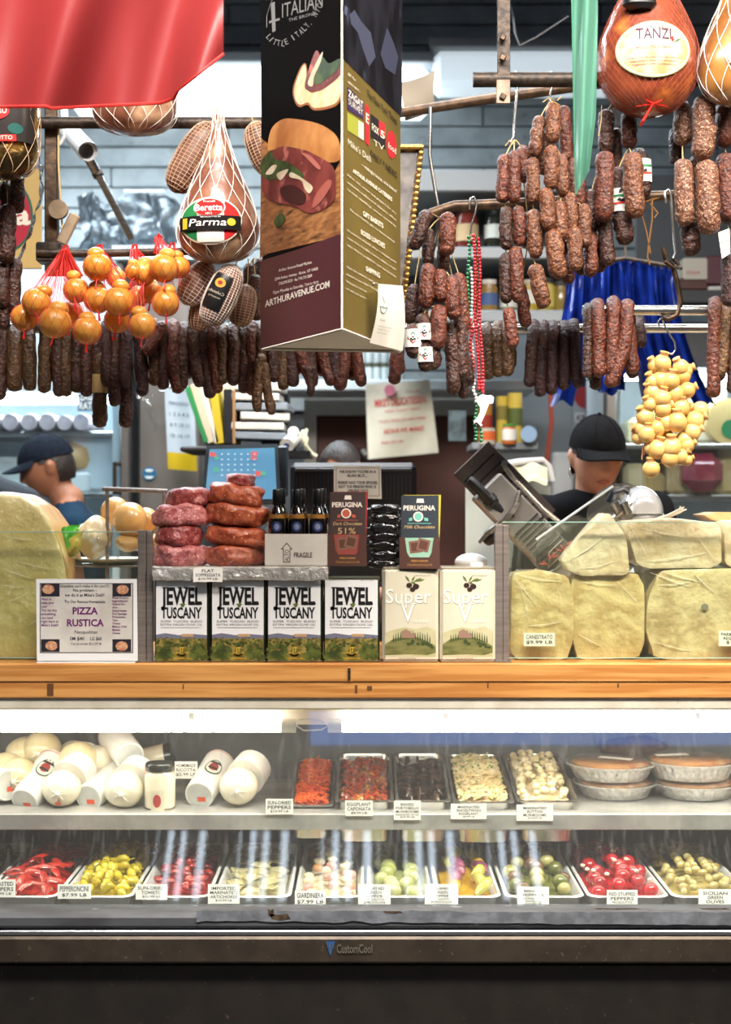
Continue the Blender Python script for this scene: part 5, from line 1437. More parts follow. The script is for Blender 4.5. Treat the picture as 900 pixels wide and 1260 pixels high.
# long netted pieces
def longnet(x0, y0, x1, y1, r, Y, m, strands, rings, label, netm=white_net, nr=.0008, sy=.9, lab=None):
    t = thing('netted_salami', A(x1, y1, Y), label, 'salami', 'netted salami at the upper left')
    a, b = A(x0, y0, Y), A(x1, y1, Y); d = b-a; L = d.length; d.normalize()
    e = d.cross(V((0, 1, 0))).normalized(); f = V((0, 1, 0))
    R_ = S(r, Y); prof = [(.12, 0), (.45, .04), (.75, .13), (.95, .3), (1, .52), (.95, .74), (.75, .9), (.45, .97), (.1, 1)]
    def q(t_):
        for (r0, s0), (r1, s1) in zip(prof, prof[1:]):
            if s0 <= t_ <= s1: return R_*(r0+(r1-r0)*(t_-s0)/(s1-s0))
        return .001
    n = 24; vs = []; fs = []; m_ = 22
    P_ = lambda a_, t_, o: a+d*L*t_+e*((q(t_)+o)*math.cos(a_))+f*((q(t_)+o)*sy*math.sin(a_))
    for i in range(m_+1):
        for k in range(n): vs.append(P_(2*PI*k/n, i/m_, 0))
    for i in range(m_):
        for k in range(n): l = (k+1) % n; fs.append((i*n+k, i*n+l, (i+1)*n+l, (i+1)*n+k))
    fs.append(tuple(range(n))[::-1]); fs.append(tuple(m_*n+k for k in range(n)))
    ob('meat', G().add(vs, fs), m, t, smooth=60)
    g = G()
    for k in range(strands): g.tube([P_(2*PI*k/strands, i/18, .0012) for i in range(19)], nr, 3, cap=False)
    for k in range(1, rings): g.tube([P_(2*PI*i/18, k/rings, .0012) for i in range(18)], nr, 3, closed=True)
    ob('net', g, netm, t)
    g = G(); g.tube([a+d*.003, a-d*.012, a-d*.02+V((0, 0, .05))], .0016, 4); ob('tie', g, twine, t)
    if lab: lab(t, P_, e, d)
    return t
tan_net = mat('tan_net', (186, 156, 124), rough=.7)
longnet(263, 151, 213, 236, 22, 3.76, culat, 20, 22, 'brown netted salami slanting beside the white-netted ham', tan_net)
longnet(312, 150, 336, 215, 20, 3.80, culat, 20, 18, 'dark netted salami half hidden behind the banner edge', tan_net)
longnet(258, 322, 226, 374, 18, 3.80, mat('pale_netted', (160, 112, 88), (128, 82, 64), 14, rough=.4, coat=.5), 14, 14, 'small shiny netted salami left of the black labelled one')
def blk(t, P_, e, d):
    fn = lambda u, v_: P_(-PI/2+(.5-u)*1.3-.25, .22+.56*v_, .003)
    g = G().grid(fn, 8, 10); l = ob('label', g, flat((24, 24, 24), .35), t, label='black label with a sunflower')
    g = G()
    def Ml(x, y, o): return P_(-PI/2+(.5-x)*1.3-.25, .22+.56*y, .003+o)
    g.disc(Ml, .5, .25, .26, .13, .001, 16); ob('flower', g, mat('sunflower', (214, 150, 34), rough=.5), l, smooth=0)
    g = G(); g.disc(Ml, .5, .25, .12, .06, .002, 12); ob('flower_eye', g, flat((150, 50, 30)), l, smooth=0)
    g = G(); g.text(Ml, 'Culatello', .1, .92, .56, .48, .0012); g.text(Ml, 'PRODOTTO', .2, .8, .68, .64, .0012); ob('lettering', g, flat((200, 190, 170)), l, smooth=0)
longnet(290, 326, 256, 400, 20, 3.74, mat('netted_tan', (158, 104, 78), (126, 76, 56), 16, rough=.45, bump=.3), 24, 26, 'netted salami with a black sunflower label under the white-netted ham', white_net, lab=blk)
longnet(304, 350, 294, 402, 16, 3.83, culat, 16, 16, 'dark netted salami behind the black labelled one, on its right', tan_net)
longnet(252, 360, 243, 408, 14, 3.84, culat, 16, 16, 'dark netted salami behind the black labelled one, on its left', tan_net)
# gold and black wrapped ham, upper left edge
P = Pear(4, 3.58, smoothprof([(30, 96), (42, 116), (44, 140), (44, 170), (42, 196), (32, 214), (12, 220), (3, 221)]), .8)
t = thing('wrapped_ham', A(4, 221, 3.58), 'ham in shiny gold and black wrapping, upper left edge below the red flag', 'ham')
ob('wrapping', P.body(), mat('gold_wrap', (176, 140, 66), (60, 48, 26), 12, rough=.22, metal=.6, bump=.8, bscale=26), t, smooth=60)
g = G().grid(lambda u, v_: P.map(-30+76*u, 126+56*v_, .003), 16, 10); l = ob('label', g, flat((40, 36, 34), .3), t)
g = G().disc(P.map, 4, 146, 17, 11.5, .0055, 22, 3); ob('label_oval', g, flat((176, 40, 40), .3), l)
g = G().grid(lambda u, v_: P.map(-20+48*u, 178+8*v_-4*u, .0045), 10, 2); ob('label_ribbon', g, flat((186, 44, 40), .3), l)
g = G().disc(P.map, 27, 167, 8.5, 6.5, .0045, 18, 2); ob('label_seal', g, flat((34, 84, 78), .3), l)
g = G(); g.text(P.map, 'MASTRO', -12, 18, 150, 142, .0075, bold=.02); g.text(P.map, 'PROSCIUTTO', -16, 24, 184, 179, .006, dyr=-3.5, bold=.01); ob('lettering', g, flat((226, 210, 190)), l, smooth=0)
ob('net', P.net(10, 1.6, .0010, 22), tan_net, t)
def plas(u, v_):
    x = 40+8*math.sin(v_*3.2)+4*u; y = 128+190*v_
    if v_ > .62: x -= (v_-.62)*46
    p = A(x, y, 3.62+.03*u)
    return p+noise.noise_vector(p*40)*.010
ob('plastic_strip', G().grid(plas, 5, 50), mat('shiny_film', (176, 186, 190), (110, 112, 116), 30, rough=.16, metal=.7, bump=.5), label='shiny crumpled strip of plastic hanging beside the gold wrapped ham', cat='plastic wrap', smooth=60)
# board sign behind the left edge
M = YM(4.6)
b0 = thing('shop_sign', A(24, 330, 4.6), 'yellow board sign with a red oval behind the left edge sausages', 'sign')
q = [(-40, 208), (50, 208), (50, 330), (-40, 330)]
ob('board', G().prism([M(*p) for p in q], [M(p[0], p[1], -.02) for p in q]), flat((190, 160, 100)), b0, smooth=0)
g = G().disc(M, 10, 266, 31, 44, .001, 30); ob('green_oval', g, flat((30, 92, 76)), b0, smooth=0)
g = G().disc(M, 10, 266, 28, 41, .002, 30); ob('red_oval', g, flat((170, 36, 56)), b0, smooth=0)
g = G(); g.text(M, 'la', 8, 38, 276, 250, .003, bold=.03); ob('lettering', g, flat((226, 216, 200)), b0, smooth=0)
g = G(); g.tube([A(24, 212, 4.61), A(24, 100, 4.61)], .004, 5); ob('cord', g, twine, b0)

# ---- netted cheeses with red clips
caci = mat('caciocavallo', (232, 164, 72), (220, 144, 54), 12, rough=.32, coat=.3, bump=.12, bscale=60, sss=.12, var=.05)
balls = [ # x, y, r, knob dx, dy, depth, gather index
 (30, 391, 17, -3, -3, 3.72, 0), (45, 372, 18, 9, -13, 3.66, 0), (68, 397, 20, 4, -17, 3.62, 0), (94, 357, 16, -3, -17, 3.68, 0), (88, 387, 16, 2, -10, 3.74, 0), (107, 407, 18, 0, -15, 3.64, 0),
 (120, 329, 18, -2, -16, 3.66, 1), (120, 369, 17, -1, -15, 3.68, 1), (147, 371, 19, 2, -18, 3.64, 1), (144, 394, 16, 0, -12, 3.74, 1), (143, 342, 12, 0, -8, 3.78, 1),
 (176, 336, 16, 2, -12, 3.68, 2), (165, 334, 11, -1, -10, 3.66, 2), (175, 401, 17, -4, -16, 3.62, 2), (186, 360, 14, 0, -10, 3.76, 2), (170, 366, 13, -1, -8, 3.78, 2),
 (202, 330, 18, 4, -16, 3.64, 3), (204, 373, 17, 3, -15, 3.64, 3), (220, 329, 14, -2, -14, 3.72, 4)]
gath = [(80, 307, 3.72), (122, 306, 3.72), (165, 306, 3.72), (194, 292, 3.71), (211, 304, 3.72)]
gname = ['leftmost', 'second', 'third', 'fourth', 'rightmost']
bcount = {}
for (x, y, r, kx, ky, Y, gi) in balls:
    bcount[gi] = bcount.get(gi, 0)+1
    lb = 'orange pear-shaped cheese in red netting, %s of the %s bunch on the dark pipe rail' % (ORD[bcount[gi]-1], gname[gi])
    if gi == 4: lb = 'single orange cheese in red netting, rightmost on the dark pipe rail beside the hams'
    t = thing('netted_cheese', A(x, y+r, Y), lb, 'cheese', 'orange pear-shaped cheeses in red nets')
    R_ = S(r, Y)
    ob('cheese_ball', G().ell(A(x, y, Y), (R_, R_, R_*.97), None, 20, 14, .06, 14, x), caci, t, smooth=70)
    k = A(x+kx, y+ky, Y); kr = R_*.60
    ob('knob', G().ell(k, (kr, kr, kr*.8), None, 14, 9, .08, 20, x), caci, t, smooth=70)
    g = G(); gp = A(*gath[gi]); c = A(x, y, Y)
    ns = 10
    for j in range(ns):
        a = 2*PI*j/ns
        for sg in (1, -1):
            g.tube([c+V((R_*1.03*math.sin(th)*math.cos(a+sg*th*.55), R_*1.03*math.sin(th)*math.sin(a+sg*th*.55), R_*1.0*math.cos(th))) for th in [PI*(.06+.90*i/8) for i in range(9)]], .0004, 3, cap=False)
    ob('net', g, red_net, t)
    g = G()
    for j in range(7):
        a = 2*PI*j/7; s_ = k+V((kr*.8*math.cos(a), kr*.8*math.sin(a), 0)); e = gp+V((.008*math.cos(a), .008*math.sin(a), .0))
        g.tube([s_, s_.lerp(e, .5)+V((0, 0, .002)), e], [.0005, .0006, .0014], 3, cap=False)
        s2 = k+V((kr*1.02*math.cos(a+.45), kr*1.02*math.sin(a+.45), -.2*kr)); 
        g.tube([s2, s2.lerp(e, .55), e], [.0004, .0006, .0010], 3, cap=False)
    ob('net_neck', g, red_net, t)
    dx, dy = (rnd.uniform(-6, 3), 9)
    fy = Y-R_*.55
    g = G(); g.tube([A(x+rnd.uniform(-3, 2), y+r*.80, fy), A(x+dx*.5, y+r*.95, fy-.008), A(x+dx, y+r+dy, fy-.006)], [.0035, .0028, .006], 7, sx=.5)
    ob('red_clip', g, red_net, t)
for i, (x, y, Y) in enumerate(gath):
    g = G()
    if i == 3: pts = [A(190, 312, Y), A(193, 300, Y), A(199, 291, Y), A(196, 288, Y), (A(190, 298, Y))]
    else: pts = [A(x-3, y+4, Y), A(x-1, y-4, Y), A(x+3, y-5, Y+.01), A(x+4, y+6, Y)]
    g.tube(pts, [.004]*len(pts), 6)
    if i == 0:
        g.grid(lambda u, v_: A(80+(u-.5)*(10+38*v_), 307+34*v_, 3.70+.02*math.sin(u*18))+V((0, -.01*v_, 0)), 14, 6)
    ob('net_loop', g, clothmat('red_mesh_cloth', (214, 60, 48), .6) if 'red_mesh_cloth' not in bpy.data.materials else bpy.data.materials['red_mesh_cloth'], label='gathered red net top of the %s cheese bunch on the dark pipe rail' % gname[i], cat='net')

# ---- yellow cheese bunch on the wire hook
prv = mat('little_provola', (222, 182, 112), (208, 164, 92), 14, rough=.38, coat=.15, bump=.08, sss=.15, var=.0)
bun = thing('cheese_bunch', A(822, 585, 3.84), 'bunch of small yellow cheeses tied with string on a thin wire hook', 'cheeses')
bl = [(815, 447, 11, 'h'), (806, 450, 9, 'u'), (838, 452, 10, 'u'), (843, 456, 10, 'r'), (804, 470, 10, 'u'), (813, 468, 11, 'n'), (826, 469, 11, 'n'), (840, 462, 11, 'n'), (803, 483, 11, 'u'), (831, 484, 11, 'u'), (846, 480, 10, 'r'), (815, 490, 11, 'n'), (800, 498, 9, 'u'),
      (816, 503, 11, 'r'), (838, 502, 11, 'n'), (828, 498, 9, 'b'), (794, 513, 11, 'u'), (862, 505, 11, 'l'), (833, 519, 12.5, 'n'), (820, 520, 11, 'u'), (855, 517, 12, 'r'), (789, 528, 9, 'l'), (796, 534, 11, 'n'), (809, 527, 10.5, 'n'), (786, 538, 9, 'u'), (841, 524, 10, 'b'), (852, 532, 11, 'r'), (843, 541, 11, 'n'),
      (809, 553, 12.5, 'n'), (827, 551, 12.5, 'n'), (806, 543, 9, 'b'), (846, 548, 9, 'r'), (825, 563, 12, 'd'), (838, 562, 10, 'd'), (840, 551, 9, 'b'), (846, 566, 7, 'r'), (802, 577, 11, 'n'), (800, 552, 7, 'u'), (820, 538, 10, 'b'), (829, 508, 9, 'b')]
for i, (x, y, r, kd) in enumerate(bl):
    Y = 3.84-.05*math.sqrt(max(0, 1-((x-823)/48)**2))+(.05 if kd == 'b' else 0)+rnd.uniform(-.008, .008)
    R_ = S(r, Y); dx, dz = {'n': (rnd.uniform(-.15, .3), 1), 'u': (-.5, .8), 'r': (.9, .4), 'l': (-.95, .3), 'h': (.2, 1), 'd': (.7, .55), 'b': (0, 1)}[kd]
    c = A(x, y, Y)
    o = ob('cheese_ball', G().ell(c, (R_, R_, R_*1.02), None, 16, 12, .07, 30, i*1.7), prv, bun, smooth=70)
    d = V((dx, -.25, dz)).normalized(); M3 = d.to_track_quat('Z', 'Y').to_matrix()
    g = G().lathe([(R_*.58, 0), (R_*.36, R_*.18), (R_*.38, R_*.28), (R_*.52, R_*.44), (R_*.48, R_*.56), (R_*.28, R_*.58), (R_*.08, R_*.5)], c+d*R_*.80, 12, M3, wob=.2, seed=i)
    ob('cheese_neck', g, prv, o, smooth=60)
    g = G(); q = c+d*(R_*1.02); u1 = M3 @ V((1, 0, 0)); u2 = M3 @ V((0, 1, 0))
    g.tube([q+u1*(R_*.47*math.cos(a))+u2*(R_*.47*math.sin(a)) for a in [2*PI*k/9 for k in range(9)]], .0012, 4, closed=True)
    ob('string_tie', g, mat('pink_string', (206, 140, 100), rough=.8) if 'pink_string' not in bpy.data.materials else bpy.data.materials['pink_string'], o)
g = G(); g.tube([A(820, 436, 3.86), A(822, 470, 3.86), A(820, 520, 3.87), A(815, 570, 3.86), A(804, 572, 3.85)], .002, 5)
for x in (796, 808, 834, 850): g.tube([A(820, 440, 3.85), A(x, 500, 3.80), A(x-3, 560, 3.82)], .0012, 4)
g.tube([A(792, 540, 3.8), A(791, 556, 3.8), A(790, 566, 3.8)], .001, 4)
ob('string', g, bpy.data.materials['pink_string'], bun)

# ---- bead necklaces
bt = thing('bead_necklaces', A(587, 545, 3.80), 'red, green and white bead necklaces hanging on a wire hook with a white boot pendant', 'necklaces')
def strand(nm, m, x0, y0, x1, y1, Y, n, r=2.35, sway=1.2):
    g = G()
    for i in range(n):
        f = i/(n-1); g.ell(A(x0+(x1-x0)*f+sway*math.sin(f*9), y0+(y1-y0)*f, Y), S(r, Y), None, 8, 6)
    ob(nm, g, m, bt, smooth=60, kind='stuff')
bred = mat('red_bead', (200, 34, 44), rough=.15, coat=.8, metal=.3); bgreen = mat('green_bead', (20, 120, 70), rough=.15, coat=.8, metal=.3); bwhite = mat('white_bead', (226, 214, 206), rough=.2, coat=.6)
strand('green_strand', bgreen, 577, 292, 577, 392, 3.79, 21); strand('red_strand', bred, 583, 290, 589, 478, 3.785, 46); strand('white_strand', bwhite, 580, 330, 582, 466, 3.79, 30, 2.0); strand('red_strand', bred, 589, 294, 594, 478, 3.79, 44)
strand('red_strand', bred, 579, 394, 582, 456, 3.788, 14); strand('green_strand', bgreen, 585, 292, 590, 490, 3.80, 42); strand('white_strand', bwhite, 582, 464, 586, 494, 3.79, 8); strand('green_strand', bgreen, 586, 496, 585, 541, 3.79, 11); strand('green_strand', bgreen, 591, 500, 592, 542, 3.79, 10); strand('red_strand', bred, 592, 470, 594, 482, 3.79, 4)
M = YM(3.78)
it = [(590, 487), (594, 485), (600, 487), (604, 486), (608, 489), (607, 496), (602, 497), (600, 502), (597, 510), (594, 517), (592, 521), (594, 523), (592, 524.5), (589, 521), (586, 519), (584, 521), (583.5, 518), (588, 513), (591, 507), (591, 501), (588, 497), (587, 492)]
g = G(); g.prism([M(x, y, .004) for x, y in it], [M(x, y, -.004) for x, y in it])
ob('boot_pendant', g, mat('glitter_white', (240, 240, 240), rough=.4), bt, smooth=0, label='white boot-shaped pendant')

# ---- the hanging three-sided menu banner
e0, eL, eR = V((-.0506, 3.05, 0)), V((-.249, 3.43, 0)), V((.0855, 3.48, 0))
zt = 2.85
def zrow(y, p): return CZ-(y-630)*p.y/F
zb = zrow(405, e0)
ban = thing('menu_banner', V((-.07, 3.3, zb)), 'tall hanging three-sided deli menu banner with sandwich pictures', 'banner')
nL = V((-(e0.y-eL.y), (e0.x-eL.x), 0)); nL = nL if nL.y < 0 else -nL
nR = V(((eR.y-e0.y), -(eR.x-e0.x), 0)); nR = nR if nR.y < 0 else -nR
ML = PM(e0, nL); MR = PM(e0, nR)
def side(p, q, zl, zr, n=10, dip=0.0):
    th = .004; d = (q-p).normalized(); nn = V((d.y, -d.x, 0)); vs = []; fs = []
    for i in range(n+1):
        b = p.lerp(q, i/n); z = zl+(zr-zl)*i/n+dip*math.sin(PI*i/n)
        vs += [V((b.x, b.y, z)), V((b.x, b.y, zt))]
    fs = [(2*i, 2*i+2, 2*i+3, 2*i+1) for i in range(n)]
    return vs, fs
blackb = mat('banner_black', (9, 8, 8), (13, 11, 10), 5, rough=.8, spec=.08)
zl, zr = zrow(430, eL), zrow(433, eR)
zl = zr = zb = zrow(405, e0)
g = G(); g.add(*side(eL, e0, zb, zb)); f1 = ob('left_side', g, blackb, ban, smooth=0)
g = G(); g.add(*side(e0, eR, zb, zb)); f2 = ob('right_side', g, mat('banner_olive', (112, 96, 44), (104, 88, 40), 6, rough=.45), ban, smooth=0)
g = G(); g.add(*side(eR, eL, zb, zb)); ob('back_side', g, flat((60, 54, 46)), ban, smooth=0)
up = V((0, 0, .004))
g = G(); g.add([eL+V((0, 0, zb))+up, e0+V((0, 0, zb))+up, eR+V((0, 0, zb))+up], [(0, 2, 1)]); ob('bottom_flap', g, mat('white_board', (220, 214, 200), rough=.7), ban, smooth=0)
g = G()
for p, q in ((eL, e0), (e0, eR), (eR, eL)): g.tube([p+V((0, 0, zb)), q+V((0, 0, zb))], .003, 4)
g.tube([e0+V((0, 0, zb)), e0+V((0, 0, zt))], .0022, 6)
ob('board_edge', g, bpy.data.materials['white_board'], ban)
g = G(); g.tube([V((-.07, 3.3, zt-.02)), V((-.07, 3.3, 3.6))], .003, 5); ob('hanging_cord', g, twine, ban)
# left side print
def yl(x): return 0
g = G(); g.poly(ML, [(320, 318), (330, 312), (421, 290), (421, 130), (350, 150), (322, 170)], .0003)
wd = ob('table_print', g, mat('table_print', (176, 122, 74), (140, 90, 52), 7, rough=.4, stretch=(3, 3, 16), c3=(70, 44, 28), s3=5, lo3=.52, hi3=.7), f1, smooth=0)
g = G(); g.poly(ML, [(321, 321), (370, 306), (421, 287), (421.5, 404), (321, 429)], .0008); ob('maroon_field', g, mat('banner_maroon', (74, 34, 42), rough=.45), f1, smooth=0)
bun_m = mat('bread_print', (206, 146, 84), (170, 106, 54), 9, rough=.4, c3=(120, 66, 34), s3=6, lo3=.6, hi3=.75)
crumb = mat('crumb_print', (236, 214, 174), (222, 190, 140), 40, rough=.4, c3=(190, 140, 90), s3=60, lo3=.64, hi3=.7)
meat = mat('meat_print', (134, 62, 56), (98, 40, 38), 16, rough=.4, c3=(186, 110, 98), s3=22, lo3=.58, hi3=.68)
green_p = mat('leaf_print', (74, 92, 46), (40, 58, 30), 30, rough=.4)
chz = mat('cheese_print', (226, 214, 186), (200, 184, 150), 20, rough=.4)
def printp(nm, m, M, pts, off):
    n = len(pts); out = []
    for i in range(n):      # rounded outline
        a, b, c, d = pts[i-1], pts[i], pts[(i+1) % n], pts[(i+2) % n]
        for j in range(4):
            t = j/4; out.append(tuple(.5*(2*b[q]+(c[q]-a[q])*t+(2*a[q]-5*b[q]+4*c[q]-d[q])*t*t+(3*b[q]-a[q]-3*c[q]+d[q])*t**3) for q in (0, 1)))
    out = [(min(x, 421.2), y) for x, y in out]
    return ob(nm, G().poly(M, out if nm != 'dark_backdrop' else pts, off), m, wd, smooth=0)
printp('dark_backdrop', flat((9, 7, 7), .9, .05), ML, [(321, 0), (421, 0), (421, 150), (418, 200), (400, 235), (322, 170)], .0005)
printp('crust_print', flat((150, 92, 48)), ML, [(363, 124), (361, 108), (371, 82), (378, 80), (381, 108), (396, 107), (421, 89), (421, 117), (413, 131), (388, 136), (379, 129), (369, 132)], .0009)
printp('bread_print', crumb, ML, [(364, 122), (363, 108), (372, 84), (377, 82), (380, 112), (396, 110), (420, 92), (420, 115), (412, 128), (388, 133), (380, 126), (370, 129)], .0011)
printp('meat_print', meat, ML, [(376, 108), (380, 88), (390, 62), (397, 76), (400, 92), (420, 78), (420, 92), (398, 110), (386, 112)], .0015)
printp('leaf_print', green_p, ML, [(387, 98), (392, 76), (398, 70), (406, 78), (420, 72), (420, 82), (400, 100), (390, 104)], .0019)
printp('cheese_print', chz, ML, [(380, 103), (386, 86), (398, 64), (396, 76), (388, 94), (386, 106)], .0022)
printp('bun_print', bun_m, ML, [(330, 184), (334, 160), (346, 148), (360, 146), (392, 152), (412, 164), (419, 178), (419, 196), (404, 200), (380, 194), (350, 184), (338, 184)], .0012)
printp('meat_print', meat, ML, [(326, 196), (336, 186), (350, 180), (372, 184), (384, 188), (410, 204), (414, 226), (412, 246), (398, 258), (380, 262), (364, 254), (346, 250), (330, 244), (322, 226)], .0016)
printp('leaf_print', green_p, ML, [(322, 200), (334, 186), (340, 196), (356, 200), (374, 214), (372, 222), (352, 214), (336, 222), (324, 216)], .0020)
printp('cheese_print', chz, ML, [(328, 214), (336, 204), (342, 204), (336, 214)], .0024); printp('cheese_print', chz, ML, [(360, 212), (374, 220), (386, 230), (382, 238), (376, 232), (372, 222), (358, 218)], .0024); printp('cheese_print', chz, ML, [(342, 214), (356, 208), (352, 216), (346, 222)], .0026)
printp('meat_fold_print', flat((176, 104, 92)), ML, [(372, 188), (384, 192), (396, 206), (392, 208), (380, 196)], .0025); printp('meat_fold_print', flat((168, 92, 80)), ML, [(390, 240), (404, 222), (410, 226), (398, 246), (386, 256)], .0025); printp('meat_fold_print', flat((66, 30, 28)), ML, [(346, 232), (362, 228), (378, 240), (372, 252), (352, 246)], .0024)
printp('herb_print', green_p, ML, [(338, 272), (346, 262), (352, 268), (348, 276), (342, 280)], .0014)
g = G()
g.text(ML, 'ARTHURAVENUE.COM', 327, 406.5, 378, 370, .0016, dyr=-25, bold=.02)
for i, (s, x0, x1, y) in enumerate((('Arthur Avenue Retail Market', 344, 384.5, 334.5), ('2344 Arthur Avenue · Bronx, NY 10458', 339, 392, 345.5), ('718-295-5033 · fax 718-295-2889', 344, 385, 351), ('Open Monday to Saturday, 7am to 6pm', 337, 392.5, 362))):
    g.text(ML, s, x0, x1, y, y-3.8, .0016, dyr=-(x1-x0)*.25)
ob('lettering', g, flat((232, 224, 212)), f1, smooth=0)
g = G()
g.text(ML, 'ITALIAN', 348, 398, 22, 4, .0016, dyr=-14, bold=.0); g.text(ML, 'THE BRONX', 356, 390, 27, 23, .0016, dyr=-9)
arcp = [(328, 46), (334, 53), (340, 56), (348, 57), (356, 54), (364, 49), (372, 43), (380, 35), (388, 25), (395, 13)]
arcl = [0]
for a_, b_ in zip(arcp, arcp[1:]): arcl.append(arcl[-1]+math.dist(a_, b_))
for i, ch in enumerate('LITTLE ITALY, NYC'):
    if ch == ' ': continue
    f = i/15.6; k_ = 0
    while arcl[k_+1] < f*arcl[-1] and k_ < 8: k_ += 1
    f = k_+(f*arcl[-1]-arcl[k_])/(arcl[k_+1]-arcl[k_]); a_, b_ = arcp[k_], arcp[k_+1]; px_, py_ = a_[0]+(b_[0]-a_[0])*(f-k_), a_[1]+(b_[1]-a_[1])*(f-k_); an = math.atan2(b_[1]-a_[1], b_[0]-a_[0])
    def Mc_(x, y, o, px_=px_, py_=py_, an=an): return ML(px_+x*math.cos(an)-y*math.sin(an), py_+x*math.sin(an)+y*math.cos(an), o)
    g.text(Mc_, ch, 0, 1.4 if ch in 'I,' else 3.9, 0, -7.5 if ch != ',' else -3, .0016, bold=.01)
g.tube([ML(x, y, .001) for x, y in ((329, 34), (329, 20), (334, 4), (340, -6))], .0012, 4)
g.poly(ML, [(334, 4), (339, 2), (340, 38), (336, 40)], .0014); g.poly(ML, [(332, 26), (345, 22), (345, 25), (332, 29)], .0015)
ob('crest_lettering', g, flat((120, 118, 116)), f1, smooth=0)
# right side print
g = G(); g.poly(MR, [(421.6, -40), (495, -40), (494.5, 145), (421.6, 72)], .0006); tp = ob('photo_print', g, mat('dim_photo_print', (16, 14, 18), (34, 34, 42), 7, rough=.8, spec=.1, c3=(84, 90, 110), s3=6, lo3=.60, hi3=.74, stretch=(2, 2, 1)), f2, smooth=0)
def rp(nm, c_, pts, off): return ob(nm, G().poly(MR, pts, off), flat(c_), f2, smooth=0)
rp('shirt_print', (66, 70, 90), [(430, 18), (436, 12), (444, 26), (456, 40), (462, 70), (454, 82), (446, 60), (440, 40), (432, 30)], .0010)
rp('shirt_print', (58, 62, 82), [(468, 66), (476, 34), (484, 52), (490, 70), (486, 92), (474, 84)], .0010)
rp('shirt_print', (80, 84, 108), [(424, 6), (428, 10), (426, 20), (423, 16)], .0010)
rp('navy_box', (62, 44, 84), [(427, 106), (447, 126), (447, 147), (427, 134)], .0010)
rp('lime_box', (156, 160, 60), [(427, 138), (447, 151), (447, 173), (427, 160)], .0010); rp('lime_box_end', (214, 210, 190), [(440.5, 148), (447, 152), (447, 173), (440.5, 168)], .0014)
rp('red_bar', (196, 40, 52), [(449, 127), (454, 132), (454, 180), (449, 175)], .0010)
rp('black_badge', (34, 30, 34), [(456, 140), (466, 148), (466, 158), (474, 152), (474, 184), (456, 168)], .0010); rp('red_badge_half', (204, 46, 50), [(466, 148), (474, 153), (474, 170), (466, 165)], .0013)
g = G()
vs = [(481.5+6.4*math.cos(2*PI*k/24), 178+17*math.sin(2*PI*k/24)+3*math.cos(2*PI*k/24)) for k in range(24)]
ob('red_disc', G().poly(MR, vs, .0010), flat((186, 40, 48)), f2, smooth=0)
g = G()
sl = lambda s, x0, x1, y0, h, dy, b=.0: g.text(MR, s, x0, x1, y0, y0-h, .0018, dyr=dy, bold=b)
sl('ZAGAT', 428, 446, 118, 8.5, 16, .02); sl('SURVEY', 428, 446, 128, 8, 15)
sl('E', 449.6, 453.2, 150, 12, 3, .02); sl('FOX', 457, 465.5, 160, 9, 7, .02); sl('5', 467.5, 473, 168, 9, 4, .02); sl('TV', 459, 472, 178, 7, 8)
sl('food', 477, 487, 182, 8, 8, .01)
sl('All the', 427.5, 437, 92.5, 4, 8); sl('critics agree...', 427.5, 443, 102, 3.6, 12)
sl("Mike's Deli", 427.5, 455.5, 178, 8, 22); sl('—mangia bene, vivi bene!', 444, 487.5, 204, 5, 34)
for s, x0, x1, y, h, dy in (('ARTHUR AVENUE CATERERS', 433.5, 482, 212, 5, 36), ('GIFT BASKETS', 446, 471, 265, 6, 16), ('BOXED LUNCHES', 443.5, 473, 288, 6, 18), ('SHIPPING', 449.5, 467, 333, 6, 9)): sl(s, x0, x1, y, h, dy, .03)
for s, x0, x1, y, dy in (('Italian deli, pastas and platters for any', 427, 487, 216, 48), ('occasion, buffets and dinners, office', 427, 487, 225, 47), ('lunches, weddings, parties served by', 427, 487, 234, 46), ('The most beautiful gifts, our famous baskets', 430, 485, 259, 40),
                        ('An assortment of breads, dishes or antipasti, pastas', 426.5, 487, 284, 40), ('meats, Pizza, Rice Balls, Calzone, Salads, Lasagna', 426.5, 487, 293, 40), ('Italian desserts available for your next business', 426.5, 487, 302, 40),
                        ('Want the authentic taste of homemade Italian', 425.5, 487, 329, 34), ('shipped to your door? We ship anywhere in the', 425.5, 487, 338, 33), ('Mike’s Deli specialties all over the world', 425.5, 450, 347, 13), ('or visit our store', 425.5, 449, 356, 12)):
    sl(s, x0, x1, y, 2.7, dy)
ob('lettering', g, flat((226, 220, 200)), f2, smooth=0)
g = G(); sl('The New York Times', 451, 488, 118, 9, 36, .01); sl('DAILY * NEWS', 455.5, 488, 192, 8, 28, .015); ob('dark_lettering', g, flat((40, 36, 24)), f2, smooth=0)
# paper slip pinned to the banner
sp = thing('paper_slip', MR(470, 426), 'small white paper slip pinned on the olive side of the banner', 'paper')
def slipf(u, v_): return MR(449+41*u, 350+7*u+72*v_+3.0*u-(8*u*(1-v_)), .012+.02*(1-v_)*(1-u)+.006*math.sin(PI*v_))
ob('sheet', G().grid(slipf, 8, 10), paper, sp)
g = G()
def Ms(x, y, o): 
    q = slipf((x-449)/41, (y-350)/75); n_ = nR.normalized(); return q+n_*o
g.text(Ms, 'for info', 455, 462, 396, 393, .001); 
for i, s in enumerate(('catering and events', 'contact us at', 'the counter')): g.text(Ms, s, 454, 472-i*2, 403+i*4, 401.4+i*4, .001)
g2 = G(); 
for k in range(10): a = PI*k/9; 
g2.tube([Ms(458+5*math.cos(a), 378+8*math.sin(a), .001) for a in [PI*k/10 for k in range(11)]], .0008, 4); g2.tube([Ms(453, 378, .001), Ms(463, 379, .001)], .0007, 4); g2.tube([Ms(456, 366, .001), Ms(459, 373, .001), Ms(457, 377, .001)], .0006, 4)
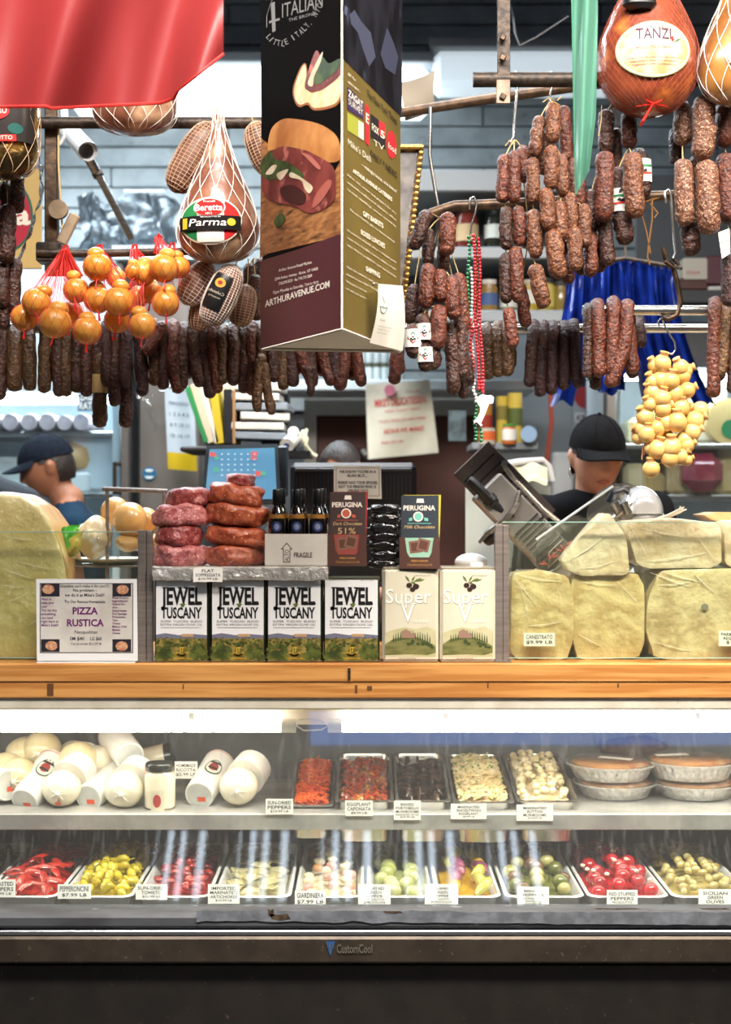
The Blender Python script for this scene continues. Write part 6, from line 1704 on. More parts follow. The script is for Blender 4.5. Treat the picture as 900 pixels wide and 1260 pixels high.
ob('lettering', g, flat((120, 130, 130)), sp, smooth=0); ob('bowl_drawing', g2, flat((90, 150, 140)), sp, smooth=0)
g = G().ell(MR(449.5, 350, .02), .004, None, 8, 6); ob('pin', g, steel, sp)

# ---- flags
def redflag(u, v_):
    x = -60+335*u
    yb = 133-2*math.sin(u*3)
    if x > 60: yb = 134-(x-60)*.05
    if x > 200: yb = 127-(x-200)*.80*(1 if x > 215 else .5)
    y = -60+(yb+60)*v_
    Y = 3.02+.05*math.sin(u*9+v_*2.2)+.02*math.sin(u*23+v_*3)*(.3+v_)
    return A(x, y, Y)
fl_ = thing('red_flag', A(105, -40, 3.02), 'translucent red flag hanging across the top left corner', 'flag')
ob('cloth', G().grid(redflag, 60, 24), clothmat('red_cloth', (150, 50, 50), .42, .36), fl_, smooth=80)
g = G().tube([redflag(i/60, 1)+V((0, -.002, 0)) for i in range(61)], .0035, 6); ob('hem', g, clothmat('red_hem', (204, 50, 44), .3), fl_)
def greenflag(u, v_):
    xl = 703+6*v_; xr = 736-5*max(0, v_-.3)-20*max(0, v_-.75)*1.4
    y = -60+ (300 - 30*u)*v_
    if v_ > .9: y -= 0
    return A(xl+(xr-xl)*u, y, 3.22+.02*math.sin(u*7+v_*3))
fl_ = thing('green_flag', A(719, -40, 3.22), 'narrow translucent green flag strip hanging at the top right centre', 'flag')
ob('cloth', G().grid(greenflag, 14, 40), clothmat('green_cloth', (104, 160, 138), .5, .3), fl_, smooth=80)
g = G().tube([greenflag(0, i/40) for i in range(41)], .0022, 5); ob('hem', g, clothmat('green_hem', (70, 150, 112), .4), fl_)

# ---- gilt picture frame behind the banner
pf = thing('picture_frame', A(505, 360, 4.05), 'ornate gilt picture frame leaning behind the hanging banner', 'picture')
gilt = mat('gilt', (150, 106, 48), (60, 42, 24), 60, rough=.35, metal=.7, bump=.8, bscale=90)
fo = [(412, 178), (522, 178), (500, 372), (392, 372)]; fi = [(420, 188), (513, 188), (493, 362), (401, 362)]
M = PM((0, 4.05, 0), (.15, -1, 0))
g = G()
for i in range(4):
    j = (i+1) % 4
    a, b, c, d = M(*fo[i], .0), M(*fo[j], .0), M(*fi[j], .0), M(*fi[i], .0)
    am, bm = M((fo[i][0]+fi[i][0])/2, (fo[i][1]+fi[i][1])/2, .018), M((fo[j][0]+fi[j][0])/2, (fo[j][1]+fi[j][1])/2, .018)
    g.add([a, b, bm, am], [(0, 1, 2, 3)]); g.add([am, bm, c, d], [(0, 1, 2, 3)])
ob('frame', g, gilt, pf, smooth=0)
g = G()
for i in range(4):
    j = (i+1) % 4
    for k in range(26):
        f = k/26; x = (fo[i][0]*.55+fi[i][0]*.45)*(1-f)+(fo[j][0]*.55+fi[j][0]*.45)*f; y = (fo[i][1]*.55+fi[i][1]*.45)*(1-f)+(fo[j][1]*.55+fi[j][1]*.45)*f
        g.ell(M(x, y, .016), (.008, .006, .008), None, 7, 5)
ob('carving', g, mat('gilt_high', (206, 156, 76), rough=.3, metal=.8), pf, kind='stuff')
g = G().poly(M, fi, .004); ob('picture', g, mat('glazed_picture', (150, 144, 138), (70, 70, 78), 8, rough=.1, coat=.8, c3=(206, 200, 190), s3=14, lo3=.6, hi3=.7), pf, smooth=0)
g = G(); g.tube([M(467, 180), A(470, 151, 4.1), A(470, 120, 4.3)], .002, 4); ob('wire', g, steel, pf)

# ---- security camera, its pole, cable, foil sheet, paper by the bracket
t = thing('security_camera', A(95, 165, 4.6), 'white bullet security camera under the dark top-left rail', 'camera')
a, b = A(84, 162, 4.7), A(106, 186, 4.45)
ob('housing', G().cyl(a, b, S(11, 4.6), 18), whiteplastic, t)
d = (b-a).normalized()
ob('lens', G().cyl(b-d*.002, b+d*.003, S(9, 4.6), 16), mat('lens_black', (12, 12, 14), rough=.05, coat=1), t)
ob('hood', G().tube([a+d*.02+V((0, 0, .006)), b+d*.03+V((0, 0, .006))], S(11.6, 4.6), 18, cap=False), whiteplastic, t)
ob('bracket', G().tube([a, A(80, 150, 4.8), A(78, 120, 4.9)], .012, 8), whiteplastic, t)
t = thing('support_pole', A(160, 290, 4.9), 'shiny slanting steel pole below the security camera', 'pole')
ob('pole', G().tube([A(104, 186, 4.75), A(120, 214, 4.8)], S(6, 4.8), 12), steel, t)
ob('inner_pole', G().tube([A(120, 214, 4.8), A(162, 294, 4.9)], S(4.5, 4.8), 12), steel, t)
ob('ring', G().tube([A(119, 212, 4.8), A(122, 217, 4.8)], S(7, 4.8), 12), darkmetal, t)
wc = ob('white_cable', G().tube([A(60, 156, 4.3), A(60, 170, 4.3), A(66, 177, 4.3), A(74, 177, 4.3), A(79, 168, 4.3), A(77, 154, 4.3), A(70, 150, 4.3), A(67, 160, 4.3), A(69, 176, 4.3), A(69, 184, 4.3)], .005, 6), whiteplastic, label='looped white cable with a plug by the left post', cat='cable')
ob('plug', G().lathe([(.006, 0), (.011, .008), (.011, .028), (.005, .034)], A(69, 193, 4.3), 10), whiteplastic, wc)
def foilf(u, v_):
    p = A(92+126*u, 245+82*v_, 6.45)
    return p+noise.noise_vector(p*9)*.06+noise.noise_vector(p*26)*.02
ob('foil_sheet', G().grid(foilf, 46, 24), mat('dull_foil', (120, 128, 134), (96, 104, 110), 20, rough=.35, metal=.7, bump=.6, bscale=20), label='crumpled sheet of foil on the wall above the netted cheeses', cat='foil', smooth=20)
ob('wall_bar', G().box(A(178, 240, 6.5), (S(52, 6.5), .05, S(11, 6.5)), b=.01), mat('grey_bar', (150, 160, 162), rough=.5), label='short grey bar fixed above the foil sheet', cat='bar')
def papf(u, v_):
    p = A(496+34*u, 100+42*v_-10*u, 4.45); return p+noise.noise_vector(p*8)*.035
ob('brown_paper', G().grid(papf, 8, 10), mat('kraft', (150, 138, 120), rough=.8), label='torn scrap of paper taped by the sloping pipe end', cat='paper')
g = G(); g.tube([A(632, 20, 4.6), A(634, 40, 4.6), A(640, 56, 4.6), A(660, 46, 4.6), A(700, 20, 4.6)], .004, 5); g.tube([A(632, 20, 4.6), A(626, 0, 4.2), A(622, -20, 3.72)], .004, 5)
ob('black_wire', g, blackplastic, label='loose black wires beside the bolted bracket', cat='wire')
# ================================================================== inside the case: upper shelf
tub = mat('white_tub', (236, 232, 224), rough=.4, sss=.1)
wrapw = mat('white_wrapped_cheese_ball', (236, 228, 206), (226, 214, 184), 12, rough=.28, coat=.6, bump=.35, bscale=40)
orange_tag = mat('orange_sticker', (232, 84, 40), rough=.5)
tubfilm = mat('clear_lid', (205, 205, 198), (190, 190, 184), 20, rough=.25, coat=.5)
def circmark(M, parent, x, y, w_, h_):
    for c_, k, o in (((60, 90, 56), 1.0, .0006), ((226, 220, 206), .84, .0010), ((170, 60, 50), .5, .0014)):
        g = G().disc(M, x, y, w_*k, h_*k, o, 18, 2); ob('label_print', g, flat(c_), parent, smooth=0)
def tubcyl(x0, y0, x1, y1, r, Y1, Y0, label, sticker=True, mark=None):
    'a white tub lying down: far end (x0, y0), near end (x1, y1)'
    a, b = A(x0, y0, Y0), A(x1, y1, Y1); d = (b-a).normalized(); R_ = S(r, Y1)
    t = thing('cheese_tub', (b.x, b.y, SHZ), label, 'tub', 'white ricotta tubs on the upper shelf')
    ob('tub', G().tube([a-d*.002, a, a+d*.004, b-d*.006, b], [R_*.9, R_*1.08, R_*1.08, R_*.97, R_*.93], 28), tub, t, smooth=50)
    e1 = d.cross(V((0, 0, 1))).normalized(); e2 = e1.cross(d)
    ob('base', G().tube([b-d*.001, b+d*.0006], R_*.84, 28), tubfilm, t)
    g = G().tube([a+d*.006+(e1*math.cos(k)+e2*math.sin(k))*0 for k in (0,)]+[a+d*.010], R_*1.10, 28, cap=False); ob('rim_line', g, flat((226, 150, 130)), t)
    if sticker:
        c = b+d*.0016+e1*(-R_*.15)-e2*(R_*.25)
        q = [c+e1*sx*.012+e2*sy*.007 for sx, sy in ((-1, -1), (1, -1), (1, 1), (-1, 1))]
        ob('sticker', G().add(q, [(0, 1, 2, 3)]), orange_tag, t, smooth=0)
    if mark:
        L = (b-a).length
        def Mt(u, v_, o): # around the top
            an = v_; c = a+d*(L*u); return c+(e1*math.sin(an)+e2*math.cos(an))*(R_*1.0+.001+o)
        for c_, k, o in (((70, 92, 66), 1.0, .0014), ((226, 220, 206), .86, .0018), ((150, 56, 50), .55, .0022)):
            g = G().disc(Mt, mark[0], mark[1], .20*k, .55*k, o, 16, 2); ob('label_print', g, flat(c_), t, smooth=0)
        g = G(); g.rect(Mt, mark[0]-.14, mark[1]-.34, mark[0]-.09, mark[1]+.34, .0027, 1, 4); g.rect(Mt, mark[0]+.02, mark[1]-.3, mark[0]+.07, mark[1]+.3, .0027, 1, 4); ob('label_bar', g, flat((40, 48, 44)), t, smooth=0)
tubcyl(66, 938, 30, 986, 19, 4.06, 4.22, 'white ricotta tub lying with its base out, leftmost on the shelf front', mark=(.42, -.5))
tubcyl(146, 952, 109, 982, 18, 4.06, 4.25, 'white ricotta tub lying with its base out, between the two left wrapped balls')
tubcyl(140, 906, 160, 931, 19, 4.16, 4.34, 'white tub lying on top of the left heap, tilted to the right')
tubcyl(270, 940, 245, 979, 19, 4.06, 4.24, 'white ricotta tub lying with its base out, right of the jar', mark=(.5, -.4))
tubcyl(-40, 960, 10, 966, 20, 4.08, 4.2, 'white tub lying sideways, cut by the left edge', mark=None)
def wball(x, y, r, Y, label, tail=None, mark=None, m=wrapw, stick=False):
    t = thing('wrapped_cheese_ball', A(x, y+r, Y), label, 'cheese', 'wrapped white cheese balls on the upper shelf')
    R_ = S(r, Y); c = A(x, y, Y); c.z = max(c.z, SHZ+R_*.92)
    ob('cheese_ball', G().ell(c, (R_, R_, R_*.93), None, 26, 18, .05, 16, x), m, t, smooth=70)
    g = G(); q = c+V((0, -R_*.97, -.02*0))
    for k in range(7):
        a = k*.9; g.tube([q+V((0, -.002, -.1*R_)), q+V((math.cos(a)*R_*.42, .08*R_, math.sin(a)*R_*.42-.1*R_))], [.004, .0015], 5)
    g.ell(q+V((0, -.002, -.1*R_)), .007, None, 8, 6, .4, 90, x)
    ob('wrap_knot', g, mat('wrap_knot', (238, 232, 218), rough=.25, coat=.6) if 'wrap_knot' not in bpy.data.materials else bpy.data.materials['wrap_knot'], t)
    if tail:
        b = A(x+tail[0], y+tail[1], Y+.10)
        ob('cup', G().tube([c.lerp(b, .42), b], [R_*1.02, R_*.98], 26), tub, t, smooth=50)
    def Mk(px, py, o):
        d = S(px-x, Y)/(R_*1.04); e = -S(py-y, Y)/(R_*1.0); return c+V((d*R_*1.03, -R_*1.06*math.sqrt(max(0, 1-d*d-e*e))-o, e*R_*.97))
    if mark: circmark(Mk, t, x+mark[0], y+mark[1], 9, 5)
    if stick: ob('sticker', G().rect(Mk, x-4, y+r*.56, x+3, y+r*.56+4, .002, 2, 2), orange_tag, t, smooth=0)
wball(76, 970, 24, 4.06, 'round wrapped white cheese in a cup, left of the middle tub', (22, -26), None, stick=True)
wball(153, 972, 24, 4.05, 'round wrapped white cheese in a cup, between the middle tub and the jar', (18, -22))
wball(294, 967, 24, 4.06, 'round wrapped white cheese in a cup, rightmost by the empty shelf', (18, -24), None)
cream_ball = mat('cream_ball', (232, 216, 172), (222, 202, 150), 12, rough=.3, coat=.5, bump=.3)
for x, y, r, Y, lb in ((8, 948, 24, 4.20, 'cream wrapped cheese ball at the far left edge, back heap'), (30, 928, 23, 4.30, 'cream wrapped cheese ball second from the left, back heap'), (52, 922, 24, 4.28, 'cream wrapped cheese ball third from the left, back heap'), (22, 955, 24, 4.14, 'cream wrapped cheese ball low in the back heap'), (96, 935, 24, 4.2, 'cream wrapped cheese ball under the sideways white cup')):
    wball(x, y, r, Y, lb, m=cream_ball)
wball(118, 938, 22, 4.24, 'large white sideways cup cheese in the back heap', (-30, -6))
# jar with a black lid, and one lying behind
def jar(x, yb_, yt, r, Y, label):
    p = A(x, yb_, Y); p.z = SHZ; R_ = S(r, Y); h = A(0, yt, Y).z-SHZ
    t = thing('cheese_jar', p, label, 'jar')
    ob('jar', G().lathe([(R_*.86, 0), (R_, .006), (R_, h*.72), (R_*.9, h*.80), (R_*.82, h*.84)], p, 26), mat('jar_of_cream', (228, 216, 190), rough=.12, coat=.8), t)
    ob('lid', G().lathe([(R_*.93, h*.83), (R_*.97, h*.85), (R_*.97, h*.97), (R_*.9, h)], p, 26), mat('black_lid', (40, 42, 36), rough=.25, coat=.5), t)
    def Mj(px, py, o):
        d = S(px-x, Y); c = A(px, py, Y); return V((c.x, Y-math.sqrt(max(0, R_*R_-d*d))-o-.0005, c.z))
    ob('label', G().rect(Mj, x-9, yt+32, x+8, yt+58, .0005, 6, 2), mat('label_cream2', (214, 204, 176), rough=.5), t, smooth=0)
    ob('label_print', G().disc(Mj, x-1, yt+44, 5, 8, .0012, 16), flat((176, 60, 54)), t, smooth=0)
jar(197, 996, 938, 19, 4.04, 'squat cream-filled glass jar with a dark lid standing on the upper shelf')
t = thing('cheese_jar', A(193, 935, 4.28), 'jar with a dark lid lying behind the standing jar', 'jar')
a, b = A(180, 938, 4.3), A(205, 932, 4.3)
ob('jar', G().cyl(a, b, S(18, 4.3), 22), bpy.data.materials['jar_of_cream'], t); d = (b-a).normalized(); ob('lid', G().cyl(b, b+d*.02, S(17, 4.3), 22), bpy.data.materials['black_lid'], t)

# ---- price cards with clear holders on the shelf lip
def lipcard(x0, x1, y0, y1, lines, sizes, label, Y=3.945):
    return card('price_card', x0, x1, y0, y1, Y, lines, label, tilt=0.12, sizes=sizes)
lipcard(327, 361, 983, 1002, ['SUN-DRIED', 'PEPPERS', '$10.99 LB'], [1, 1, .6], 'SUN-DRIED PEPPERS price card on the shelf edge')
lipcard(425, 459, 985, 1004, ['EGGPLANT', 'CAPONATA', '$8.99 LB'], [1, 1, .6], 'EGGPLANT CAPONATA price card on the shelf edge')
lipcard(485, 518, 985, 1009, ['BAKED', 'PORTOBELLO', 'MUSHROOMS', 'MARINATED IN OIL', '$10.99 LB'], [1, 1, 1, .6, .6], 'BAKED PORTOBELLO MUSHROOMS price card on the shelf edge')
lipcard(555, 599, 989, 1008, ['MARINATED', 'SHOESTRING', 'EGGPLANT', '$8.99 LB'], [1, 1, 1, .6], 'MARINATED SHOESTRING EGGPLANT price card on the shelf edge')
lipcard(636, 681, 990, 1010, ['MARINATED', 'BUTTON', 'MUSHROOMS', '$10.99 LB'], [1, 1, 1, .6], 'MARINATED BUTTON MUSHROOMS price card on the shelf edge')
t, _ = card('price_card', 215, 243, 937, 958, 4.14, ['HOMEMADE', 'RICOTTA', '$5.99 LB'], 'HOMEMADE RICOTTA price card standing behind the jar', tilt=.1)
g = G(); b0 = A(229, 958, 4.142); g.box((b0.x, 4.145, (SHZ+b0.z)/2+.006), (.06, .003, b0.z-SHZ+.012)); ob('holder', g, glassmat('acrylic', (235, 240, 240), 1.5, .05), t, smooth=0)

# ---- steel pans of salads
pan_m = mat('pan_steel', (204, 200, 192), (180, 176, 168), 8, rough=.25, metal=.9)
def pan(x0, x1, yf, Yf, Yb, depth, label):
    'rectangular steel pan whose front rim spans x0..x1 at row yf'
    a, b = A(x0, yf, Yf), A(x1, yf, Yf); z = a.z; w_ = b.x-a.x
    t = thing('salad_pan', ((a.x+b.x)/2, (Yf+Yb)/2, z-depth), label, 'pan', 'steel salad pans on the upper shelf')
    r = .022
    def loop(x0_, x1_, y0_, y1_, zz, r_):
        pts = []
        for cx, cy, a0 in ((x1_-r_, y0_+r_, -PI/2), (x1_-r_, y1_-r_, 0), (x0_+r_, y1_-r_, PI/2), (x0_+r_, y0_+r_, PI)):
            for k in range(5):
                an = a0+PI/2*k/4; pts.append(V((cx+r_*math.cos(an), cy+r_*math.sin(an), zz)))
        return pts
    L = [loop(a.x, b.x, Yf, Yb, z-.003, .012), loop(a.x, b.x, Yf, Yb, z, .012), loop(a.x+.008, b.x-.008, Yf+.010, Yb-.008, z, r), loop(a.x+.010, b.x-.010, Yf+.013, Yb-.010, z-.008, r), loop(a.x+.016, b.x-.016, Yf+.020, Yb-.016, z-depth, r)]
    n = len(L[0]); vs = [p for l in L for p in l]; fs = []
    for i in range(len(L)-1):
        for k in range(n): l = (k+1) % n; fs.append((i*n+k, i*n+l, (i+1)*n+l, (i+1)*n+k))
    fs.append(tuple((len(L)-1)*n+k for k in range(n)))
    vs = [p+V((0, 0, (p.y-Yf)*.14)) for p in vs]      # propped up at the back
    ob('pan', G().add(vs, fs), pan_m, t, smooth=50)
    return a.x+.02, b.x-.02, Yf+.025, Yb-.02, z
def tilt(o, on=True):
    'food in a propped-up pan sits along its slope'
    o.location.z += (o.location.y-4.0)*.14 if on else 0
    for v in o.data.vertices: v.co.z += v.co.y*.14
    return o
def shreds(nm, m, box, n, r, L, label, hump=.02, seed=1, cat='salad', lvl=-.01):
    x0, x1, y0, y1, z = box; q = random.Random(seed); g = G()
    g.grid(lambda u, v_: V((x0+(x1-x0)*u, y0+(y1-y0)*v_, z+lvl-.006+hump*math.sin(PI*min(1, max(0, u)))*math.sin(PI*(.12+.8*v_)))), 8, 14)
    for k in range(n):
        u, v_ = q.random(), q.random(); h = z+lvl+hump*math.sin(PI*u)*math.sin(PI*(.12+.8*v_))+q.random()*.008
        p = V((x0+(x1-x0)*u, y0+(y1-y0)*v_, h)); a = q.random()*6.28; d = V((math.cos(a), math.sin(a), q.uniform(-.3, .4)))*L*q.uniform(.5, 1.2)*.5; s_ = V((-d.y, d.x, 0))*q.uniform(-.5, .5)
        e0_ = p-d; e1_ = p+d
        for e in (e0_, e1_): e.x = min(max(e.x, x0-.004), x1+.004); e.y = max(e.y, y0-.004)
        g.tube([e0_, p+s_*.6+V((0, 0, .003)), e1_], [r*.7, r*q.uniform(.8, 1.3), r*.7], 5)
    return tilt(ob(nm, g, m, label=label, cat=cat, kind='stuff', smooth=60))
PY = 986
bA = pan(355, 411, 991, 4.02, 4.44, .10, 'steel pan of orange shredded salad, leftmost of the pans')
bB = pan(412, 485, PY, 4.00, 4.44, .12, 'steel pan of red chunky salad, second of the pans')
bC = pan(487, 556, PY, 4.00, 4.44, .12, 'steel pan of dark mushrooms, in the middle of the pans')
bD = pan(558, 634, PY+1, 4.00, 4.44, .12, 'steel pan of pale shredded salad, fourth of the pans')
bE = pan(636, 713, PY, 4.00, 4.44, .12, 'steel pan of pale button mushrooms, rightmost of the pans')
shreds('carrot_salad', mat('orange_shred', (232, 110, 40), (214, 72, 32), 30, rough=.35, coat=.4, c3=(240, 160, 90), s3=40, lo3=.6, hi3=.7), bA, 420, .0028, .035, 'heap of orange pepper shreds in the leftmost pan', .02, 2)
shreds('caponata', mat('caponata_mix', (176, 62, 34), (120, 66, 34), 45, rough=.3, coat=.5, c3=(206, 140, 60), s3=36, lo3=.58, hi3=.66), bB, 330, .0055, .022, 'chunky red eggplant caponata in the second pan', .004, 3, lvl=-.02)
shreds('eggplant_salad', mat('pale_shred', (234, 218, 172), (222, 196, 140), 30, rough=.35, coat=.4, c3=(176, 190, 90), s3=20, lo3=.64, hi3=.7), bD, 460, .0032, .04, 'pale shoestring eggplant with green bits in the fourth pan', .03, 4)
def heap(nm, make, m, box, n, label, group, cat, seed, hump=.02, lvl=-.012, layers=1):
    x0, x1, y0, y1, z = box; q = random.Random(seed); k = 0
    cols = max(2, int(round(math.sqrt(n*(x1-x0)/(y1-y0)))) ); rows = -(-n//cols)
    for i in range(n):
        u = ((i % cols)+.5+q.uniform(-.3, .3))/cols; v_ = ((i//cols)+.5+q.uniform(-.3, .3))/rows
        h = z+lvl+hump*math.sin(PI*u)*(.4+.6*math.sin(PI*min(1, v_*.9+.1)))+q.uniform(0, .008)
        g = make(V((x0+(x1-x0)*u, y0+(y1-y0)*v_, h)), q)
        mm = m[q.randrange(len(m))] if isinstance(m, list) else m
        lb = label; 
        o = ob(nm, g, mm, label=lb, cat=cat, group=group, smooth=60)
        if z > .7: tilt(o)
def bed(nm, m, box, lvl, label, hump=.0):
    x0, x1, y0, y1, z = box
    def f(u, v_):
        p = V((x0+(x1-x0)*u, y0+(y1-y0)*v_, z+lvl+hump*math.sin(PI*u)*math.sin(PI*v_)))
        return p+V((0, 0, noise.noise(p*60)*.008))
    o = ob(nm, G().grid(f, 16, 26), m, label=label, cat='salad', kind='stuff', smooth=60)
    return tilt(o) if z > .7 else o
mush = mat('dark_mushroom', (70, 54, 42), (48, 36, 28), 30, rough=.25, coat=.6, var=.12)
def f_slice(p, q):
    a = q.random()*6.28; g = G(); g.tube([p+V((math.cos(a), math.sin(a), 0))*.026*t+V((0, 0, .010*(1-t*t))) for t in (-1, -.5, 0, .5, 1)], [.004, .009, .011, .009, .004], 7, sx=.55); return g
bed('mushroom_bed', mush, bC, -.03, 'dark oily bed of portobello under the slices')
heap('portobello_slice', f_slice, mush, bC, 24, 'glossy dark portobello slice in the middle steel pan', 'portobello slices in the middle pan', 'mushroom', 6, .010, -.022)
bmush = mat('button_mushroom', (236, 222, 184), (222, 200, 150), 26, rough=.32, coat=.4, var=.05)
def f_mush(p, q):
    r = q.uniform(.010, .015); g = G().ell(p, (r, r, r*.8), None, 10, 7, .1, 60, q.random()*9); g.cyl(p, p+V((q.uniform(-1, 1), q.uniform(-1, 1), -.6)).normalized()*r*1.5, r*.45, 6); return g
bed('mushroom_bed', bmush, bE, -.02, 'pale oily bed under the button mushrooms', .02)
heap('button_mushroom', f_mush, bmush, bE, 60, 'small pale button mushroom in the rightmost steel pan', 'button mushrooms in the rightmost pan', 'mushroom', 7, .035, -.008)
parsley = mat('parsley', (110, 150, 50), (86, 126, 40), 40, rough=.5)
for bx_, sd in ((bD, 1), (bE, 2)):
    q = random.Random(sd); g = G()
    for k in range(40):
        u, v_ = q.random(), q.random(); p = V((bx_[0]+(bx_[1]-bx_[0])*u, bx_[2]+(bx_[3]-bx_[2])*v_, bx_[4]+.008+.03*math.sin(PI*u)*math.sin(PI*(.12+.8*v_))))
        g.ell(p, (q.uniform(.002, .006), q.uniform(.002, .006), .0015), None, 6, 4)
    ob('parsley', g, parsley, label='chopped parsley over the %s' % ('pale shredded salad' if sd == 1 else 'button mushrooms'), cat='herbs', kind='stuff'); tilt(bpy.context.scene.objects['parsley' if sd == 1 else 'parsley.001'])
# ---- pies in foil pans, two stacks of two
pie = mat('pie_crust', (222, 164, 104), (196, 124, 66), 9, rough=.4, coat=.5, c3=(236, 210, 170), s3=12, lo3=.58, hi3=.7)
def foilpie(x, y, rx, Y, h, label, top=True):
    c = A(x, y, Y); R_ = S(rx, Y)
    t = thing('foil_pie', c, label, 'pie', 'pies in foil pans'); n = 72
    vs = []; fs = []
    prof = [(.80, 0), (.82, .004), (.93, h*.8), (1.0, h*.85), (1.02, h*.95), (.99, h), (.93, h*.97)]
    for i, (r, z) in enumerate(prof):
        for k in range(n):
            rr = R_*r*(1+(.012 if i in (2, 3, 4, 5) else .006)*(1 if k % 2 else -1)); a = 2*PI*k/n; vs.append(c+V((rr*math.cos(a), rr*math.sin(a), z)))
    for i in range(len(prof)-1):
        for k in range(n): l = (k+1) % n; fs.append((i*n+k, i*n+l, (i+1)*n+l, (i+1)*n+k))
    fs.append(tuple(range(n))[::-1])
    ob('foil_pan', G().add(vs, fs), foil, t, smooth=15)
    ob('crust', G().lathe([(R_*.93, h*.94), (R_*.80, h*1.12), (R_*.5, h*1.2), (R_*.1, h*1.22)], c, 40, wob=.02), pie, t, smooth=60)
    if top:
        ob('clear_lid', G().lathe([(R_*1.0, h), (R_*.9, h*1.22), (R_*.84, h*1.28), (R_*.3, h*1.3), (R_*.02, h*1.3)], c, 40), glassmat('clear_plastic', (246, 244, 240), 2.0, .12, rough=.08) if 'clear_plastic' not in bpy.data.materials else bpy.data.materials['clear_plastic'], t)
        z = c.z+h*1.32; an = -.5 if x < 800 else .2
        q = [V((c.x+(px*math.cos(an)-py*math.sin(an))+ox, c.y-.02+(px*math.sin(an)+py*math.cos(an)), z)) for px, py in ((-.05, -.016), (.05, -.016), (.05, .016), (-.05, .016)) for ox in ((.01 if x < 800 else -.06),)]
        ob('sticker', G().add(q, [(0, 1, 2, 3)]), paper, t, smooth=0)
PYY = 4.22
def shz(Y): return 630+(CZ-SHZ)*F/Y
foilpie(757, shz(PYY)-1, 50, PYY, .040, 'lower foil pie of the left stack', True)
foilpie(752, shz(PYY)-23, 54, PYY, .044, 'upper foil pie of the left stack, with a slanted sticker')
foilpie(855, shz(PYY)-1, 53, PYY, .040, 'lower foil pie of the right stack', True)
foilpie(850, shz(PYY)-24, 56, PYY, .050, 'upper foil pie of the right stack, with a sticker at its left')
ob('dark_loaf', G().ell(A(784, 925, 4.42), (.11, .05, .05), None, 20, 12, .15, 30), mat('dark_loaf', (84, 62, 50), (62, 44, 36), 30, rough=.6), label='dark round loaf behind the left stack of pies', cat='bread')

# ================================================================== inside the case: lower deck of white trays
china = mat('white_tray', (232, 230, 224), rough=.25, coat=.4)
TZ = .632
def tray(x0, x1, label, Yf=3.715, Yb=4.32):
    a, b = A(x0, 0, Yf), A(x1, 0, Yf)
    t = thing('salad_tray', ((a.x+b.x)/2, (Yf+Yb)/2, .579), label, 'tray', 'white salad trays on the lower deck')
    def loop(i, zz, r_):
        X0, X1, Y0, Y1 = a.x+i, b.x-i, Yf+i, Yb-i; pts = []
        for cx, cy, a0 in ((X1-r_, Y0+r_, -PI/2), (X1-r_, Y1-r_, 0), (X0+r_, Y1-r_, PI/2), (X0+r_, Y0+r_, PI)):
            for k in range(6): an = a0+PI/2*k/5; pts.append(V((cx+r_*math.cos(an), cy+r_*math.sin(an), zz)))
        return pts
    L = [loop(.020, .580, .02), loop(.006, TZ-.006, .026), loop(.0, TZ-.003, .03), loop(.002, TZ, .03), loop(.008, TZ, .028), loop(.012, TZ-.006, .026), loop(.026, .588, .02)]
    n = len(L[0]); vs = [p for l in L for p in l]; fs = []
    for i in range(len(L)-1):
        for k in range(n): l = (k+1) % n; fs.append((i*n+k, i*n+l, (i+1)*n+l, (i+1)*n+k))
    fs.append(tuple((len(L)-1)*n+k for k in range(n))); fs.append(tuple(range(n))[::-1])
    ob('tray', G().add(vs, fs), china, t, smooth=50)
    return a.x+.022, b.x-.022, Yf+.03, Yb-.03, TZ
T = [tray(a, b, lb) for a, b, lb in ((-118, -22, 'white tray cut off by the left edge'), (-18, 70, 'white tray of roasted red peppers at the far left'), (73, 163, 'white tray of yellow pepperoncini'), (166, 258, 'white tray of sun-dried tomatoes'), (262, 358, 'white tray of pale artichokes'), (362, 448, 'white tray of giardiniera pickles'),
    (452, 533, 'white tray of pale stuffed green peppers'), (537, 618, 'white tray of yellow and purple peppers'), (622, 721, 'white tray of olive green banana peppers'), (724, 825, 'white tray of red stuffed peppers'), (828, 930, 'white tray of pale green olives at the far right'))]
oil = dict(rough=.22, coat=.7)
redp = mat('roasted_pepper', (196, 48, 30), (160, 30, 22), 26, bump=.3, var=.12, **oil)
yelp = mat('pepperoncini', (214, 190, 42), (186, 166, 36), 22, bump=.2, var=.12, **oil)
sund = mat('sundried_tomato', (178, 50, 40), (122, 28, 30), 34, bump=.5, var=.18, **oil)
arti = mat('artichoke', (206, 196, 150), (178, 168, 116), 22, bump=.3, var=.08, **oil)
veg = [mat('cauliflower', (236, 226, 196), (222, 206, 160), 60, bump=.6, var=.05, **oil), mat('pickled_carrot', (206, 140, 90), rough=.3, coat=.6), mat('pink_pickle', (216, 160, 146), rough=.3, coat=.6)]
stuf = mat('pale_green_pepper', (176, 182, 110), (196, 196, 140), 16, var=.08, **oil)
ban_y = [mat('yellow_pepper', (232, 182, 40), (214, 160, 34), 16, **oil), mat('purple_pepper', (120, 52, 90), (150, 80, 100), 18, **oil), mat('lime_pepper', (190, 184, 80), rough=.25, coat=.6)]
olv = [mat('olive_green_pepper', (112, 116, 48), (88, 92, 38), 20, var=.12, **oil), mat('brown_olive', (120, 88, 48), (92, 66, 38), 24, var=.12, **oil), mat('light_pepper', (156, 152, 70), (186, 176, 110), 22, var=.1, **oil)]
cher = mat('cherry_pepper', (196, 34, 40), (164, 22, 30), 14, bump=.1, var=.12, **oil)
oliv2 = mat('sicilian_olive', (196, 180, 116), (172, 152, 84), 20, var=.10, **oil)
